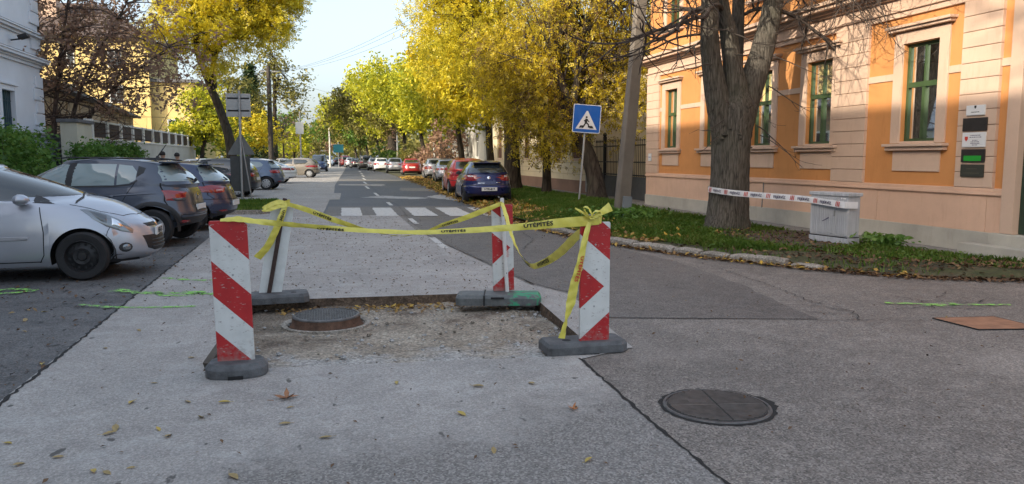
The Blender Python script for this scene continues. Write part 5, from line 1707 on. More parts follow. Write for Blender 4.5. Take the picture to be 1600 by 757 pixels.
class Car:
    """car body as stacked plan loops (sill to waist, bonnet, glasshouse, roof); x forward, y left, z up"""
    def __init__(self, **k):
        self.__dict__.update(k)
        self.samples()

    def samples(self):
        ra = self.Ra
        xs = set()
        for xa in (self.xf, self.xr):
            for a in list(range(0, 181, 9)) + [2, 178, 5, 175]:
                xs.add(round(xa + ra * math.cos(R(a)), 4))
        hl = self.L / 2
        self.lim = 0.84
        x = -self.lim * hl
        while x < self.lim * hl + 0.01:
            if all(abs(abs(x - xa) - 0) > ra + 0.03 for xa in (self.xf, self.xr)):
                xs.add(round(x, 4))
            x += 0.085
        self.xs = sorted(v for v in xs if abs(v) <= self.lim * hl + 0.001)

    def loop(self, a0, a1, b, nf, nr):
        """closed plan loop counter-clockwise from rear right: returns list of (x,y,s): s = -1..1 along the car"""
        hl = self.L / 2
        c = (a0 + a1) / 2
        out = []
        def pt(s, sign):
            n = nf if s > 0 else nr
            h = (a1 - c) if s > 0 else (c - a0)
            return (c + s * h, sign * b * (1 - abs(s) ** n) ** (1 / n), s)
        S_ = [x / hl for x in self.xs]
        NE = 16
        def end(front):
            n = nf if front else nr
            h = (a1 - c) if front else (c - a0)
            y0 = b * (1 - self.lim_s(front, S_) ** n) ** (1 / n)
            pts = []
            for k in range(1, NE):
                q = -1 + 2 * k / NE
                q = math.copysign(abs(q) ** 0.85, q)
                y = y0 * q
                s = (1 - (abs(y) / b) ** n) ** (1 / n)
                pts.append((c + (h * s if front else -h * s), y, s if front else -s))
            return pts
        right = [pt(s, -1) for s in S_]
        left = [pt(s, 1) for s in reversed(S_)]
        return right + end(True) + left + list(reversed(end(False)))

    def lim_s(self, front, S_):
        return abs(S_[-1]) if front else abs(S_[0])

    def zlo(self, x):
        z = interp(x, self.sill)
        for xa in (self.xf, self.xr):
            d = abs(x - xa)
            if d < self.Ra:
                z = max(z, self.Rw + math.sqrt(max(0, self.Ra ** 2 - d * d)) - 0.0)
        return z

    def body(self):
        hl = self.L / 2
        base = self.loop(-hl, hl, self.W / 2, self.nf, self.nr)
        N = len(base)
        V = []
        rows = 13
        for j in range(rows):
            v = j / (rows - 1)
            for (x, y, s) in base:
                zs, zb = interp(x, self.sill), interp(x, self.belt)
                lo = self.zlo(x)
                z = lo + v * (zb - lo)
                u = (z - zs) / (zb - zs)
                wgt = smoothstep(0.45, 0.95, abs(s))
                if s > 0:
                    xx = x + wgt * interp(u, self.pf)
                else:
                    xx = x - wgt * interp(u, self.pr)
                inset = interp(u, self.ps)
                # wheel arch lips stand out a little
                for xa in (self.xf, self.xr):
                    d = math.hypot(x - xa, z - self.Rw)
                    inset += self.flare * max(0, 1 - abs(d - self.Ra) / 0.12) * (1 if d >= self.Ra - 0.02 else 0)
                yy = y * (self.W / 2 + inset) / (self.W / 2)
                V.append((xx, yy, z))
        belt = V[(rows - 1) * N:]
        # glasshouse loops
        def gl(a0, a1, b, nf, nr, zf):
            return [(x, y, zf(x)) for (x, y, s) in self.loop(a0, a1, b, nf, nr)]
        g0 = gl(self.gr0, self.gf0, self.gb0, self.gnf, self.gnr, lambda x: interp(x, self.gz0))
        g1 = gl(self.gr1, self.gf1, self.gb1, self.gnf1, self.gnr1, lambda x: interp(x, self.roof) - 0.075)
        nh = 5
        for k in range(1, nh + 1):
            t = k / nh
            for p, q in zip(belt, g0):
                x = p[0] + (q[0] - p[0]) * t
                y = p[1] + (q[1] - p[1]) * t
                z = p[2] + (q[2] - p[2]) * t
                span = math.hypot(p[0] - q[0], p[1] - q[1])
                z += min(0.05, 0.045 * span) * math.sin(math.pi * t) * (1 if span > 0.2 else 0.3) + 0.6 * self.crown * (1 - (y / (self.W / 2)) ** 2) * math.sin(math.pi * t) * (1 if x > 0 else 0.3)
                V.append((x, y, z))
        ng = 7
        for k in range(1, ng + 1):
            t = k / ng
            for p, q in zip(g0, g1):
                bl = 0.035 * math.sin(math.pi * t)
                x, y, z = (p[i] + (q[i] - p[i]) * t for i in range(3))
                V.append((x * (1 + bl * 0.35), y * (1 + bl), z + bl * 0.4))
        c = (self.gr1 + self.gf1) / 2
        for (k, dz) in ((0.975, 0.035), (0.93, 0.055), (0.8, 0.066), (0.6, 0.072), (0.35, 0.076), (0.1, 0.078)):
            for q in g1:
                x = c + (q[0] - c) * k
                V.append((x, q[1] * k, interp(q[0], self.roof) - 0.075 + dz + self.rcrown * (1 - k * k)))
        R_ = len(V) // N
        F = []
        for j in range(R_ - 1):
            for i in range(N):
                F.append((j * N + i, j * N + (i + 1) % N, (j + 1) * N + (i + 1) % N, (j + 1) * N + i))
        F.append(tuple(range((R_ - 1) * N, R_ * N)))
        # turned-in lip under the sill and arches
        o = len(V)
        for i in range(N):
            x, y, z = V[i]
            V.append((x * 0.985, y * 0.93, z + 0.004))
        for i in range(N):
            F.append((o + i, o + (i + 1) % N, (i + 1) % N, i))
        return V, F

    def build(self, name, label, paint):
        root = thing(name, label, 'car')
        V, F = self.body()
        b = link_mesh('body', V, F, paint, root, smooth=self.sharp)
        b.material_slots[0].link = 'OBJECT'
        b.material_slots[0].material = paint
        self.root, self.bodyo = root, b
        self.bvh = BVHTree.FromPolygons([Vector(p) for p in V], F)
        hl = self.L / 2
        u = MB()
        u.box(-hl + 0.5, -self.W / 2 + 0.3, 0.25, hl - 0.5, self.W / 2 - 0.3, 0.62)
        u.box(self.xr + self.Ra + 0.02, -self.W / 2 + 0.13, 0.19, self.xf - self.Ra - 0.02, self.W / 2 - 0.13, 0.4)
        for sx in (self.xr, self.xf):
            for sy in (-1, 1):
                # wheel housing
                pr = []
                for a in range(-10, 191, 20):
                    pr.append((sx + (self.Ra + 0.015) * math.cos(R(a)), self.Rw + (self.Ra + 0.015) * math.sin(R(a))))
                vs = [(x, sy * (self.W / 2 - 0.14), z) for x, z in pr] + [(x, sy * (self.W / 2 - 0.32), z) for x, z in pr]
                n = len(pr)
                u.add(vs, [(i, i + 1, i + 1 + n, i + n) for i in range(n - 1)])
        u.build('underbody', M['dark'], root)
        return root

    def ray(self, axis, p):
        big = 6.0
        if axis == 'L':
            o, d = Vector((p[0], big, p[1])), Vector((0, -1, 0))
        elif axis == 'R':
            o, d = Vector((p[0], -big, p[1])), Vector((0, 1, 0))
        elif axis == 'F':
            o, d = Vector((big, p[0], p[1])), Vector((-1, 0, 0))
        elif axis == 'B':
            o, d = Vector((-big, p[0], p[1])), Vector((1, 0, 0))
        elif axis == 'T':
            o, d = Vector((p[0], p[1], big)), Vector((0, 0, -1))
        elif axis in ('HR', 'HL'):        # from the front corner and above
            sy = -1 if axis == 'HR' else 1
            d = Vector((-0.42, -0.72 * sy, -0.5)).normalized()
            o = Vector((p[0], 0.68 * sy, p[1])) - d * 4
        hit, nrm, idx, dist = self.bvh.ray_cast(o, d)
        if hit is None:
            h, nn, idx, dist = self.bvh.find_nearest(o + d * (4 if len(axis) > 1 else (big - (self.L / 2 if axis in 'FB' else self.W / 2))))
            hit, nrm = h, nn
        if nrm.dot(d) > 0:
            nrm = -nrm
        return hit, nrm

    def decal(self, name, axis, outline, mat, off=0.006, rings=4, dome=0.0, step=0.05, parent=None, mirror=False):
        """panel with a clean outline laid on the body: star-shaped outline in side (x,z), front/rear (y,z) or top (x,y) coordinates"""
        if axis == 'S':
            return [self.decal(name, a, outline, mat, off, rings, dome, step, parent) for a in 'RL']
        pts = [Vector((p[0], p[1])) for p in resample([(x, y, 0) for x, y in outline], step)]
        c = sum(pts, Vector((0, 0))) / len(pts)
        n = len(pts)
        rings = min(12, max(rings, int(max((p - c).length for p in pts) / 0.06)))
        vs, fs = [], []
        for k in range(rings + 1):
            s = 1 - k / (rings + 0.0) if k < rings else 0.06
            for p in pts:
                q = c + (p - c) * s
                h, nr = self.ray(axis, q)
                d = off * (0.55 if k == 0 else 1.0) + dome * (1 - s * s)
                vs.append(h + nr * d)
        o = len(vs)
        for p in pts:
            h, nr = self.ray(axis, p)
            vs.append(h - nr * 0.012)
        for k in range(rings):
            for i in range(n):
                fs.append((k * n + i, k * n + (i + 1) % n, (k + 1) * n + (i + 1) % n, (k + 1) * n + i))
        fs.append(tuple(range(rings * n, rings * n + n)))
        for i in range(n):
            fs.append((o + i, o + (i + 1) % n, (i + 1) % n, i))
        ob = link_mesh(name, vs, fs, mat, parent or self.root, smooth=50, fix=True)
        return ob

    def line(self, name, axis, pts, w, mat, off=0.0025, closed=False, parent=None, h=0.0):
        if axis == 'S':
            return [self.line(name, a, pts, w, mat, off, closed, parent, h) for a in 'RL']
        P = []
        seq = list(pts) + ([pts[0]] if closed else [])
        for a, b in zip(seq, seq[1:]):
            a, b = Vector(a), Vector(b)
            k = max(1, int((b - a).length / 0.05))
            for i in range(k):
                P.append(a.lerp(b, i / k))
        P.append(Vector(seq[-1]))
        vs = []
        for i, p in enumerate(P):
            d = (P[min(i + 1, len(P) - 1)] - P[max(0, i - 1)])
            d = d.normalized() if d.length > 0 else Vector((1, 0))
            nr = Vector((-d.y, d.x))
            for sgn in (-1, 0, 1):
                hp, nn = self.ray(axis, p + nr * w / 2 * sgn)
                vs.append(hp + nn * (off + (h if sgn == 0 else 0)))
        fs = []
        for i in range(len(P) - 1):
            for c in (0, 1):
                a = i * 3 + c
                fs.append((a, a + 1, a + 4, a + 3))
        return link_mesh(name, vs, fs, mat, parent or self.root, smooth=60, fix=False)

    def plate(self, axis, z, text, w=0.5, h=0.11, y=0.0, tilt=0):
        hit, nr = self.ray(axis, (y, z))
        s = 1 if axis == 'F' else -1
        mb = MB()
        x = hit.x
        mb.box(min(x - 0.01 * s, x + 0.018 * s), y - w / 2, z - h / 2, max(x - 0.01 * s, x + 0.018 * s), y + w / 2, z + h / 2)
        p = mb.build('number_plate', M['platew'], self.root, bevel=0.003)
        if text:
            letter('lettering', text, 0.095, (x + 0.018 * s, y, z - 0.034), (0, 1 * s, 0), (0, 0, 1), M['ink'], p, 0.002, bold=0.006, center=True)
        return p

    def wheels(self, style, rimmat=None):
        r = self.Rw
        w = 0.2
        protos = []
        t = MB()
        t.lathe([(r * 0.64, -w * 0.45), (r * 0.70, -w * 0.5), (r * 0.93, -w * 0.5), (r * 0.99, -w * 0.38), (r, -w * 0.2), (r, w * 0.2), (r * 0.99, w * 0.38), (r * 0.93, w * 0.5), (r * 0.70, w * 0.5), (r * 0.64, w * 0.45)], 36, axis='Y', caps=False)
        rm = rimmat or M['rim']
        rr = r * 0.665
        d = MB(); dk = MB()
        out = -w * 0.46
        if style == 'steel':
            d.lathe([(rr, out), (rr * 0.96, out - 0.006), (rr * 0.9, out + 0.02), (rr * 0.86, out + 0.045), (rr * 0.62, out + 0.03), (rr * 0.5, out + 0.012), (rr * 0.3, out + 0.02), (rr * 0.24, out), (0, out - 0.002)], 36, axis='Y', caps=False)
            for k in range(12):
                a = 2 * math.pi * k / 12
                dk.lathe([(0.0, -0.004), (0.017, -0.004), (0.02, 0.01)], 10, axis='Y', center=(rr * 0.74 * math.sin(a), out + 0.034, rr * 0.74 * math.cos(a)), caps=False)
            for k in range(4):
                a = 2 * math.pi * (k + 0.5) / 4
                dk.lathe([(0.0, -0.012), (0.009, -0.012), (0.011, 0.004)], 8, axis='Y', center=(rr * 0.36 * math.sin(a), out + 0.018, rr * 0.36 * math.cos(a)), caps=False)
        elif style == 'cap':
            d.lathe([(rr, out), (rr * 0.97, out - 0.01), (rr * 0.6, out - 0.022), (0, out - 0.026)], 36, axis='Y', caps=False)
            for k in range(8):
                a = 2 * math.pi * k / 8
                dk.lathe([(0.0, -0.004), (0.03, -0.003), (0.033, 0.008)], 10, axis='Y', center=(rr * 0.72 * math.sin(a), out - 0.016, rr * 0.72 * math.cos(a)), caps=False)
        else:
            dk.lathe([(rr * 0.97, out + 0.03), (0, out + 0.05)], 30, axis='Y', caps=False)
            d.lathe([(rr * 1.0, out), (rr * 0.97, out - 0.008), (rr * 0.88, out + 0.004), (rr * 0.86, out + 0.04)], 36, axis='Y', caps=False)
            d.lathe([(rr * 0.26, out + 0.03), (rr * 0.24, out - 0.006), (0, out - 0.008)], 20, axis='Y', caps=False)
            for k in range(self.__dict__.get('spokes', 6)):
                a = 2 * math.pi * k / self.__dict__.get('spokes', 6)
                d.box(-0.024, out, rr * 0.15, 0.024, out + 0.03, rr * 0.92, mat=Matrix.Rotation(a, 4, 'Y'))
        i = 0
        for (x, sy) in ((self.xf, -1), (self.xf, 1), (self.xr, -1), (self.xr, 1)):
            wo = t.build('wheel', M['tyre'], self.root, smooth=35) if i == 0 else protos[0].copy()
            if i:
                COL.objects.link(wo)
            wo.location = (x, sy * (self.W / 2 - 0.125), r)
            wo.rotation_euler = (0, random.uniform(0, 6) if i else 0.3, 0 if sy < 0 else math.pi)
            if i == 0:
                r1 = d.build('rim', rm, wo, smooth=40)
                r2 = dk.build('rim_holes', M['dark'], wo, smooth=40); r2['kind'] = 'stuff'
                protos = [wo, r1, r2]
            else:
                for q in protos[1:]:
                    c = q.copy(); COL.objects.link(c); c.parent = wo
            i += 1

    def mirror_cap(self, x, z, mat, size=1.0):
        for sy in (-1, 1):
            mb = MB()
            hit, nn = self.ray('R' if sy < 0 else 'L', (x, z))
            y0 = abs(hit.y) + 0.02
            N_ = 12
            prof = [(-0.07, 0.2), (-0.065, 0.62), (-0.02, 0.95), (0.04, 0.85), (0.085, 0.5), (0.1, 0.12)]
            vs, fs = [], []
            for (dx, k) in prof:
                for i in range(N_):
                    a = 2 * math.pi * i / N_
                    vs.append((x + dx * size, sy * (y0 + 0.1 + 0.105 * size * k * math.cos(a)), z + 0.075 * size * k * math.sin(a) + 0.03))
            for j in range(len(prof) - 1):
                for i in range(N_):
                    fs.append((j * N_ + i, j * N_ + (i + 1) % N_, (j + 1) * N_ + (i + 1) % N_, (j + 1) * N_ + i))
            fs.append(tuple(range(N_))); fs.append(tuple(range(5 * N_, 6 * N_)))
            mb.add(vs, fs)
            mb.box(x - 0.03, min(sy * (y0 - 0.05), sy * (y0 + 0.05)), z - 0.035, x + 0.04, max(sy * (y0 - 0.05), sy * (y0 + 0.05)), z + 0.0)
            o = mb.build('door_mirror', mat, self.root, smooth=45)
            o.material_slots[0].link = 'OBJECT'; o.material_slots[0].material = mat

PF = [(0, -0.13), (0.12, -0.03), (0.3, 0.0), (0.5, -0.005), (0.7, -0.05), (0.88, -0.13), (1, -0.24)]
PR = [(0, -0.12), (0.12, -0.02), (0.42, 0.0), (0.5, -0.03), (0.75, -0.07), (1, -0.12)]
PS = [(0, -0.06), (0.12, -0.015), (0.35, 0.0), (0.6, 0.0), (0.8, -0.02), (0.92, -0.045), (1, -0.075)]

def side_glass(c, win, mat, gap=0.0, seams=True):
    for o_ in win:
        c.decal('side_window', 'S', o_, mat, 0.004, 3)

# ---- silver hatchback, nose towards the road
def make_silver():
    c = Car(L=4.03, W=1.71, xf=1.19, xr=-1.39, Rw=0.305, Ra=0.355, flare=0.012, nf=2.7, nr=4.2, sharp=42, crown=0.05, rcrown=0.02,
            sill=[(-2.0, 0.30), (-1.5, 0.22), (-0.9, 0.19), (1.3, 0.19), (1.7, 0.2), (2.0, 0.2)],
            belt=[(-2.0, 0.98), (-1.2, 1.0), (0.0, 0.97), (0.7, 0.955), (1.1, 0.91), (1.5, 0.84), (1.8, 0.77), (2.0, 0.725)],
            pf=[(0, -0.16), (0.1, -0.05), (0.25, 0.0), (0.45, -0.005), (0.62, -0.03), (0.8, -0.07), (0.92, -0.11), (1, -0.17)], pr=PR, ps=PS,
            gr0=-1.92, gf0=1.16, gb0=0.77, gnf=2.4, gnr=3.8, gr1=-1.62, gf1=0.16, gb1=0.57, gnf1=2.8, gnr1=3.6,
            gz0=[(-2, 1.03), (0.0, 1.0), (0.7, 1.01), (1.2, 1.035)], roof=[(-1.7, 1.42), (-1.0, 1.475), (-0.3, 1.495), (0.2, 1.465)])
    r = c.build('silver_hatchback', 'silver hatchback with black steel wheels parked nose to the road at far left', PAINT['silver'])
    c.decal('windscreen', 'F', [(-0.70, 1.05), (0, 1.065), (0.70, 1.05), (0.60, 1.22), (0.53, 1.40), (0, 1.42), (-0.53, 1.40), (-0.60, 1.22)], M['cglass'], 0.007, 5)
    c.decal('rear_window', 'B', [(-0.58, 1.08), (0.58, 1.08), (0.50, 1.38), (-0.50, 1.38)], M['cglass'], 0.004, 4)
    c.decal('side_window', 'S', [(0.63, 1.005), (-0.12, 1.02), (-0.12, 1.375), (0.05, 1.375), (0.3, 1.26)], M['cglass'], 0.004, 3)
    c.decal('side_window', 'S', [(-0.2, 1.02), (-1.1, 1.05), (-1.15, 1.2), (-1.05, 1.36), (-0.2, 1.385)], M['cglass'], 0.004, 3)
    c.decal('quarter_trim', 'S', [(0.66, 0.985), (0.90, 0.965), (0.76, 1.03), (0.66, 1.08)], M['blacktrim'], 0.004, 2)
    for xs in ([(0.74, 0.93), (0.78, 0.62), (0.77, 0.33), (0.72, 0.24)], [(-0.16, 1.0), (-0.16, 0.5), (-0.14, 0.25)], [(-1.12, 1.02), (-1.0, 0.85), (-0.98, 0.7)]):
        c.line('door_seam', 'S', xs, 0.011, M['seam'])
    c.line('sill_seam', 'S', [(0.74, 0.25), (-0.8, 0.25)], 0.012, M['seam'])
    c.line('bumper_seam', 'S', [(1.50, 0.66), (1.47, 0.6), (1.46, 0.55)], 0.008, M['seam'])
    c.decal('side_moulding', 'S', [(0.62, 0.575), (-0.05, 0.575), (-0.05, 0.525), (0.60, 0.525)], M['chrome'] if False else simple_cached('moulding_grey', (0.32, 0.32, 0.34), 0.4), 0.012, 2)
    for sy in (-1, 1):
        ax = 'R' if sy < 0 else 'L'
        hx = 'H' + ax
        hl = c.decal('headlamp', hx, [(1.16, 0.875), (1.26, 0.91), (1.48, 0.885), (1.68, 0.815), (1.84, 0.72), (1.82, 0.655), (1.66, 0.64), (1.46, 0.665), (1.30, 0.745)], M['head_lens'], 0.007, 5, 0.006, 0.03)
        c.decal('lamp_bezel', hx, [(1.26, 0.87), (1.40, 0.865), (1.50, 0.84), (1.48, 0.71), (1.40, 0.73), (1.32, 0.79)], M['head_dark'], 0.017, 3, 0.002, 0.03, parent=hl)
        c.decal('reflector', hx, [(1.54, 0.825), (1.64, 0.79), (1.70, 0.73), (1.64, 0.68), (1.53, 0.70)], M['chrome'], 0.017, 3, 0.003, 0.03, parent=hl)
        fx = [(1.66 + 0.075 * math.cos(R(k * 30)), 0.385 + 0.062 * math.sin(R(k * 30))) for k in range(12)]
        fg = c.decal('fog_lamp', ax, fx, M['blacktrim'], 0.006, 3, 0, 0.03)
        c.decal('lens', ax, [(1.67 + 0.045 * math.cos(R(k * 30)), 0.385 + 0.042 * math.sin(R(k * 30))) for k in range(12)], M['head_lens'], 0.012, 3, 0.004, 0.03, parent=fg)
        c.decal('tail_light', ax, [(-1.95, 0.9), (-1.75, 0.95), (-1.7, 0.8), (-1.9, 0.72)], M['lens_red'], 0.006, 3)
    g = c.decal('upper_grille', 'F', [(-0.36, 0.675), (0, 0.68), (0.36, 0.675), (0.32, 0.63), (0, 0.625), (-0.32, 0.63)], M['grille'], 0.006, 3)
    c.decal('lower_grille', 'F', [(-0.46, 0.52), (0, 0.52), (0.46, 0.52), (0.42, 0.35), (0.3, 0.31), (-0.3, 0.31), (-0.42, 0.35)], M['grille'], 0.007, 4)
    for z in (0.36, 0.405, 0.45):
        c.line('grille_bar', 'F', [(-0.36, z), (0, z), (0.36, z)], 0.014, M['blacktrim'], 0.008, h=0.006)
    c.decal('badge', 'F', [(0, 0.715), (0.035, 0.66), (0, 0.605), (-0.035, 0.66)], M['chrome'], 0.014, 2, 0.004, 0.03)
    c.line('bonnet_seam', 'T', [(1.05, 0.66), (1.38, 0.60), (1.62, 0.46), (1.74, 0.2), (1.76, 0), (1.74, -0.2), (1.62, -0.46), (1.38, -0.60), (1.05, -0.66)], 0.009, M['seam'])
    c.plate('F', 0.56, 'HEB-532')
    c.line('front_spoiler', 'S', [(1.35, 0.205), (1.6, 0.205), (1.78, 0.21)], 0.05, M['blacktrim'], 0.004, h=0.01)
    for (x, y0, y1) in ((1.14, 0.55, -0.05), (1.12, -0.05, -0.58)):
        c.line('wiper', 'T', [(x - 0.04, y0), (x + 0.01, (y0 + y1) / 2), (x - 0.02, y1)], 0.022, M['blacktrim'], 0.012, h=0.012)
    c.decal('cowl', 'T', [(1.02, 0.62), (1.2, 0.3), (1.22, 0), (1.2, -0.3), (1.02, -0.62), (1.08, -0.62), (1.25, -0.3), (1.27, 0), (1.25, 0.3), (1.08, 0.62)], M['blacktrim'], 0.004, 1) if False else None
    c.mirror_cap(0.56, 1.0, PAINT['silver'])
    c.decal('door_handle', 'S', [(0.08, 0.82), (-0.08, 0.825), (-0.08, 0.795), (0.08, 0.79)], PAINT['silver'], 0.03, 2)
    c.wheels('steel', M['steelrim'])
    return r

# ---- tall dark hatchback with its rear to the road
def make_crossover():
    c = Car(L=4.08, W=1.75, xf=1.20, xr=-1.43, Rw=0.325, Ra=0.385, flare=0.02, nf=3.0, nr=3.6, sharp=42, crown=0.05, rcrown=0.02,
            sill=[(-2.05, 0.36), (-1.75, 0.3), (-0.9, 0.24), (1.3, 0.24), (2.0, 0.28)],
            belt=[(-2.05, 1.0), (-1.6, 1.04), (-0.8, 1.02), (0.0, 0.99), (0.7, 0.96), (1.2, 0.93), (1.7, 0.84), (2.0, 0.74)],
            pf=PF, pr=[(0, -0.12), (0.12, -0.02), (0.35, 0.02), (0.42, -0.01), (0.6, -0.05), (0.85, -0.08), (1, -0.13)], ps=PS,
            gr0=-1.96, gf0=1.1, gb0=0.79, gnf=2.6, gnr=3.0, gr1=-1.62, gf1=0.25, gb1=0.585, gnf1=3.0, gnr1=4.0,
            gz0=[(-2, 1.08), (-1.0, 1.05), (0.0, 1.02), (1.1, 1.0)], roof=[(-1.75, 1.45), (-1.2, 1.50), (-0.5, 1.535), (0.3, 1.5)])
    r = c.build('dark_hatchback', 'dark blue grey hatchback with roof aerial, parked rear to the road beside the silver one', PAINT['darkgrey'])
    c.decal('windscreen', 'F', [(-0.66, 1.03), (0.66, 1.03), (0.56, 1.42), (-0.56, 1.42)], M['cglass'], 0.004, 4)
    c.decal('rear_window', 'B', [(-0.64, 1.13), (0, 1.12), (0.64, 1.13), (0.60, 1.28), (0.5, 1.40), (0, 1.41), (-0.5, 1.40), (-0.60, 1.28)], M['cglass2'], 0.005, 5)
    c.decal('side_window', 'S', [(0.68, 1.06), (-0.02, 1.06), (-0.02, 1.42), (0.12, 1.43), (0.4, 1.3)], M['cglass2'], 0.004, 3)
    c.decal('side_window', 'S', [(-0.12, 1.06), (-0.82, 1.07), (-0.82, 1.43), (-0.12, 1.44)], M['cglass2'], 0.004, 3)
    c.decal('quarter_window', 'S', [(-0.86, 1.075), (-1.06, 1.1), (-1.16, 1.16), (-1.17, 1.3), (-1.08, 1.40), (-0.86, 1.425)], M['cglass2'], 0.004, 3)
    c.decal('pillar_trim', 'S', [(0.01, 1.05), (-0.15, 1.05), (-0.15, 1.45), (0.01, 1.445)], M['blacktrim'], 0.0025, 2)
    c.decal('pillar_trim', 'S', [(-1.17, 1.2), (-1.28, 1.28), (-1.3, 1.36), (-1.18, 1.4)], M['blacktrim'], 0.003, 2)
    c.line('window_rubber', 'S', [(0.72, 1.045), (-0.8, 1.05), (-1.08, 1.08), (-1.19, 1.15)], 0.022, M['blacktrim'], 0.004)
    for xs in ([(-0.06, 1.03), (-0.08, 0.6), (-0.06, 0.33)], [(-1.18, 1.16), (-1.05, 0.95), (-0.97, 0.8)], [(0.8, 0.98), (0.84, 0.65), (0.78, 0.33)]):
        c.line('door_seam', 'S', xs, 0.011, M['seam'])
    c.line('crease', 'S', [(-0.4, 0.86), (-0.95, 0.9), (-1.5, 0.93)], 0.03, PAINT['darkgrey'], 0.001, h=0.008)
    c.decal('door_handle', 'S', [(-0.62, 0.895), (-0.82, 0.905), (-0.82, 0.87), (-0.62, 0.86)], PAINT['darkgrey'], 0.035, 2)
    for xa in (c.xf, c.xr):
        c.line('arch_trim', 'S', [(xa + 0.425 * math.cos(R(a)), c.Rw + 0.425 * math.sin(R(a))) for a in range(8, 173, 8)], 0.075, M['blacktrim'], 0.006, h=0.012)
    for ax in 'RL':
        s = -1 if ax == 'R' else 1
        t = c.decal('tail_light', ax, [(-1.56, 0.975), (-1.68, 0.975), (-1.82, 0.955), (-1.90, 0.935), (-1.90, 0.80), (-1.85, 0.785), (-1.76, 0.80), (-1.66, 0.87)], M['lens_red'], 0.012, 4, 0.008, 0.03)
        c.decal('clear_lens', ax, [(-1.70, 0.835), (-1.90, 0.84), (-1.90, 0.79), (-1.78, 0.79)], M['head_dark'], 0.024, 2, 0.002, 0.03, parent=t)
        c.decal('headlamp', ax, [(1.5, 0.86), (1.75, 0.8), (1.9, 0.7), (1.8, 0.66), (1.55, 0.72)], M['head_lens'], 0.008, 3)
        c.decal('rear_reflector', ax, [(-1.80, 0.445), (-1.95, 0.45), (-1.95, 0.40), (-1.82, 0.395)], M['lens_red'], 0.012, 2)
        tb_ = c.decal('tail_light', 'B', [(s * 0.50, 0.94), (s * 0.70, 0.945), (s * 0.71, 0.8), (s * 0.58, 0.79)], M['lens_red'], 0.012, 4, 0.006, 0.03)
    c.decal('rear_bumper', 'B', [(-0.8, 0.5), (0, 0.5), (0.8, 0.5), (0.76, 0.36), (0, 0.34), (-0.76, 0.36)], M['blacktrim'], 0.008, 4)
    c.decal('plate_recess', 'B', [(-0.32, 0.73), (0.32, 0.73), (0.30, 0.585), (-0.30, 0.585)], M['blacktrim'], 0.005, 3)
    c.plate('B', 0.655, '')
    c.line('tailgate_seam', 'B', [(-0.66, 1.1), (-0.72, 0.8), (-0.7, 0.55), (0, 0.53), (0.7, 0.55), (0.72, 0.8), (0.66, 1.1)], 0.01, M['seam'])
    c.decal('badge', 'B', [(0.06 * math.cos(R(k * 45)), 0.86 + 0.045 * math.sin(R(k * 45))) for k in range(8)], M['chrome'], 0.012, 2, 0.003, 0.03)
    sp = MB(); sp.prism([(-1.84, -0.5), (-1.84, 0.5), (-1.78, 0.57), (-1.5, 0.55), (-1.5, -0.55), (-1.78, -0.57)], 1.445, 1.475)
    o = sp.build('roof_spoiler', PAINT['darkgrey'], r, bevel=0.01); o.material_slots[0].link = 'OBJECT'; o.material_slots[0].material = PAINT['darkgrey']
    a = MB(); a.lathe([(0.05, 1.5), (0.03, 1.56), (0.012, 1.58)], 10, center=(-1.3, 0, 0), caps=True); a.tube([(-1.3, 0, 1.56), (-1.46, 0, 1.78)], [0.012, 0.006], 6); a.build('aerial', M['blacktrim'], r)
    a = MB(); a.tube([(-1.9, 0.0, 1.14), (-1.93, 0.12, 1.16), (-1.9, 0.34, 1.19)], 0.014, 6); a.tube([(-1.9, 0, 1.1), (-1.97, 0, 1.16)], 0.03, 6); a.build('rear_wiper', M['blacktrim'], r)
    for y in (-0.5, 0.5):
        a = MB(); a.tube([(-1.45, y, 1.5), (-1.2, y * 1.02, 1.525), (0.0, y * 1.06, 1.545), (0.2, y * 1.05, 1.53)], 0.015, 6); a.build('roof_rail', M['blacktrim'], r)
    c.mirror_cap(0.68, 1.04, PAINT['darkgrey'])
    c.wheels('alloy', M['rim'])
    return r

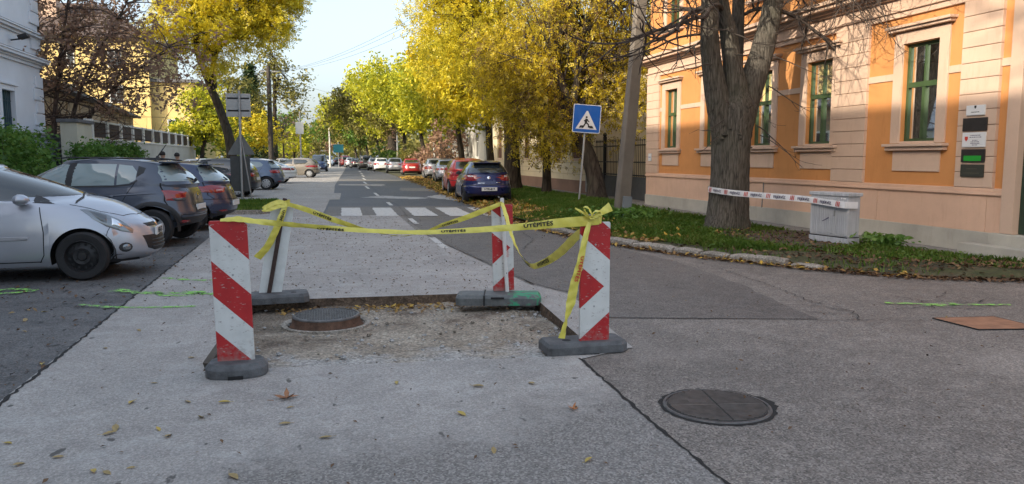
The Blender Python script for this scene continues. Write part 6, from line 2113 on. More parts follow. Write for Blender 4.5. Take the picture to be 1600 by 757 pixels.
# ---- rounded dark blue hatchback, rear to the road (also the pattern for the steel blue one)
def make_round_hatch(name, label, paint, wheel='steel', rim=None, window=None, text=''):
    c = Car(L=4.02, W=1.74, xf=1.22, xr=-1.3, Rw=0.31, Ra=0.36, flare=0.014, nf=2.8, nr=3.0, sharp=42, crown=0.05, rcrown=0.02,
            sill=[(-2.0, 0.32), (-1.7, 0.26), (-0.9, 0.2), (1.3, 0.2), (2.0, 0.24)],
            belt=[(-2.0, 0.96), (-1.6, 0.99), (-0.6, 0.96), (0.2, 0.93), (0.8, 0.91), (1.3, 0.84), (1.7, 0.75), (2.0, 0.66)],
            pf=PF, pr=[(0, -0.1), (0.15, 0.0), (0.4, 0.02), (0.55, -0.02), (0.8, -0.07), (1, -0.14)], ps=PS,
            gr0=-1.88, gf0=1.18, gb0=0.77, gnf=2.5, gnr=2.8, gr1=-1.5, gf1=0.2, gb1=0.56, gnf1=3.0, gnr1=3.4,
            gz0=[(-2, 1.03), (-0.8, 1.0), (0.2, 0.97), (1.1, 0.95)], roof=[(-1.6, 1.38), (-1.0, 1.44), (-0.4, 1.465), (0.2, 1.44)])
    g = window or M['cglass']
    r = c.build(name, label, paint)
    c.decal('windscreen', 'F', [(-0.66, 0.99), (0.66, 0.99), (0.54, 1.37), (-0.54, 1.37)], g, 0.004, 4)
    c.decal('rear_window', 'B', [(-0.6, 1.05), (0, 1.03), (0.6, 1.05), (0.56, 1.2), (0.44, 1.345), (0, 1.355), (-0.44, 1.345), (-0.56, 1.2)], M['cglass2'], 0.005, 5)
    c.decal('side_window', 'S', [(0.7, 1.0), (-0.05, 1.01), (-0.05, 1.365), (0.12, 1.365), (0.4, 1.24)], g, 0.004, 3)
    c.decal('side_window', 'S', [(-0.12, 1.01), (-0.75, 1.04), (-1.1, 1.12), (-1.15, 1.2), (-1.0, 1.32), (-0.12, 1.37)], g, 0.004, 3)
    for xs in ([(-0.09, 1.0), (-0.1, 0.6), (-0.08, 0.28)], [(-1.1, 1.05), (-0.98, 0.85), (-0.93, 0.7)], [(0.78, 0.93), (0.82, 0.6), (0.76, 0.28)]):
        c.line('door_seam', 'S', xs, 0.011, M['seam'])
    c.decal('door_handle', 'S', [(-0.7, 0.86), (-0.88, 0.865), (-0.88, 0.835), (-0.7, 0.825)], paint, 0.03, 2)
    for ax in 'RL':
        s = -1 if ax == 'R' else 1
        t = c.decal('tail_light', ax, [(-1.54, 0.94), (-1.66, 0.955), (-1.80, 0.935), (-1.88, 0.9), (-1.88, 0.80), (-1.75, 0.785), (-1.62, 0.86)], M['lens_red'], 0.010, 4, 0.008, 0.03)
        c.decal('clear_lens', ax, [(-1.72, 0.86), (-1.86, 0.865), (-1.86, 0.82), (-1.74, 0.815)], M['lens_pink'], 0.02, 2, 0.002, 0.03, parent=t)
        c.decal('headlamp', ax, [(1.4, 0.82), (1.65, 0.74), (1.85, 0.62), (1.75, 0.58), (1.5, 0.68)], M['head_lens'], 0.008, 3)
        c.decal('tail_light', 'B', [(s * 0.54, 0.92), (s * 0.69, 0.93), (s * 0.70, 0.81), (s * 0.6, 0.79)], M['lens_red'], 0.010, 3, 0.006, 0.03)
        c.decal('rear_reflector', ax, [(-1.80, 0.42), (-1.93, 0.425), (-1.93, 0.385), (-1.82, 0.38)], M['lens_red'], 0.01, 2)
    c.line('bumper_seam', 'B', [(-0.8, 0.66), (0, 0.64), (0.8, 0.66)], 0.012, M['seam'])
    c.line('tailgate_seam', 'B', [(-0.62, 1.02), (-0.66, 0.75), (-0.6, 0.65)], 0.01, M['seam']); c.line('tailgate_seam', 'B', [(0.62, 1.02), (0.66, 0.75), (0.6, 0.65)], 0.01, M['seam'])
    c.decal('badge', 'B', [(0.05 * math.cos(R(k * 45)), 0.86 + 0.045 * math.sin(R(k * 45))) for k in range(8)], M['chrome'], 0.012, 2, 0.003, 0.03)
    c.decal('lower_trim', 'B', [(-0.7, 0.4), (0.7, 0.4), (0.6, 0.3), (-0.6, 0.3)], M['blacktrim'], 0.006, 3)
    c.plate('B', 0.56, text)
    c.plate('F', 0.42, '')
    c.decal('lower_grille', 'F', [(-0.5, 0.36), (0.5, 0.36), (0.42, 0.26), (-0.42, 0.26)], M['grille'], 0.005, 3)
    sp = MB(); sp.prism([(-1.68, -0.46), (-1.68, 0.46), (-1.6, 0.52), (-1.38, 0.5), (-1.38, -0.5), (-1.6, -0.52)], 1.375, 1.402)
    o = sp.build('roof_spoiler', paint, r, bevel=0.01); o.material_slots[0].link = 'OBJECT'; o.material_slots[0].material = paint
    a = MB(); a.tube([(-1.2, 0, 1.42), (-1.36, 0, 1.62)], [0.012, 0.006], 6); a.build('aerial', M['blacktrim'], r)
    a = MB(); a.tube([(-1.86, 0.0, 1.06), (-1.86, 0.3, 1.12)], 0.014, 6); a.build('rear_wiper', M['blacktrim'], r)
    c.mirror_cap(0.66, 0.99, paint)
    c.wheels(wheel, rim)
    return r

# ---- deep blue older hatchback seen from behind on the right
def make_blue():
    c = Car(L=3.88, W=1.68, xf=1.16, xr=-1.28, Rw=0.295, Ra=0.345, flare=0.01, nf=3.2, nr=4.4, sharp=42, crown=0.04, rcrown=0.015,
            sill=[(-1.95, 0.27), (-1.6, 0.22), (-0.9, 0.19), (1.3, 0.19), (1.95, 0.22)],
            belt=[(-1.95, 0.98), (-1.5, 0.98), (-0.6, 0.94), (0.2, 0.91), (0.8, 0.88), (1.3, 0.82), (1.7, 0.74), (1.95, 0.66)],
            pf=PF, pr=[(0, -0.06), (0.12, 0.0), (0.46, 0.03), (0.49, -0.04), (0.75, -0.06), (1, -0.11)], ps=[(0, -0.05), (0.12, -0.01), (0.35, 0.0), (0.6, 0.0), (0.8, -0.02), (0.92, -0.045), (1, -0.08)],
            gr0=-1.86, gf0=1.08, gb0=0.755, gnf=2.7, gnr=4.4, gr1=-1.42, gf1=0.1, gb1=0.535, gnf1=3.4, gnr1=5,
            gz0=[(-2, 1.01), (-0.8, 0.98), (0.2, 0.95), (1.1, 0.92)], roof=[(-1.5, 1.36), (-1.0, 1.41), (-0.4, 1.43), (0.2, 1.40)])
    p = PAINT['royal']
    r = c.build('blue_hatchback', 'deep blue older hatchback seen from behind at the right edge of the street', p)
    c.decal('windscreen', 'F', [(-0.66, 0.96), (0.66, 0.96), (0.54, 1.34), (-0.54, 1.34)], M['cglass'], 0.004, 4)
    c.decal('rear_window', 'B', [(-0.64, 1.035), (0, 1.02), (0.64, 1.035), (0.58, 1.18), (0.47, 1.335), (0, 1.345), (-0.47, 1.335), (-0.58, 1.18)], M['cglass'], 0.005, 5)
    c.decal('side_window', 'S', [(0.65, 0.98), (-0.1, 0.99), (-0.1, 1.33), (0.05, 1.33), (0.35, 1.2)], M['cglass'], 0.004, 3)
    c.decal('side_window', 'S', [(-0.18, 0.99), (-1.0, 1.01), (-1.15, 1.08), (-1.0, 1.3), (-0.18, 1.335)], M['cglass'], 0.004, 3)
    for xs in ([(-0.14, 0.97), (-0.14, 0.5), (-0.12, 0.26)], [(0.74, 0.9), (0.78, 0.6), (0.72, 0.26)]):
        c.line('door_seam', 'S', xs, 0.011, M['seam'])
    c.line('side_moulding', 'S', [(0.7, 0.56), (-0.85, 0.57)], 0.05, p, 0.004, h=0.012)
    for s in (-1, 1):
        t = c.decal('tail_light', 'B', [(s * 0.44, 0.955), (s * 0.79, 0.965), (s * 0.81, 0.77), (s * 0.5, 0.765)], M['lens_red'], 0.010, 4, 0.004, 0.03)
        c.decal('clear_lens', 'B', [(s * 0.50, 0.94), (s * 0.68, 0.945), (s * 0.68, 0.885), (s * 0.50, 0.88)], M['lens_white'], 0.018, 2, 0.002, 0.03, parent=t)
        ax = 'R' if s < 0 else 'L'
        c.decal('tail_light', ax, [(-1.70, 0.955), (-1.88, 0.955), (-1.88, 0.775), (-1.74, 0.78)], M['lens_red'], 0.010, 3, 0.004, 0.03)
        c.decal('headlamp', ax, [(1.5, 0.8), (1.7, 0.74), (1.85, 0.62), (1.7, 0.58), (1.52, 0.66)], M['head_lens'], 0.008, 3)
    bp = c.decal('rear_bumper', 'B', [(-0.82, 0.585), (-0.4, 0.60), (0.4, 0.60), (0.82, 0.585), (0.81, 0.36), (0.4, 0.31), (-0.4, 0.31), (-0.81, 0.36)], p, 0.035, 4)
    bp.material_slots[0].link = 'OBJECT'; bp.material_slots[0].material = p
    c.line('bumper_strip', 'B', [(-0.82, 0.60), (0, 0.615), (0.82, 0.60)], 0.02, M['blacktrim'], 0.03)
    c.decal('lower_valance', 'B', [(-0.72, 0.34), (0.72, 0.34), (0.66, 0.28), (-0.66, 0.28)], M['blacktrim'], 0.03, 2)
    c.line('tailgate_seam', 'B', [(-0.6, 1.0), (-0.43, 0.75), (-0.42, 0.62)], 0.01, M['seam']); c.line('tailgate_seam', 'B', [(0.6, 1.0), (0.43, 0.75), (0.42, 0.62)], 0.01, M['seam'])
    c.decal('badge', 'B', [(0.055 * math.cos(R(k * 45)), 0.87 + 0.05 * math.sin(R(k * 45))) for k in range(8)], M['chrome'], 0.012, 2, 0.003, 0.03)
    c.decal('name_strip', 'B', [(0.15, 0.70), (0.37, 0.70), (0.37, 0.685), (0.15, 0.685)], M['chrome'], 0.004, 1)
    c.decal('name_strip', 'B', [(-0.38, 0.72), (-0.25, 0.72), (-0.25, 0.70), (-0.38, 0.70)], M['chrome'], 0.004, 1)
    # plate sits on the bumper
    mb = MB(); h, _ = c.ray('B', (0, 0.5)); mb.box(h.x - 0.055, -0.26, 0.435, h.x + 0.02, 0.26, 0.555)
    pl_ = mb.build('number_plate', M['platew'], r, bevel=0.003)
    letter('lettering', 'HYE-817', 0.098, (h.x - 0.055, 0, 0.46), (0, -1, 0), (0, 0, 1), M['ink'], pl_, 0.002, bold=0.006, center=True)
    a = MB(); a.tube([(-1.45, -0.3, 0.24), (-1.98, -0.32, 0.23)], 0.028, 8); a.build('exhaust', M['galv'], r)
    a = MB(); a.tube([(-1.86, -0.02, 1.03), (-1.82, 0.3, 1.1)], 0.013, 6); a.build('rear_wiper', M['blacktrim'], r)
    sp = MB(); sp.prism([(-1.54, -0.42), (-1.54, 0.42), (-1.48, 0.48), (-1.3, 0.46), (-1.3, -0.46), (-1.48, -0.48)], 1.352, 1.376)
    o = sp.build('roof_spoiler', p, r, bevel=0.008); o.material_slots[0].link = 'OBJECT'; o.material_slots[0].material = p
    c.mirror_cap(0.6, 0.96, M['blacktrim'])
    c.wheels('steel', M['steelrim'])
    return r

# ---- plainer patterns for the cars down the street
def make_generic(kind, name, label, paint):
    if kind == 'wagon':
        k = dict(L=4.55, W=1.76, xf=1.35, xr=-1.35, gr0=-2.12, gr1=-1.9, gf0=1.15, gf1=0.3, rz=[(-2.0, 1.40), (-1.2, 1.46), (-0.3, 1.475), (0.3, 1.445)], bz=0.98, rear=[(-0.58, 1.08), (0.58, 1.08), (0.5, 1.36), (-0.5, 1.36)])
        sw = [[(0.7, 1.02), (-0.05, 1.03), (-0.05, 1.37), (0.15, 1.37), (0.42, 1.24)], [(-0.13, 1.03), (-1.0, 1.05), (-1.0, 1.375), (-0.13, 1.38)], [(-1.08, 1.06), (-1.75, 1.1), (-1.7, 1.3), (-1.08, 1.365)]]
    elif kind == 'van':
        k = dict(L=4.5, W=1.82, xf=1.35, xr=-1.45, gr0=-2.1, gr1=-1.95, gf0=1.5, gf1=0.55, rz=[(-2.05, 1.74), (-1.0, 1.81), (0.2, 1.81), (0.6, 1.76)], bz=1.08, rear=[(-0.66, 1.16), (0.66, 1.16), (0.58, 1.64), (-0.58, 1.64)])
        sw = [[(1.0, 1.12), (0.1, 1.12), (0.1, 1.66), (0.4, 1.66), (0.75, 1.45)], [(0.02, 1.12), (-0.95, 1.14), (-0.95, 1.67), (0.02, 1.67)], [(-1.03, 1.15), (-1.75, 1.18), (-1.72, 1.62), (-1.03, 1.66)]]
    elif kind == 'sedan':
        k = dict(L=4.45, W=1.74, xf=1.33, xr=-1.32, gr0=-1.75, gr1=-0.95, gf0=1.1, gf1=0.3, rz=[(-1.1, 1.37), (-0.5, 1.43), (0.0, 1.445), (0.4, 1.41)], bz=0.96, rear=[(-0.6, 1.06), (0.6, 1.06), (0.5, 1.33), (-0.5, 1.33)])
        sw = [[(0.68, 1.0), (-0.02, 1.01), (-0.02, 1.345), (0.18, 1.345), (0.42, 1.22)], [(-0.1, 1.01), (-0.9, 1.03), (-1.1, 1.06), (-0.75, 1.32), (-0.1, 1.35)]]
    else:
        k = dict(L=4.0, W=1.72, xf=1.2, xr=-1.3, gr0=-1.88, gr1=-1.58, gf0=1.12, gf1=0.25, rz=[(-1.7, 1.42), (-1.0, 1.48), (-0.3, 1.5), (0.3, 1.46)], bz=0.98, rear=[(-0.58, 1.08), (0.58, 1.08), (0.5, 1.38), (-0.5, 1.38)])
        sw = [[(0.7, 1.02), (-0.05, 1.03), (-0.05, 1.39), (0.12, 1.39), (0.42, 1.25)], [(-0.13, 1.03), (-1.0, 1.07), (-1.2, 1.2), (-1.05, 1.36), (-0.13, 1.395)]]
    hl = k['L'] / 2; bz = k['bz']
    top = k['rz'][2][1]
    c = Car(L=k['L'], W=k['W'], xf=k['xf'], xr=k['xr'], Rw=0.31, Ra=0.365, flare=0.012, nf=2.9, nr=4.0, sharp=42, crown=0.05, rcrown=0.015,
            sill=[(-hl, 0.32), (-hl + 0.4, 0.25), (-0.9, 0.21), (1.3, 0.21), (hl, 0.24)],
            belt=[(-hl, bz), (-hl + 0.5, bz + 0.01), (-0.6, bz - 0.02), (0.2, bz - 0.04), (0.9, bz - 0.08), (1.4, bz - 0.14), (1.8, bz - 0.24), (hl, bz - 0.32)],
            pf=PF, pr=PR, ps=PS, gr0=k['gr0'], gf0=k['gf0'], gb0=k['W'] / 2 - 0.09, gnf=2.6, gnr=3.8, gr1=k['gr1'], gf1=k['gf1'], gb1=k['W'] / 2 - (0.2 if kind == 'van' else 0.28), gnf1=3.0, gnr1=4.0,
            gz0=[(-hl, bz + 0.05), (0.2, bz + 0.01), (1.5, bz - 0.02)], roof=k['rz'])
    r = c.build(name, label, paint)
    zr = k['rz'][-1][1]
    c.decal('windscreen', 'F', [(-0.66, bz + 0.03), (0.66, bz + 0.03), (0.54, zr - 0.07), (-0.54, zr - 0.07)], M['cglass'], 0.004, 4)
    c.decal('rear_window', 'B', k['rear'], M['cglass'], 0.005, 4)
    for o_ in sw:
        c.decal('side_window', 'S', o_, M['cglass'], 0.004, 3)
    c.line('door_seam', 'S', [(-0.09, bz), (-0.1, 0.6), (-0.08, 0.28)], 0.012, M['seam'])
    c.line('door_seam', 'S', [(0.8, bz - 0.06), (0.84, 0.6), (0.76, 0.28)], 0.012, M['seam'])
    for s in (-1, 1):
        ax = 'R' if s < 0 else 'L'
        tz = 0.28 if kind in ('wagon', 'van') else 0.18
        c.decal('tail_light', 'B', [(s * 0.6, bz - 0.04), (s * 0.8, bz - 0.03), (s * 0.82, bz - tz), (s * 0.62, bz - tz)], M['lens_red'], 0.01, 3, 0.004, 0.04)
        c.decal('tail_light', ax, [(-hl + 0.25, bz - 0.04), (-hl + 0.07, bz - 0.05), (-hl + 0.05, bz - tz), (-hl + 0.2, bz - tz)], M['lens_red'], 0.01, 3, 0.004, 0.04)
        c.decal('headlamp', 'F', [(s * 0.45, bz - 0.27), (s * 0.78, bz - 0.24), (s * 0.8, bz - 0.36), (s * 0.5, bz - 0.4)], M['head_lens'], 0.01, 3, 0.004, 0.04)
    c.decal('grille', 'F', [(-0.36, bz - 0.3), (0.36, bz - 0.3), (0.34, bz - 0.4), (-0.34, bz - 0.4)], M['grille'], 0.006, 2)
    c.decal('lower_grille', 'F', [(-0.55, 0.4), (0.55, 0.4), (0.45, 0.28), (-0.45, 0.28)], M['grille'], 0.006, 2)
    c.line('bumper_seam', 'B', [(-0.8, 0.62), (0, 0.6), (0.8, 0.62)], 0.03, M['blacktrim'], 0.006)
    c.decal('lower_trim', 'B', [(-0.74, 0.38), (0.74, 0.38), (0.66, 0.29), (-0.66, 0.29)], M['blacktrim'], 0.006, 2)
    c.plate('B', 0.70 if kind != 'van' else 0.8, '')
    c.plate('F', 0.48, '')
    c.mirror_cap(0.72, bz + 0.03, paint)
    c.wheels('alloy' if kind in ('wagon', 'van') else 'cap', M['rim'])
    return r

def recolour(root, paint):
    for ch in root.children:
        if ch.material_slots and ch.material_slots[0].link == 'OBJECT':
            ch.material_slots[0].material = paint

def put(o, x, y, deg, z=0.0):
    """car at ground point, heading `deg`: 0 = towards +X, 90 = down the street"""
    o.location = (x, y, z)
    o.rotation_euler = (0, 0, R(deg))
    return o

GL = 'cars parked on the left strip'
GR = 'cars parked along the right edge of the street'
c1 = put(make_silver(), -4.17, 11.42, 2); c1['group'] = GL
c2 = put(make_crossover(), -4.15, 15.35, 172); c2['group'] = GL
c3 = put(make_round_hatch('navy_hatchback', 'navy blue rounded hatchback parked rear to the road, third from the left', PAINT['navy']), -3.85, 18.35, 172); c3['group'] = GL
c6 = put(make_round_hatch('steel_blue_hatchback', 'steel blue hatchback with pale wheel covers parked past the grey sign backs', PAINT['bluegrey'], 'cap', M['rim'], M['cglass2']), -3.7, 39.4, 172); c6['group'] = GL
cb1 = put(make_blue(), 5.58, 27.0, 86, 0.0); cb1['group'] = GR
pw = make_generic('wagon', 'estate_car', 'silver white estate car behind the grey hatchback, fourth along the right edge', PAINT['lightgrey'])
pv = make_generic('van', 'blue_van', 'dark blue van facing the viewer at the end of the left parked row', PAINT['vanblue'])
ps_ = make_generic('sedan', 'white_sedan', 'white sedan parked rear to the road beyond the steel blue hatchback', PAINT['white'])
ph = make_generic('hatch', 'dark_compact', 'black hatchback half hidden behind the grey sign backs', PAINT['blackblue'])
put(ph, -4.35, 32.6, 172)['group'] = GL
put(ps_, -3.6, 48.8, 172)['group'] = GL
put(pv, -0.1, 88, -92)['group'] = GL
put(pw, 8.05, 55.6, 85)['group'] = GR
def more(src, name, label, paint, x, y, deg, group, z=0.0):
    o = copy_tree(src)
    o.name = name
    o['label'] = label; o['group'] = group
    recolour(o, paint)
    return put(o, x, y, deg, z)
more(ph, 'beige_hatchback', 'grey beige hatchback parked between the white sedan and the blue van', PAINT['beige'], -2.0, 61.6, 172, GL)
more(pw, 'white_estate', 'white estate roof showing above the black hatchback behind the signs', PAINT['white'], -6.6, 43.6, 172, GL)
more(pw, 'dark_estate', 'dark estate roof showing between the white sedan and the trees', PAINT['black'], -6.8, 58, 172, GL)
more(ph, 'teal_hatchback', 'dark teal hatchback roof beyond the white sedan', PAINT['bluegrey'], -5.6, 66, 172, GL)
more(ps_, 'grey_sedan', 'pale grey sedan roof just left of the blue van', PAINT['lightgrey'], -3.6, 74, 172, GL)
more(ph, 'red_hatchback', 'bright red hatchback just beyond the deep blue one on the right', PAINT['red'], 6.0, 32.6, 86, GR)
more(pw, 'grey_estate', 'dull silver estate car beyond the bright red hatchback', PAINT['lightgrey'], 7.0, 39.0, 86, GR)
more(ps_, 'silver_sedan', 'silver sedan second beyond the bright red hatchback on the right', PAINT['silver'], 7.65, 47.4, 85, GR)
more(ps_, 'dark_red_sedan', 'dark red sedan in the sun, parked beyond the silver white estate car', PAINT['darkred'], 7.75, 68, 86, GR)
more(ph, 'silver_hatchback', 'small silver grey hatchback beyond the dark red sedan', PAINT['silver'], 7.15, 77, 86, GR)
more(pw, 'white_estate', 'bright white estate car beyond the small silver grey hatchback', PAINT['white'], 6.55, 87, 88, GR)
more(ph, 'grey_hatchback', 'grey hatchback tucked behind the bright white estate car', PAINT['lightgrey'], 6.3, 94, 88, GR)
more(pv, 'brown_van', 'grey brown people carrier seen from behind, far along the right edge', PAINT['brown'], 5.6, 101, 90, GR)
more(ps_, 'black_sedan', 'black sedan between the grey brown carrier and a small silver car far along', PAINT['black'], 5.0, 113, 92, GR)
more(ph, 'pale_hatchback', 'small pale silver car far along, just before the red van', PAINT['silver'], 4.5, 122, 92, GR)
more(pv, 'red_van', 'red van far along the right edge', PAINT['darkred'], 4.0, 132, 92, GR)
more(pv, 'white_van', 'white van at the far end of the street', PAINT['white'], 1.4, 142, -88, 'cars at the far end of the street')
more(ph, 'black_hatchback', 'tiny black car next to the white van at the far end of the street', PAINT['black'], 3.1, 146, 92, 'cars at the far end of the street')
# ------------------------------------------------------------------ trees, grass, leaves
def bark_mat(name, col, dark, sc=(16, 16, 2.2), strength=0.9):
    m, nt, b = new_mat(name)
    v = coords(nt, sc)
    f = noise(nt, v, 1.0, 6, 0.65)
    vo = nd(nt, "ShaderNodeTexVoronoi", Scale=0.9, feature='DISTANCE_TO_EDGE')
    nt.links.new(v, vo.inputs['Vector'])
    fx = noise(nt, coords(nt, (sc[0] * 2.6, sc[1] * 2.6, sc[2] * 2.2)), 1.0, 5, 0.7)
    h = math_n(nt, 'ADD', math_n(nt, 'MULTIPLY', ramp(nt, vo.outputs['Distance'], [(0.0, 0.0), (0.3, 1.0)]), 0.22), math_n(nt, 'ADD', math_n(nt, 'MULTIPLY', f, 0.5), math_n(nt, 'MULTIPLY', fx, 0.55)))
    c = ramp(nt, h, [(0.42, dark), (0.66, col), (0.9, tuple(min(1, x * 1.45) for x in col))])
    c2 = noise(nt, coords(nt), 1.2, 4)
    c = mixc(nt, ramp(nt, c2, [(0.45, 0.0), (0.75, 0.4)]), c, (0.075, 0.08, 0.05))
    nt.links.new(c, b.inputs['Base Color'])
    b.inputs['Roughness'].default_value = 0.95
    b.inputs['Specular IOR Level'].default_value = 0.2
    bump(nt, b, h, strength, 0.035)
    return m
M['bark'] = bark_mat('furrowed_bark', (0.115, 0.102, 0.085), (0.028, 0.024, 0.02), (26, 26, 2.6), 1.0)
M['bark2'] = bark_mat('dark_bark', (0.06, 0.048, 0.038), (0.018, 0.014, 0.012), (8, 8, 1.6))
M['bark3'] = bark_mat('brown_bark', (0.12, 0.085, 0.07), (0.035, 0.025, 0.022), (10, 10, 2))
M['twig'] = simple('twig_bark', (0.055, 0.042, 0.035), 0.9)
Y_ = [(0.0, (0.62, 0.44, 0.03)), (0.3, (0.66, 0.50, 0.03)), (0.55, (0.52, 0.42, 0.04)), (0.78, (0.36, 0.34, 0.035)), (1.0, (0.2, 0.22, 0.03))]
M['leafY'] = leaf_mat('yellow_leaves', [(0.0, (0.66, 0.45, 0.02)), (0.35, (0.74, 0.60, 0.03)), (0.65, (0.64, 0.56, 0.05)), (0.85, (0.42, 0.38, 0.03)), (1.0, (0.17, 0.11, 0.03))], 0.45)
M['leafYG'] = leaf_mat('yellow_green_leaves', [(0.0, (0.66, 0.56, 0.02)), (0.35, (0.52, 0.50, 0.03)), (0.7, (0.3, 0.33, 0.03)), (1.0, (0.14, 0.2, 0.025))], 0.4)
M['leafV'] = leaf_mat('gold_brown_leaves', [(0.0, (0.72, 0.52, 0.02)), (0.38, (0.60, 0.46, 0.03)), (0.58, (0.3, 0.24, 0.03)), (0.76, (0.17, 0.1, 0.045)), (1.0, (0.08, 0.045, 0.03))], 0.4)
M['leafB'] = leaf_mat('withered_brown_leaves', [(0.0, (0.46, 0.30, 0.2)), (0.5, (0.30, 0.18, 0.13)), (1.0, (0.5, 0.36, 0.2))], 0.4)
M['leafG'] = leaf_mat('green_leaves', [(0.0, (0.05, 0.11, 0.02)), (0.5, (0.09, 0.17, 0.025)), (1.0, (0.18, 0.24, 0.03))], 0.35)
M['leafO'] = leaf_mat('olive_leaves', [(0.0, (0.11, 0.12, 0.035)), (0.5, (0.2, 0.19, 0.05)), (1.0, (0.3, 0.25, 0.05))], 0.35)
M['leafD'] = leaf_mat('dark_needles', [(0.0, (0.02, 0.045, 0.018)), (1.0, (0.045, 0.075, 0.025))], 0.15)

def unit(a):
    return a / np.maximum(np.linalg.norm(a, axis=1, keepdims=True), 1e-9)

def leaf_cloud(centers, size, droop=0.5, fold=0.25, aspect=0.5, rng=RNG, svar=0.35):
    """one folded four-cornered leaf per centre; returns verts, quads"""
    n = len(centers)
    d = rng.normal(size=(n, 3))
    d[:, 2] = d[:, 2] * 0.5 - droop
    d = unit(d)
    r = rng.normal(size=(n, 3))
    w = unit(np.cross(d, r))
    nn = np.cross(d, w)
    s = (size * (1 + svar * rng.normal(size=n)).clip(0.45, 1.8))[:, None]
    base = centers - d * s * 0.5
    tip = centers + d * s * 0.5 - nn * s * 0.08
    mid = centers + nn * s * fold * 0.35
    l, rr = mid - w * s * aspect * 0.5, mid + w * s * aspect * 0.5
    V = np.stack([base, l, tip, rr], 1).reshape(-1, 3)
    Q = np.arange(4 * n).reshape(n, 4)
    return V, Q

def pinnate(centers, size, droop, rng, n=7):
    """feathered leaves: leaflets in pairs along a hanging rib, tip leaflet last"""
    m = len(centers)
    d = rng.normal(size=(m, 3)); d[:, 2] = d[:, 2] * 0.4 - droop
    d = unit(d)
    w = unit(np.cross(d, rng.normal(size=(m, 3))))
    nn = np.cross(d, w)
    s = (size * rng.uniform(0.7, 1.3, m))[:, None]
    Vs = []
    for k in range(n):
        t = (k // 2 + 0.6) / (n // 2 + 0.6)
        sg = 0 if k == n - 1 else (1 if k % 2 else -1)
        base = centers + d * s * t * 1.6 - nn * s * 0.25 * t * t
        ax = unit(d * (1.0 if sg == 0 else 0.55) + w * sg * 0.85 + rng.normal(size=(m, 3)) * 0.18)
        side = unit(np.cross(ax, nn) + rng.normal(size=(m, 3)) * 0.15)
        L = s * (0.75 if sg else 0.9)
        mid = base + ax * L * 0.45
        Vs.append(np.stack([base, mid - side * L * 0.2 + nn * L * 0.05, base + ax * L - nn * L * 0.12, mid + side * L * 0.2 + nn * L * 0.05], 1))
    V = np.stack(Vs, 1).reshape(-1, 3)
    return V, np.arange(len(V)).reshape(-1, 4)

def clumps_in(blobs, rng, dens):
    """clump centres through the crown volume, thinned by a coarse lattice so that gaps open"""
    out = []
    for (cx, cy, cz, rx, ry, rz) in blobs:
        n = int(dens * (rx * ry * rz) ** (2 / 3))
        p = unit(rng.normal(size=(n, 3))) * (rng.random((n, 1)) ** 0.42)
        q = p * np.array([rx, ry, rz]) + np.array([cx, cy, cz])
        f = np.sin(q[:, 0] * 1.7 + cx) * np.sin(q[:, 1] * 1.5 + cy) * np.sin(q[:, 2] * 1.9 + cz)
        keep = f > -0.22 - 0.3 * rng.random(n)
        out.append(q[keep])
    return np.concatenate(out)

def limb(mb, a, b, r0, r1, sag=0.3, n=7, sides=6, jit=0.08, mi=0):
    a, b = Vector(a), Vector(b)
    L = (b - a).length
    pts, rad = [], []
    off = Vector((random.gauss(0, 1), random.gauss(0, 1), 0)) * L * jit
    for i in range(n + 1):
        t = i / n
        p = a.lerp(b, t) + off * math.sin(math.pi * t) + Vector((0, 0, sag * L * 0.25 * math.sin(math.pi * t)))
        p += Vector((random.gauss(0, 1), random.gauss(0, 1), random.gauss(0, 1))) * L * 0.012
        pts.append(p); rad.append(r0 + (r1 - r0) * t)
    mb.tube(pts, rad, sides, mi, caps=False)
    return pts

def tree(name, label, base, trunk, r0, blobs, leaf, bark, dens=10, per=40, lsize=0.2, crad=0.45, droop=0.5, seed=1, group=None, twigs=0.6, hang=0.0, cat='tree', sides=10, feather=False):
    rng = np.random.default_rng(seed)
    random.seed(seed)
    t = thing(name, label, cat, (base[0], base[1], 0), 0, group)
    org = Vector((base[0], base[1], 0))
    mb = MB()
    tp = [Vector(p) for p in trunk]
    P = smooth_path(tp, 14)
    rad = [r0 * (1.0 - 0.6 * i / 13) * (1.35 if i == 0 else 1.08 if i == 1 else 1) for i in range(14)]
    mb.tube([p - org for p in P], rad, sides)
    C = clumps_in(blobs, rng, dens)
    # limbs to each lobe, then twigs to its clumps
    for (cx, cy, cz, rx, ry, rz) in blobs:
        k = random.choice((7, 9, 11, 13))
        c = Vector((cx, cy, cz))
        e = limb(mb, P[k] - org, c - org + Vector((0, 0, rz * 0.2)), rad[k] * 0.75, 0.03, 0.35, 7, 6)
        mine = C[np.linalg.norm((C - np.array([cx, cy, cz])) / np.array([rx, ry, rz]), axis=1) < 1.02]
        for q in mine[: int(len(mine) * twigs * 0.5)]:
            s = e[random.randrange(2, len(e))]
            limb(mb, s, Vector(q) - org, 0.03 + 0.004 * (Vector(q) - org - s).length, 0.006, 0.1, 4, 4, 0.05)
    mb.build('trunk', bark, t, smooth=60)
    n = len(C)
    rp = rng.normal(size=(n, per, 3)) * np.array([crad, crad, crad * 0.6])
    if hang > 0:
        dz = rng.random((n, per, 1)) ** 1.3 * hang
        rp[:, :, 2:3] -= dz
        rp[:, :, :2] *= 0.55
    L = (C[:, None, :] + rp).reshape(-1, 3)
    L = L[L[:, 2] > 0.25]
    V, Q = pinnate(L, lsize, droop, rng) if feather else leaf_cloud(L, lsize, droop, rng=rng)
    V = V - np.array([org.x, org.y, 0])
    fast_mesh('crown', V, Q, leaf, t)
    return t

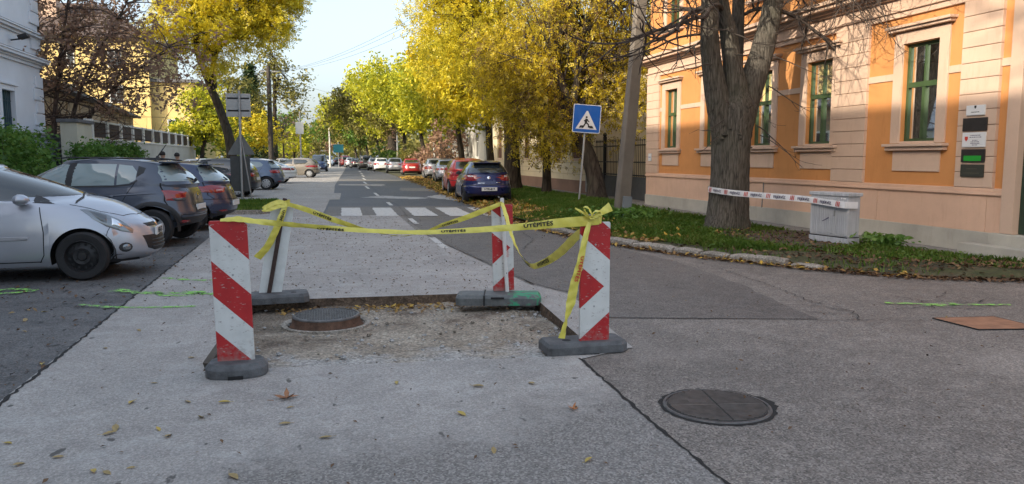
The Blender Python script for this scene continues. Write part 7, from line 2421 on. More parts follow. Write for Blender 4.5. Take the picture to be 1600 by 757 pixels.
# ---- the big bare tree by the orange house
bt = thing('bare_tree', 'big forked tree with furrowed grey bark, almost leafless, wrapped in white tape', 'tree', (8.28, 14.5, 0.0))
def fissured(mb, pts, rad, sides=44, amp=0.06, seed=0, ell=None):
    rng = random.Random(seed)
    path = smooth_path(pts, 40)
    K = len(pts)
    rr = [float(np.interp(i / 39 * (K - 1), range(K), rad)) for i in range(40)]
    ph = [rng.uniform(0, 6.28) for _ in range(6)]
    vs = []
    for i, p in enumerate(path):
        d = (path[min(i + 1, 39)] - path[max(i - 1, 0)]).normalized()
        u = Vector((1, 0, 0)); u = (u - d * u.dot(d)).normalized(); w = d.cross(u)
        for k in range(sides):
            a = 2 * math.pi * k / sides
            s = 1 + amp * (0.5 * math.sin(7 * a + ph[0] + 0.5 * math.sin(i * 0.3 + ph[1])) * 0.4 + 0.35 * math.sin(13 * a + ph[2] + 0.8 * math.sin(i * 0.25)) * 0.6 + rng.uniform(-0.45, 0.45))
            s += 0.05 * math.sin(2 * a + ph[3] + i * 0.06) + 0.035 * math.sin(3 * a + ph[4] - i * 0.1)
            if i < 9:
                s += 0.05 * (1 - i / 9) * max(0, math.sin(5 * a + ph[5]))
            vs.append(p + (u * math.cos(a) + w * math.sin(a)) * rr[i] * s)
    fs = [(i * sides + k, i * sides + (k + 1) % sides, (i + 1) * sides + (k + 1) % sides, (i + 1) * sides + k) for i in range(39) for k in range(sides)]
    mb.add(vs, fs)
    return path
O_ = Vector((8.28, 14.5, 0))
def rel(L):
    return [Vector(p) - O_ for p in L]
mb = MB()
fissured(mb, rel([(8.24, 14.5, -0.2), (8.25, 14.5, 0.12), (8.27, 14.5, 0.5), (8.29, 14.5, 1.2), (8.30, 14.5, 1.9), (8.33, 14.5, 2.5), (8.33, 14.5, 2.95)]), [0.52, 0.455, 0.40, 0.365, 0.38, 0.42, 0.28], seed=1)
LL = fissured(mb, rel([(8.2, 14.5, 1.9), (7.98, 14.48, 2.6), (7.79, 14.45, 3.3), (7.67, 14.4, 3.95), (7.6, 14.3, 4.8), (7.3, 14, 6.5), (6.8, 13.7, 8.5)]), [0.27, 0.25, 0.2, 0.175, 0.165, 0.13, 0.07], 30, seed=2)
MM = fissured(mb, rel([(8.33, 14.5, 2.2), (8.33, 14.42, 2.8), (8.25, 14.45, 3.35), (8.14, 14.5, 4.1), (8.0, 14.6, 4.75), (7.9, 14.8, 6.6), (8.0, 15.0, 9)]), [0.3, 0.25, 0.2, 0.175, 0.165, 0.13, 0.06], 30, seed=3)
RR = fissured(mb, rel([(8.4, 14.5, 2.0), (8.62, 14.48, 2.8), (8.86, 14.45, 3.55), (9.02, 14.42, 4.25), (9.1, 14.4, 4.8), (9.3, 14.3, 6.6), (9.4, 14, 9)]), [0.3, 0.275, 0.23, 0.205, 0.19, 0.15, 0.08], 30, seed=4)
BB = fissured(mb, rel([(8.5, 14.75, 2.5), (8.6, 14.95, 3.4), (8.64, 15.0, 4.6), (8.75, 15.2, 6.5), (8.9, 15.4, 8.5)]), [0.18, 0.15, 0.13, 0.1, 0.05], 20, seed=5)
mb.build('trunk', M['bark'], bt, smooth=50)
# burr with sprouting shoots
mb = MB()
for k in range(22):
    a = random.uniform(math.pi * 0.9, math.pi * 2.1)
    c = Vector((0.03 + 0.385 * math.cos(a), 0.385 * math.sin(a), 2.1 + random.gauss(0, 0.2)))
    rb = random.uniform(0.03, 0.07)
    vs, fs = pebble(rb)
    mb.add([v_ + c for v_ in vs], fs)
mb.build('burr', M['bark'], bt, smooth=60)['kind'] = 'stuff'

def shoot(mb, p, d, L, r, depth, curl=0.5, rnd=None):
    """thin drooping branch whose tip turns up again, with side shoots"""
    n = max(5, int(L / 0.11))
    pts = [p.copy()]
    d = d.normalized()
    q = p.copy()
    for i in range(n):
        t = i / n
        d = d + Vector((rnd.gauss(0, 0.1), rnd.gauss(0, 0.1), rnd.gauss(0, 0.06))) + Vector((0, 0, -0.10 * (1 - t) + curl * 0.3 * t))
        d.normalize()
        q = q + d * (L / n)
        pts.append(q.copy())
        if depth > 0 and rnd.random() < (0.42 if depth > 1 else 0.28) and i > 1:
            sd = d + Vector((rnd.gauss(0, 0.8), rnd.gauss(0, 0.8), rnd.gauss(-0.1, 0.4)))
            shoot(mb, q.copy(), sd, L * rnd.uniform(0.25, 0.5) * (1 - 0.4 * t), r * (0.6 - 0.2 * t), depth - 1, curl * 1.2, rnd)
    rad = [max(0.0028, r * (1 - 0.8 * i / len(pts))) for i in range(len(pts))]
    mb.tube(pts, rad, 5 if r > 0.012 else 4, caps=False)
rnd = random.Random(11)
mb = MB()
V3 = Vector
# shoots from the trunk and limbs
for (p, d, L, r) in [((7.95, 14.2, 2.3), (-0.7, -0.5, -0.3), 0.9, 0.012), ((7.88, 14.3, 1.95), (-1, -0.3, -0.3), 0.8, 0.01), ((8.0, 14.1, 2.6), (-0.6, -0.6, 0.1), 1.0, 0.012),
                     ((8.6, 14.1, 2.2), (0.9, -0.6, -0.5), 1.3, 0.014), ((8.7, 14.1, 2.0), (0.8, -0.7, -0.3), 1.1, 0.012), ((8.3, 14.05, 2.9), (0.1, -0.7, -0.5), 0.9, 0.01), ((8.4, 14.1, 2.5), (0.2, -0.8, 0.5), 0.8, 0.01),
                     ((8.9, 14.2, 3.0), (0.8, -0.7, -0.4), 1.2, 0.014), ((9.0, 14.2, 3.6), (0.7, -0.6, -0.3), 1.3, 0.014), ((7.75, 14.3, 3.4), (-0.9, -0.3, 0.1), 1.3, 0.014),
                     ((7.6, 14.3, 4.35), (-1.0, -0.25, 0.02), 3.0, 0.045), ((7.62, 14.4, 4.0), (-0.9, 0.4, 0.1), 2.2, 0.03), ((7.55, 14.2, 4.9), (-0.8, -0.6, 0.25), 2.6, 0.035),
                     ((7.5, 14.2, 5.4), (-0.9, 0.2, 0.1), 2.8, 0.035), ((8.2, 14.3, 3.6), (0.1, -1, 0.1), 1.1, 0.012), ((8.1, 14.2, 4.0), (0.3, -0.9, -0.2), 1.1, 0.012)]:
    shoot(mb, V3(p) - O_, V3(d), L, r, 2, 0.55, rnd)
# long boughs reaching over the pavement, with hanging twigs
for (a, b, r) in [((9.15, 14.4, 5.2), (9.3, 10.6, 5.6), 0.06), ((9.25, 14.3, 6.0), (9.0, 9.6, 5.9), 0.06), ((9.1, 14.4, 5.0), (9.6, 12.2, 4.9), 0.045), ((7.6, 14.3, 4.9), (5.2, 13.2, 5.4), 0.06), ((7.5, 14.1, 5.6), (6.0, 11.2, 5.6), 0.055), ((8.0, 14.6, 5.0), (8.1, 11.6, 5.3), 0.045)]:
    pp = limb(mb, V3(a) - O_, V3(b) - O_, r, r * 0.35, 0.25, 10, 6, 0.06)
    for k in range(3, len(pp)):
        for _ in range(2):
            shoot(mb, pp[k].copy(), V3((rnd.gauss(0, 0.5), rnd.gauss(-0.2, 0.5), -0.75)), rnd.uniform(0.9, 2.0), 0.014, 2, 0.75, rnd)
mb.build('branches', M['twig'], bt, smooth=60)
# further crown above the frame: bare forked branches that throw the shadows
mb = MB()
for path in (LL, MM, RR, BB):
    for k in (24, 28, 31, 34, 37, 39):
        p = path[k]
        for _ in range(2):
            d = V3((rnd.gauss(0, 0.9), rnd.gauss(0, 0.9), rnd.uniform(0.1, 0.9)))
            shoot(mb, p.copy(), d, rnd.uniform(2.0, 3.6), 0.05, 2, 0.5, rnd)
mb.build('upper_branches', M['twig'], bt, smooth=60)

def unseen_tree(x, y, seed):
    rn = random.Random(seed)
    t = thing('bare_tree', 'bare street tree standing to the left of the viewer beside the white house', 'tree', (x, y, 0))
    mb = MB()
    P = smooth_path([(0, 0, 0), (0.05, 0, 3), (-0.1, 0.1, 7), (0.1, 0, 13.5)], 24)
    mb.tube(P, [0.3 - 0.011 * i for i in range(24)], 12, caps=False)
    for k in range(9, 24):
        for _ in range(4):
            a = rn.uniform(0, 6.28)
            shoot(mb, P[k].copy(), V3((math.cos(a), math.sin(a), rn.uniform(0.3, 0.9))), rn.uniform(2.2, 4.2), 0.06, 2, 0.6, rn)
    mb.build('trunk', M['bark2'], t, smooth=60)
unseen_tree(-6.2, -1.5, 5)  # unseen tree, guessed from the shadows and added to cast them on the facade
# ---- trees on the right
tree('golden_tree', 'leaning tree with hanging golden and brown leaves in front of the iron gate', (9.2, 24.8), [(9.15, 24.8, 0), (9.1, 24.9, 0.9), (8.75, 25.1, 2.0), (8.2, 25.5, 3.2), (7.9, 26, 5), (8.0, 26.2, 8)], 0.34,
     [(7.9, 25.6, 3.9, 1.6, 1.5, 1.5), (9.6, 25.6, 4.6, 1.6, 1.6, 1.8), (8.6, 25.8, 6.6, 2.4, 2.0, 1.8), (10.2, 24.9, 7.0, 1.6, 1.6, 1.6), (7.0, 26.2, 5.4, 1.8, 1.8, 1.9), (10.6, 25.4, 4.2, 1.1, 1.0, 1.3), (11.2, 24.6, 6.6, 1.0, 1.2, 1.5)],
     M['leafV'], M['bark2'], 20, 27, 0.12, 0.26, 1.1, 21, None, 0.9, 1.4, feather=True)
tree('golden_tree', 'broad yellow tree with a thick dark trunk standing behind the deep blue car', (8.2, 33.0), [(8.2, 33, 0), (8.2, 33, 1.5), (8.1, 33, 3), (7.8, 32.8, 5), (7.6, 32.5, 8)], 0.42,
     [(6.0, 31.0, 7.2, 2.6, 2.4, 2.2), (8.4, 30.6, 5.4, 2.4, 2.0, 2.4), (7.2, 31.5, 9.0, 3.0, 2.6, 2.2), (4.9, 31.4, 8.4, 1.8, 2.0, 1.6), (10.2, 32, 7.6, 2.2, 2.2, 2.4), (7.6, 29.8, 4.9, 1.7, 1.3, 1.5)],
     M['leafY'], M['bark2'], 19, 25, 0.14, 0.36, 0.9, 22, None, 0.8, 1.0, feather=True)
tree('golden_tree', 'tree with brown and gold drooping leaves between the blue car and the pale house', (8.6, 29.0), [(8.6, 29, 0), (8.6, 29, 1.5), (8.5, 29, 3), (8.3, 28.8, 5)], 0.2,
     [(7.6, 28.2, 3.6, 1.6, 1.4, 1.3), (8.8, 27.8, 4.6, 1.8, 1.5, 1.6), (7.0, 28.4, 5.6, 1.6, 1.5, 1.6), (8.6, 27.6, 2.9, 1.2, 1.0, 0.9)],
     M['leafV'], M['bark2'], 20, 26, 0.13, 0.28, 1.1, 23, None, 0.9, 1.3, feather=True)
row = [(9.6, 43, 10.5, 'leafY', 'yellow tree overhanging the silver sedans, next past the thick trunked one'), (9.8, 54, 10.8, 'leafYG', 'yellow green tree leaning over the silver white estate car'), (10.0, 64, 11.0, 'leafYG', 'yellow green tree beside the slim white pole'),
       (10.0, 76, 11.5, 'leafYG', 'yellow green tree above the dark red sedan'), (9.6, 88, 12.0, 'leafO', 'duller olive tree above the bright white estate car'), (9.0, 101, 12.5, 'leafYG', 'tall yellow green tree over the grey brown carrier'), (8.6, 116, 12.0, 'leafO', 'olive tree over the black sedan far along'), (8.0, 134, 11.0, 'leafG', 'green tree above the red van'), (7.0, 155, 10.5, 'leafO', 'last olive tree at the far end of the right row')]
for i, (x, y, h, lm, lab) in enumerate(row):
    near = i < 4
    rr = random.Random(40 + i)
    s = h / 11.0
    bl = [(x - 2.2 * s, y - 1.5, h * 0.6, 2.8 * s, 2.6, 2.1 * s), (x + 1.6 * s, y, h * 0.56, 2.8 * s, 2.6, 2.2 * s), (x - 0.4, y + 0.5, h * 0.78, 2.9 * s, 2.8, 2.2 * s), (x - 3.2 * s, y + 1, h * 0.68, 2.0 * s, 2.2, 1.7 * s), (x - 1.5, y - 2.5, h * 0.5, 2.2 * s, 1.8, 1.6 * s), (x + 2.8, y + 1.5, h * 0.7, 2.2, 2.2, 2.0)]
    if i >= 2:
        bl.append((x - 5.2, y + 1, h * 0.72, 2.5, 2.5, 2.1))
    if i >= 4:
        bl.append((x - 7.0, y + 2, h * 0.62, 2.3, 2.3, 2.2))
    tree('yellow_tree', lab, (x, y), [(x, y, 0), (x + rr.gauss(0, 0.1), y, 1.6), (x - 0.3, y, 3.4), (x - 0.5, y, h * 0.6), (x - 0.4, y, h * 0.85)], 0.26, bl, M[lm], M['bark2'],
         (20, 18, 17, 15, 13, 12, 11, 9, 9)[i], (44, 40, 36, 34, 30, 28, 26, 24, 24)[i], (0.22, 0.25, 0.27, 0.29, 0.32, 0.36, 0.4, 0.46, 0.5)[i], 0.42 + 0.02 * i, 0.8, 30 + i, 'trees along the right edge of the street', 0.5, 0.8)
def bush(name, label, x, y, rx, ry, h, lm, dens, per, ls, seed, cat='bush', z0=0.0, group=None, bare=False):
    rng = np.random.default_rng(seed); random.seed(seed)
    t = thing(name, label, cat, (x, y, z0), 0, group)
    n = int(dens * rx * ry * 4)
    u = unit(rng.normal(size=(n, 3))) * rng.random((n, 1)) ** 0.33
    C = u * np.array([rx, ry, h * 0.5]) + np.array([0, 0, h * 0.5])
    C[:, 2] += 0.12 * h * np.sin(C[:, 0] * 2.3 + seed) * np.sin(C[:, 1] * 2.1)
    mb = MB()
    for c in C[:: max(1, n // 70)]:
        limb(mb, (c[0] * 0.25, c[1] * 0.6, 0), c, 0.02, 0.005, 0.2, 4, 4)
    mb.build('stems', M['twig'], t)
    L = (C[:, None, :] + rng.normal(size=(n, per, 3)) * np.array([0.16, 0.16, 0.12])).reshape(-1, 3)
    L = L[L[:, 2] > 0.02]
    V, Q = leaf_cloud(L, ls, 0.1, rng=rng, aspect=0.55)
    fast_mesh('foliage', V, Q, M[lm], t)
    return t
for i, (x, y, w, h, lm, lab) in enumerate([(10.0, 72, 1.8, 2.4, 'leafB', 'withered brown bush beside the slim white pole'), (9.8, 80, 2.0, 3.0, 'leafO', 'olive bush under the yellow green trees past the dark red sedan'), (9.4, 92, 2.2, 2.6, 'leafG', 'green bush behind the bright white estate car'), (9.6, 60, 1.5, 4.6, 'leafB', 'tall brownish bush among the yellow trees behind the silver white estate car'), (9.0, 106, 2.4, 3.2, 'leafG', 'dark green bush beyond the grey brown carrier')]):
    bush('roadside_bush', lab, x, y, w, 2.2, h, lm, 10, 14, 0.24, 60 + i)
# ivy-dark trunk standing bare among them
tree('ivy_tree', 'thick dark ivy grown trunk among the far trees on the right', (8.9, 97.5), [(8.9, 97.5, 0), (8.9, 97.5, 2), (8.8, 97.5, 4), (8.7, 97.5, 6)], 0.9, [(8.8, 97.3, 4.5, 1.2, 1.2, 2.2)], M['leafB'], M['bark2'], 10, 24, 0.3, 0.4, 0.6, 71)

# ---- left side
def multi_stem():
    rng = np.random.default_rng(5); random.seed(5)
    t = thing('brown_tree', 'many stemmed tree with sparse withered brown leaves behind the terrace fence', 'tree', (-11.6, 38, 0))
    org = Vector((-11.6, 38, 0))
    mb = MB()
    ends = []
    stems = [((-12.2, 37.2, 1), (-12.6, 36.6, 5), (-12.6, 36.0, 9.5)), ((-11.9, 38, 1), (-12.0, 38, 5), (-11.2, 37.5, 10.5)), ((-11.5, 38, 1), (-11.0, 37.8, 5), (-10.0, 37.6, 10.0)), ((-11.2, 38.2, 1), (-10.2, 38.4, 4.8), (-8.2, 38.4, 8.4)), ((-11.0, 38.2, 1), (-9.6, 38.6, 4.0), (-6.6, 38.8, 6.6)), ((-11.8, 38.6, 1), (-11.6, 40, 5), (-11.0, 41.5, 9))]
    C = []
    for st in stems:
        P = smooth_path([(-11.6 + random.gauss(0, 0.25), 38 + random.gauss(0, 0.25), 0)] + list(st), 16)
        mb.tube([p - org for p in P], [0.17 - 0.009 * i for i in range(16)], 7)
        for k in range(5, 16):
            for _ in range(6):
                e = P[k] + Vector((random.gauss(0.5, 1.3), random.gauss(-0.2, 1.1), random.gauss(0.25, 0.8)))
                limb(mb, P[k] - org, e - org, 0.035, 0.008, 0.25, 5, 4, 0.08)
                for _ in range(3):
                    e2 = e + Vector((random.gauss(0, 0.6), random.gauss(0, 0.6), random.gauss(-0.1, 0.45)))
                    limb(mb, e - org, e2 - org, 0.012, 0.004, 0.1, 3, 3, 0.05)
                    C.append(e2)
    mb.build('trunk', M['bark3'], t, smooth=60)
    C = np.array([tuple(c) for c in C])
    C = C[(rng.random(len(C)) < 0.75) & ((C[:, 2] > 4.6) | (C[:, 0] > -9.2)) & (C[:, 2] > 3.4)]
    L = (C[:, None, :] + rng.normal(size=(len(C), 20, 3)) * np.array([0.24, 0.24, 0.18])).reshape(-1, 3)
    V, Q = leaf_cloud(L, 0.17, 0.5, fold=0.5, aspect=0.6, rng=rng)
    fast_mesh('crown', V - np.array([org.x, org.y, 0]), Q, M['leafB'], t)
multi_stem()
tree('honey_locust', 'tall golden yellow tree on a leaning dark trunk above the left parked cars', (-4.9, 45), [(-4.7, 45, 0), (-4.75, 45, 2.2), (-5.15, 45, 3.9), (-5.85, 45, 5.9), (-6.3, 45, 7.6), (-6.0, 45, 9.5)], 0.3,
     [(-6.9, 44, 8.2, 2.0, 2.0, 1.3), (-4.6, 44.4, 8.3, 2.2, 2.0, 1.2), (-2.6, 45, 8.9, 1.7, 1.8, 1.0), (-5.6, 44.6, 10.2, 3.0, 2.4, 1.5), (-3.0, 45, 10.6, 2.3, 2.2, 1.4), (-5.2, 43.6, 6.8, 1.1, 1.0, 0.9), (-1.4, 45, 10.4, 1.2, 1.4, 0.9)], M['leafY'], M['bark2'], 34, 20, 0.17, 0.36, 0.5, 24, None, 0.7, 0.35, feather=True)
tree('olive_tree', 'tall loose olive tree with see through crown left of the street end', (-4.6, 86), [(-4.6, 86, 0), (-4.6, 86, 4), (-4.5, 86, 8), (-4.4, 86, 12)], 0.3, [(-6.2, 86, 8.2, 2.4, 2.4, 2.4), (-3.6, 86, 9.6, 2.6, 2.4, 2.6), (-4.8, 86, 12.2, 2.2, 2.2, 1.8), (-2.4, 86, 7.4, 1.8, 2.0, 1.8)], M['leafO'], M['bark2'], 9, 24, 0.3, 0.45, 0.4, 25)
tree('yellow_tree', 'low yellow orange tree behind the parked cars, left of the wooden pole', (-6.2, 74), [(-6.2, 74, 0), (-6.2, 74, 1.5), (-6.1, 74, 3), (-6, 74, 5)], 0.16, [(-7.0, 74, 3.4, 1.6, 1.6, 1.3), (-5.2, 74, 3.8, 1.6, 1.6, 1.5), (-6.2, 74, 5.2, 1.6, 1.6, 1.2)], M['leafY'], M['bark2'], 18, 34, 0.26, 0.38, 0.5, 26)
tree('yellow_tree', 'fresh yellow green tree right of the yellow house', (-8.6, 62), [(-8.6, 62, 0), (-8.6, 62, 1.6), (-8.4, 62, 3), (-8.2, 62, 5.5)], 0.2, [(-9.2, 61.6, 3.6, 1.5, 1.5, 1.2), (-7.4, 61.6, 3.8, 1.7, 1.5, 1.3), (-8.2, 62, 5.6, 1.8, 1.8, 1.4), (-6.4, 62, 2.8, 1.2, 1.2, 0.9)], M['leafYG'], M['bark2'], 20, 34, 0.25, 0.36, 0.5, 27)
tree('yellow_tree', 'yellow green tree between the leaning dark trunk and the wooden pole', (-7.2, 69), [(-7.2, 69, 0), (-7.2, 69, 2), (-7.1, 69, 4), (-7, 69, 6)], 0.2, [(-8, 69, 5.2, 1.8, 1.8, 1.6), (-6.4, 69, 6.4, 1.8, 1.8, 1.6), (-7.2, 69, 8.0, 1.7, 1.7, 1.4)], M['leafO'], M['bark2'], 14, 30, 0.28, 0.4, 0.5, 28)
def conifer(x, y, h, lab, seed):
    rng = np.random.default_rng(seed); random.seed(seed)
    t = thing('conifer', lab, 'tree', (x, y, 0))
    mb = MB(); mb.tube([(0, 0, 0), (0, 0, h)], [0.2, 0.03], 8)
    C = []
    z = 1.5
    while z < h:
        r = (h - z) / h * 2.6 + 0.15
        for k in range(9):
            a = random.uniform(0, 6.28)
            e = Vector((r * math.cos(a), r * math.sin(a), z - r * 0.25))
            limb(mb, (0, 0, z), e, 0.04, 0.01, 0.1, 4, 4)
            for q in range(4):
                C.append(Vector((0, 0, z)).lerp(e, 0.3 + 0.23 * q))
        z += 0.42
    mb.build('trunk', M['bark2'], t)
    C = np.array([tuple(c) for c in C])
    L = (C[:, None, :] + rng.normal(size=(len(C), 16, 3)) * np.array([0.24, 0.24, 0.13])).reshape(-1, 3)
    V, Q = leaf_cloud(L, 0.26, 0.3, aspect=0.3, rng=rng)
    fast_mesh('crown', V, Q, M['leafD'], t)
conifer(-6.5, 80, 10.5, 'dark green conifer behind the wooden pole', 81)
tree('bare_tree', 'small rounded brownish tree nearly bare, right of the wooden pole', (-4.2, 96), [(-4.2, 96, 0), (-4.2, 96, 1.6), (-4.2, 96, 3), (-4.1, 96, 5)], 0.14, [(-4.2, 96, 4.6, 2.3, 2.2, 2.2)], M['leafB'], M['bark3'], 9, 16, 0.24, 0.4, 0.3, 82, None, 1.6)
for i, (x, y, h, lm, lab) in enumerate([(-3.5, 112, 6, 'leafYG', 'small yellow green tree beyond the small sign back'), (-5, 125, 9, 'leafG', 'green tree beyond the low trees on the left'), (-2, 140, 6.5, 'leafO', 'low olive tree near the far end, left of the pale post'), (-4, 160, 9, 'leafYG', 'far yellow green tree on the left near the street end'), (0, 175, 8, 'leafB', 'far brownish tree in the gap at the street end'), (4.5, 185, 9, 'leafO', 'far olive tree closing the end of the street'), (-9, 100, 9, 'leafG', 'green tree behind the low yellow orange one'), (-11.5, 72, 5, 'leafG', 'dark green tree at the right corner of the yellow house'), (9, 180, 11, 'leafYG', 'yellow green tree right of the street end'), (-8, 180, 11, 'leafG', 'tall green tree far left of the street end')]):
    s = h / 8
    tree('far_tree', lab, (x, y), [(x, y, 0), (x, y, h * 0.2), (x, y, h * 0.45), (x, y, h * 0.8)], 0.2, [(x - 1.4 * s, y, h * 0.5, 1.9 * s, 2, 1.9 * s), (x + 1.4 * s, y, h * 0.55, 1.9 * s, 2, 1.9 * s), (x, y, h * 0.78, 1.9 * s, 2, 1.7 * s)], M[lm], M['bark2'], 9, 22, 0.42, 0.5, 0.5, 90 + i, 'trees closing the end of the street', 0.4)
# a wood far off behind everything
rng = np.random.default_rng(3)
n = 2600
ang = rng.uniform(-0.75, 1.2, n)
dist = rng.uniform(230, 300, n)
C = np.stack([np.sin(ang) * dist, np.cos(ang) * dist, rng.random(n) ** 0.8 * 9 + 0.3], 1)
L = (C[:, None, :] + rng.normal(size=(n, 14, 3)) * np.array([2.0, 2.0, 1.0])).reshape(-1, 3)
L = L[L[:, 2] > 0]
V, Q = leaf_cloud(L, 1.5, 0.2, rng=rng, aspect=0.8)
fast_mesh('far_wood', V, Q, M['leafO'])['kind'] = 'stuff'

# hedges
def hedge(name, label, x, y0, y1, d, h, seed, wav):
    rng = np.random.default_rng(seed); random.seed(seed)
    t = thing(name, label, 'hedge', (x, (y0 + y1) / 2, 0))
    n = int((y1 - y0) * h * 60)
    yy = rng.uniform(y0, y1, n)
    zz = rng.random(n) ** 0.7
    top = h * (1 + wav * np.sin(yy * 1.9 + seed) * 0.6 + wav * np.sin(yy * 4.7) * 0.4)
    edge = np.minimum(1, np.minimum(yy - y0, y1 - yy) / 0.8) ** 0.5
    C = np.stack([x + d * np.sqrt(1 - (zz - 0.3).clip(0, 1) ** 2) * rng.uniform(-1, 1, n), yy, zz * top * (0.55 + 0.45 * edge)], 1)
    mb = MB()
    for c in C[::14]:
        limb(mb, (random.uniform(-0.2, 0.2), c[1] - (y0 + y1) / 2 + random.gauss(0, 0.2), 0), Vector((c[0] - x, c[1] - (y0 + y1) / 2, c[2])), 0.02, 0.005, 0.1, 3, 4)
    mb.build('stems', M['twig'], t)
    L = (C[:, None, :] + rng.normal(size=(n, 12, 3)) * 0.13).reshape(-1, 3)
    V, Q = leaf_cloud(L, 0.13, 0.2, rng=rng, aspect=0.6)
    fast_mesh('foliage', V - np.array([x, (y0 + y1) / 2, 0]), Q, M['leafH'], t)
M['leafH'] = leaf_mat('hedge_leaves', [(0.0, (0.06, 0.14, 0.025)), (0.5, (0.11, 0.22, 0.04)), (1.0, (0.2, 0.32, 0.06))], 0.35)
hedge('shrub_hedge', 'big fresh green shrub in front of the white house', -9.2, 22.6, 28.9, 0.9, 2.3, 4, 0.12)
hedge('clipped_hedge', 'lower green hedge in front of the terrace fence', -8.7, 31.4, 41.8, 0.5, 1.98, 9, 0.05)

# ---- grass on the verge and the little island
def blades(name, P, h, w, mat, rng, bend=0.45):
    n = len(P)
    a = rng.uniform(0, 2 * math.pi, n)
    hh = h * (0.5 + rng.random(n))
    d = np.stack([np.cos(a), np.sin(a), np.zeros(n)], 1)
    s = np.stack([-np.sin(a), np.cos(a), np.zeros(n)], 1) * (w * 0.5)
    up = np.array([0, 0, 1.0])
    m = P + up * hh[:, None] * 0.6 + d * (hh * bend * 0.3)[:, None]
    t = P + up * hh[:, None] * (0.95) + d * (hh * bend)[:, None]
    V = np.stack([P - s, P + s, m + s * 0.7, t, m - s * 0.7], 1).reshape(-1, 3)
    Q = np.arange(5 * n).reshape(n, 5)
    o = fast_mesh(name, V, Q, mat)
    o['kind'] = 'stuff'
    return o
M['grass'] = leaf_mat('grass_blades', [(0.0, (0.09, 0.19, 0.025)), (0.5, (0.15, 0.27, 0.04)), (0.85, (0.24, 0.33, 0.06)), (1.0, (0.34, 0.3, 0.11))], 0.4)
rng = np.random.default_rng(12)
def sample_verge(fn, n, tmax, dens):
    out = []
    while len(out) < n:
        t, v = rng.random() * tmax, rng.random()
        p = fn(t, v)
        if rng.random() < dens(p.x, p.y, v):
            out.append((p.x, p.y, p.z - 0.005))
    return np.array(out)
def dens_near(x, y, v):
    d = 0.5 + 0.55 * math.sin(x * 1.9 + 0.7) * math.sin(y * 1.7) + 0.35 * math.sin(x * 4.1 + y * 3.3)
    d = smoothstep(0.15, 0.75, d)
    e = ((x - 8.4) / 1.35) ** 2 + ((y - 12.5) / 1.6) ** 2
    if e < 1: d *= 0.05 + 0.25 * max(0, e - 0.7)
    if math.hypot(x - 8.28, y - 14.5) < 0.55: d = 0
    if v < 0.1: d *= 0.25
    if y < 10.5: d *= 0.22 + 0.5 * (0.5 + 0.5 * math.sin(x * 2.2))
    if x > 6.9 and y < 12.6: d *= 0.42
    if y > 12.6 and e > 1: d = d * 0.7 + 0.42
    return d
P = sample_verge(near_verge, 38000, 0.78, dens_near)
blades('grass', P, 0.07, 0.011, M['grass'], rng)
P2 = sample_verge(near_verge, 9000, 0.5, lambda x, y, v: dens_near(x, y, v) * (1 if (y > 15 or v < 0.6) else 0.15) if v > 0.12 else 0)
blades('grass', P2, 0.1, 0.017, M['grass'], rng, 0.7)
def dens_far(x, y, v):
    if v < 0.36: return 0.04
    d = 0.6 + 0.5 * math.sin(x * 1.3) * math.sin(y * 0.9)
    return d if y < 40 else d * 0.4
P = sample_verge(far_verge, 26000, 0.42, dens_far)
blades('grass', P, 0.12, 0.02, M['grass'], rng)
n = 9000
pp = np.stack([rng.uniform(-4.4, -1.4, n), rng.uniform(22.3, 27.3, n), np.full(n, 0.085)], 1)
blades('grass', pp, 0.09, 0.018, M['grass'], rng)
# low weeds with broad leaves near the tree and along the wall
M['leafW'] = leaf_mat('weed_leaves', [(0.0, (0.06, 0.12, 0.02)), (0.5, (0.11, 0.19, 0.03)), (1.0, (0.19, 0.25, 0.05))], 0.3, clump=2.0)
def weeds(P, ls, mat):
    V, Q = leaf_cloud(P, ls, -0.3, rng=rng, aspect=0.45)
    fast_mesh('weeds', V, Q, mat)['kind'] = 'stuff'
P = sample_verge(near_verge, 5200, 0.62, lambda x, y, v: (0.6 + 0.6 * math.sin(x * 2.7) * math.sin(y * 2.1 + 1)) * (1 if 0.1 < v < 0.8 else 0.1) * dens_near(x, y, v))
P[:, 2] += rng.random(len(P)) * 0.08 + 0.01
weeds(P, 0.06, M['leafW'])
P = np.stack([rng.normal(7.0, 0.45, 1600), rng.normal(17.4, 0.5, 1600), 0.06 + rng.random(1600) * 0.28], 1)
weeds(P, 0.11, M['leafH'])
P = np.stack([rng.normal(9.15, 0.13, 500), rng.normal(11.0, 0.22, 500), 0.04 + rng.random(500) * 0.22], 1)
weeds(P, 0.1, M['leafH'])

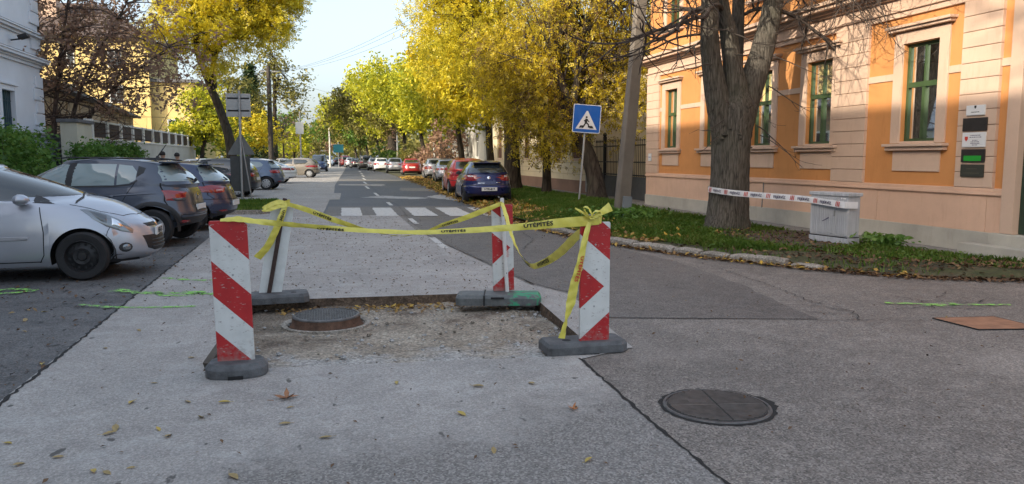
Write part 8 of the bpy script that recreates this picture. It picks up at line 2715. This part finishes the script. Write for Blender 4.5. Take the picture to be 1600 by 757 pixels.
# ---- fallen leaves
M['litter'] = leaf_mat('fallen_leaves', [(0.0, (0.55, 0.36, 0.05)), (0.35, (0.48, 0.31, 0.07)), (0.6, (0.3, 0.18, 0.07)), (1.0, (0.12, 0.07, 0.04))], 0.1)
M['litterB'] = leaf_mat('old_fallen_leaves', [(0.0, (0.34, 0.24, 0.11)), (0.3, (0.17, 0.1, 0.055)), (0.7, (0.09, 0.055, 0.035)), (1.0, (0.05, 0.035, 0.025))], 0.05)
def litter(P, ls, mat):
    n = len(P)
    a = rng.uniform(0, 2 * math.pi, n)
    tilt = rng.normal(0, 0.3, n)
    d = np.stack([np.cos(a), np.sin(a), tilt], 1); w = np.stack([-np.sin(a), np.cos(a), rng.normal(0, 0.3, n)], 1)
    s = (ls * rng.uniform(0.5, 1.4, n))[:, None]
    c = P + np.array([0, 0, 1]) * (0.006 + np.abs(tilt)[:, None] * s * 0.45)
    V = np.stack([c - d * s * 0.5, c - w * s * 0.27 + np.array([0, 0, 0.12]) * s, c + d * s * 0.5, c + w * s * 0.27 + np.array([0, 0, 0.1]) * s], 1).reshape(-1, 3)
    fast_mesh('leaf_litter', V, np.arange(4 * n).reshape(n, 4), mat)['kind'] = 'stuff'
# thick yellow carpet along the right edge
n = 15000
t_ = rng.random(n) ** 1.2 * 0.5
P = []
for k in range(n):
    v = abs(rng.normal(0.12, 0.17))
    if v > 0.9: continue
    p = far_verge(t_[k], v)
    P.append((p.x + rng.normal(0, 0.12) - (0.3 * rng.random() if rng.random() < 0.2 else 0), p.y + rng.normal(0, 0.2), p.z))
litter(np.array(P), 0.13, M['litter'])
P = []
for k in range(2400):
    t, v = rng.random() * 0.30, abs(rng.normal(0.2, 0.22))
    if v < 0.95:
        p = near_verge(t, v); P.append((p.x, p.y, p.z + 0.02))
litter(np.array(P), 0.09, M['litter'])
# brown gutter leaves along the kerb
P = []
for k in range(6500):
    s = rng.random() * 14.0
    p, d = kerb_at(s)
    off = abs(rng.normal(0.02, 0.11)) + 0.02
    q = p + Vector((d.y, -d.x, 0)) * (off if rng.random() < 0.75 else -off - 0.15)
    P.append((q.x, q.y, 0.0 if off > 0 else 0.1))
litter(np.array(P), 0.06, M['litterB'])
P = []
for k in range(700):
    s = rng.random() * 11.0
    p, d = kerb_at(s)
    q = p + Vector((d.y, -d.x, 0)) * rng.normal(0.03, 0.16)
    P.append((q.x, q.y, 0.015))
litter(np.array(P), 0.085, M['litter'])
P = sample_verge(near_verge, 4200, 0.78, lambda x, y, v: 0.5 if v > 0.1 else 0.2)
P[:, 2] += 0.012
litter(P, 0.075, M['litterB'])
# bits of leaf and grit on the lane, in the pit and under the cars
P = np.stack([rng.uniform(-2, 2.2, 1500), rng.uniform(8.8, 20.5, 1500), np.full(1500, 0.001)], 1)
litter(P, 0.032, M['litterB'])
P = np.stack([rng.uniform(-6, -2, 1200), rng.uniform(5, 20, 1200), np.full(1200, -0.01)], 1)
litter(P, 0.05, M['litterB'])
P = np.stack([rng.uniform(-1.5, 6, 900), rng.uniform(3.5, 20, 900), np.full(900, 0.001)], 1)
litter(P, 0.028, M['litterB'])
P = np.stack([rng.uniform(-0.5, 2.25, 420), 8.5 - np.abs(rng.normal(0, 0.2, 420)), np.full(420, -0.098)], 1)
litter(P, 0.052, M['litter'])

# single leaves one can pick out on the near concrete
def leaf_proto(size, mat, curl, lobed=False):
    mb = MB()
    if lobed:
        out = []
        for k in range(20):
            a = 2 * math.pi * k / 20
            r = size * 0.5 * (0.62 + 0.38 * math.cos(5 * a)) * (1 if k % 2 else 1.05)
            out.append((r * math.cos(a), r * 0.85 * math.sin(a)))
    else:
        out = [(-0.5, 0), (-0.3, 0.16), (0.0, 0.22), (0.3, 0.13), (0.5, 0), (0.3, -0.12), (0.0, -0.2), (-0.3, -0.15)]
        out = [(x * size, y * size) for x, y in out]
    vs = [(x, y, 0.004 + curl * size * (abs(y) / size * 2.0 + 0.35 * (x / size) ** 2) * (1 + 0.3 * math.sin(x * 90))) for x, y in out] + [(0, 0, 0.004)]
    n = len(out)
    mb.add(vs, [(k, (k + 1) % n, n) for k in range(n)])
    mb.tube([(-size * 0.5, 0, 0.006), (-size * 0.72, 0.01, 0.012)], size * 0.012, 4)
    o = mb.build('fallen_leaf', mat, smooth=70, fix=False)
    return o
lm1 = simple('dry_tan_leaf', (0.33, 0.24, 0.1), 0.7, var=0.3, vscale=30)
lm2 = simple('yellow_fallen_leaf', (0.45, 0.33, 0.08), 0.7, var=0.3, vscale=30)
lm3 = simple('brown_maple_leaf', (0.28, 0.13, 0.06), 0.75, var=0.4, vscale=30)
lm4 = simple('orange_leaf', (0.42, 0.16, 0.05), 0.75, var=0.3, vscale=30)
o = leaf_proto(0.17, lm3, 0.28, True); o.location = (-0.25, 5.02, 0.002); o.rotation_euler = (0, 0, 0.4)
tag(o, 'large curled brown lobed leaf on the concrete below the pit', 'leaf')
o = leaf_proto(0.085, lm4, 0.4, True); o.location = (1.47, 4.37, 0.002); o.rotation_euler = (0, 0, 1.9)
tag(o, 'small orange brown curled leaf near the long road crack', 'leaf')
spots = [(-1.2, 5.17), (-1.18, 4.68), (-1.19, 4.6), (-0.94, 4.61), (-0.86, 4.48), (-1.36, 4.29), (-1.13, 4.05), (-1.06, 4.01), (-0.96, 4.05), (-0.73, 4.76), (-0.22, 4.83), (-0.24, 4.53), (-0.63, 5.03), (-0.86, 5.1), (-1.52, 4.23), (-1.69, 4.57), (-0.45, 3.81), (-1.62, 7.38), (-2.08, 6.36), (-2.79, 8.16), (-2.62, 7.63), (-2.75, 8.56), (1.0, 4.98), (0.85, 3.83), (0.79, 4.45), (-0.01, 4.24), (-1.74, 6.74), (0.47, 5.19), (1.37, 4.96), (-1.15, 5.59), (1.3, 3.59), (-1.01, 6.25)]
pa, pb = leaf_proto(0.085, lm1, 0.22), leaf_proto(0.085, lm2, 0.3)
for k, (x, y) in enumerate(spots):
    src = pa if k % 3 else pb
    o = src if k in (0, 1) else src.copy()
    if k not in (0, 1):
        COL.objects.link(o)
    o.location = (x, y, 0.002 if x > -2 else -0.008)
    s = random.uniform(0.55, 1.15)
    o.scale = (s, s, s)
    o.rotation_euler = (random.gauss(0, 0.15), random.gauss(0, 0.15), random.uniform(0, 6.28))
    tag(o, 'small dry fallen leaf lying singly on the road surface', 'leaf', 'single dry leaves on the road')

# ------------------------------------------------------------------ two people walking past behind the parked cars
def person(label, x, y, deg, coat, hair, h=1.74, stride=0.18):
    t = thing('person', label, 'person', (x, y, 0.02), R(deg))
    s = h / 1.74
    me = bpy.data.meshes.new('body')
    J = {'pel': (0, 0, 0.95, 0.13), 'wai': (0, 0, 1.12, 0.13), 'che': (0, 0, 1.32, 0.155), 'shc': (0, 0, 1.44, 0.10), 'nek': (0.01, 0, 1.51, 0.055), 'hd0': (0.02, 0, 1.57, 0.075), 'hd1': (0.015, 0, 1.66, 0.088), 'hd2': (0.0, 0, 1.735, 0.055)}
    E = [('pel', 'wai'), ('wai', 'che'), ('che', 'shc'), ('shc', 'nek'), ('nek', 'hd0'), ('hd0', 'hd1'), ('hd1', 'hd2')]
    for sg, n in ((1, 'l'), (-1, 'r')):
        f = stride * sg
        J.update({'hip' + n: (0, 0.09 * sg, 0.90, 0.10), 'kne' + n: (f * 0.8 + 0.04, 0.1 * sg, 0.50, 0.065), 'ank' + n: (f * 1.3 - 0.02, 0.1 * sg, 0.09, 0.045), 'toe' + n: (f * 1.3 + 0.16, 0.11 * sg, 0.04, 0.035),
                  'sho' + n: (0, 0.18 * sg, 1.41, 0.07), 'elb' + n: (-f * 0.5 - 0.03, 0.25 * sg, 1.13, 0.05), 'wri' + n: (-f * 0.9 + 0.05, 0.26 * sg, 0.88, 0.033), 'pal' + n: (-f * 0.95 + 0.07, 0.26 * sg, 0.81, 0.03)})
        E += [('pel', 'hip' + n), ('hip' + n, 'kne' + n), ('kne' + n, 'ank' + n), ('ank' + n, 'toe' + n), ('shc', 'sho' + n), ('sho' + n, 'elb' + n), ('elb' + n, 'wri' + n), ('wri' + n, 'pal' + n)]
        for q in range(4):
            J['f%d%s' % (q, n)] = (-f * 0.95 + 0.04 + 0.022 * q, 0.255 * sg, 0.775, 0.010)
            J['g%d%s' % (q, n)] = (-f * 0.95 + 0.05 + 0.020 * q, 0.245 * sg, 0.73 - 0.01 * (q in (1, 2)), 0.008)
            E += [('pal' + n, 'f%d%s' % (q, n)), ('f%d%s' % (q, n), 'g%d%s' % (q, n))]
        J['th' + n] = (-f * 0.95 + 0.11, 0.235 * sg, 0.80, 0.011)
        J['tg' + n] = (-f * 0.95 + 0.125, 0.225 * sg, 0.76, 0.009)
        E += [('pal' + n, 'th' + n), ('th' + n, 'tg' + n)]
    keys = list(J)
    me.from_pydata([tuple(c * s for c in J[k][:3]) for k in keys], [(keys.index(a), keys.index(b)) for a, b in E], [])
    o = bpy.data.objects.new('body', me)
    COL.objects.link(o)
    sk = o.modifiers.new('skin', 'SKIN')
    for k, v in zip(keys, me.skin_vertices[0].data):
        v.radius = (J[k][3] * s * (0.8 if k in ('che', 'wai', 'pel') else 1), J[k][3] * s * (1.15 if k in ('che', 'wai', 'pel') else 1))
        v.use_root = (k == 'pel')
    o.modifiers.new('sub', 'SUBSURF').levels = 2
    dg = bpy.context.evaluated_depsgraph_get()
    m2 = bpy.data.meshes.new_from_object(o.evaluated_get(dg))
    bpy.data.objects.remove(o)
    m2.materials.clear()
    for mm in (coat, simple_cached('dark_trousers', (0.03, 0.032, 0.04)), simple_cached('skin_tone', (0.45, 0.28, 0.2), 0.55), simple_cached('dark_shoes', (0.02, 0.02, 0.02))):
        m2.materials.append(mm)
    for p in m2.polygons:
        c = p.center / s
        p.material_index = 2 if c.z > 1.5 else (2 if (abs(c.y) > 0.2 and c.z < 0.87) else 0 if (c.z > 0.86 or abs(c.y) > 0.19) else 1 if c.z > 0.1 else 3)
        p.use_smooth = True
    body = bpy.data.objects.new('body', m2)
    COL.objects.link(body); body.parent = t
    hb = MB()
    vs, fs = [], []
    for j in range(7):
        ph = math.pi / 2 * j / 6 * 1.25
        for k in range(14):
            a = 2 * math.pi * k / 14
            z = 1.655 + 0.105 * math.cos(ph)
            r = 0.098 * math.sin(ph) + 0.004
            if math.cos(a) > 0.55 and j > 4: r *= 0.82
            vs.append((0.0 + r * math.cos(a) * 1.08 * s, r * math.sin(a) * 0.95 * s, z * s))
    fs = [(j * 14 + k, j * 14 + (k + 1) % 14, (j + 1) * 14 + (k + 1) % 14, (j + 1) * 14 + k) for j in range(6) for k in range(14)] + [tuple(range(14))]
    hb.add(vs, fs); hb.build('hair', hair, t, smooth=60)
    fb2 = MB()
    for sy in (-1, 1):
        fb2.lathe([(0.0, 0.0), (0.011, -0.004), (0.012, -0.012)], 8, axis='X', center=(0.112 * s, sy * 0.034 * s, 1.645 * s), caps=False)
    fb2.box(0.10 * s, -0.024, 1.575 * s, 0.112 * s, 0.024, 1.582 * s)
    fb2.build('eyes_and_mouth', M['ink'], t)['kind'] = 'stuff'
    nb = MB(); nb.add([(0.1 * s, -0.014, 1.60 * s), (0.1 * s, 0.014, 1.60 * s), (0.104 * s, 0, 1.65 * s), (0.132 * s, 0, 1.604 * s)], [(0, 1, 3), (1, 2, 3), (2, 0, 3)]); nb.build('nose', simple_cached('skin_tone', (0.45, 0.28, 0.2), 0.55), t)
    return t
person('person in a dark jacket with dark hair, left of two heads behind the dark hatchback', -5.35, 29.2, 60, simple_cached('dark_jacket', (0.02, 0.02, 0.025)), simple_cached('dark_hair', (0.018, 0.014, 0.012)), 1.72)
person('person with dark hair and a dark coat, right of two heads behind the dark hatchback', -4.93, 29.5, 75, simple_cached('dark_coat', (0.03, 0.026, 0.03)), simple_cached('dark_hair', (0.018, 0.014, 0.012)), 1.68)
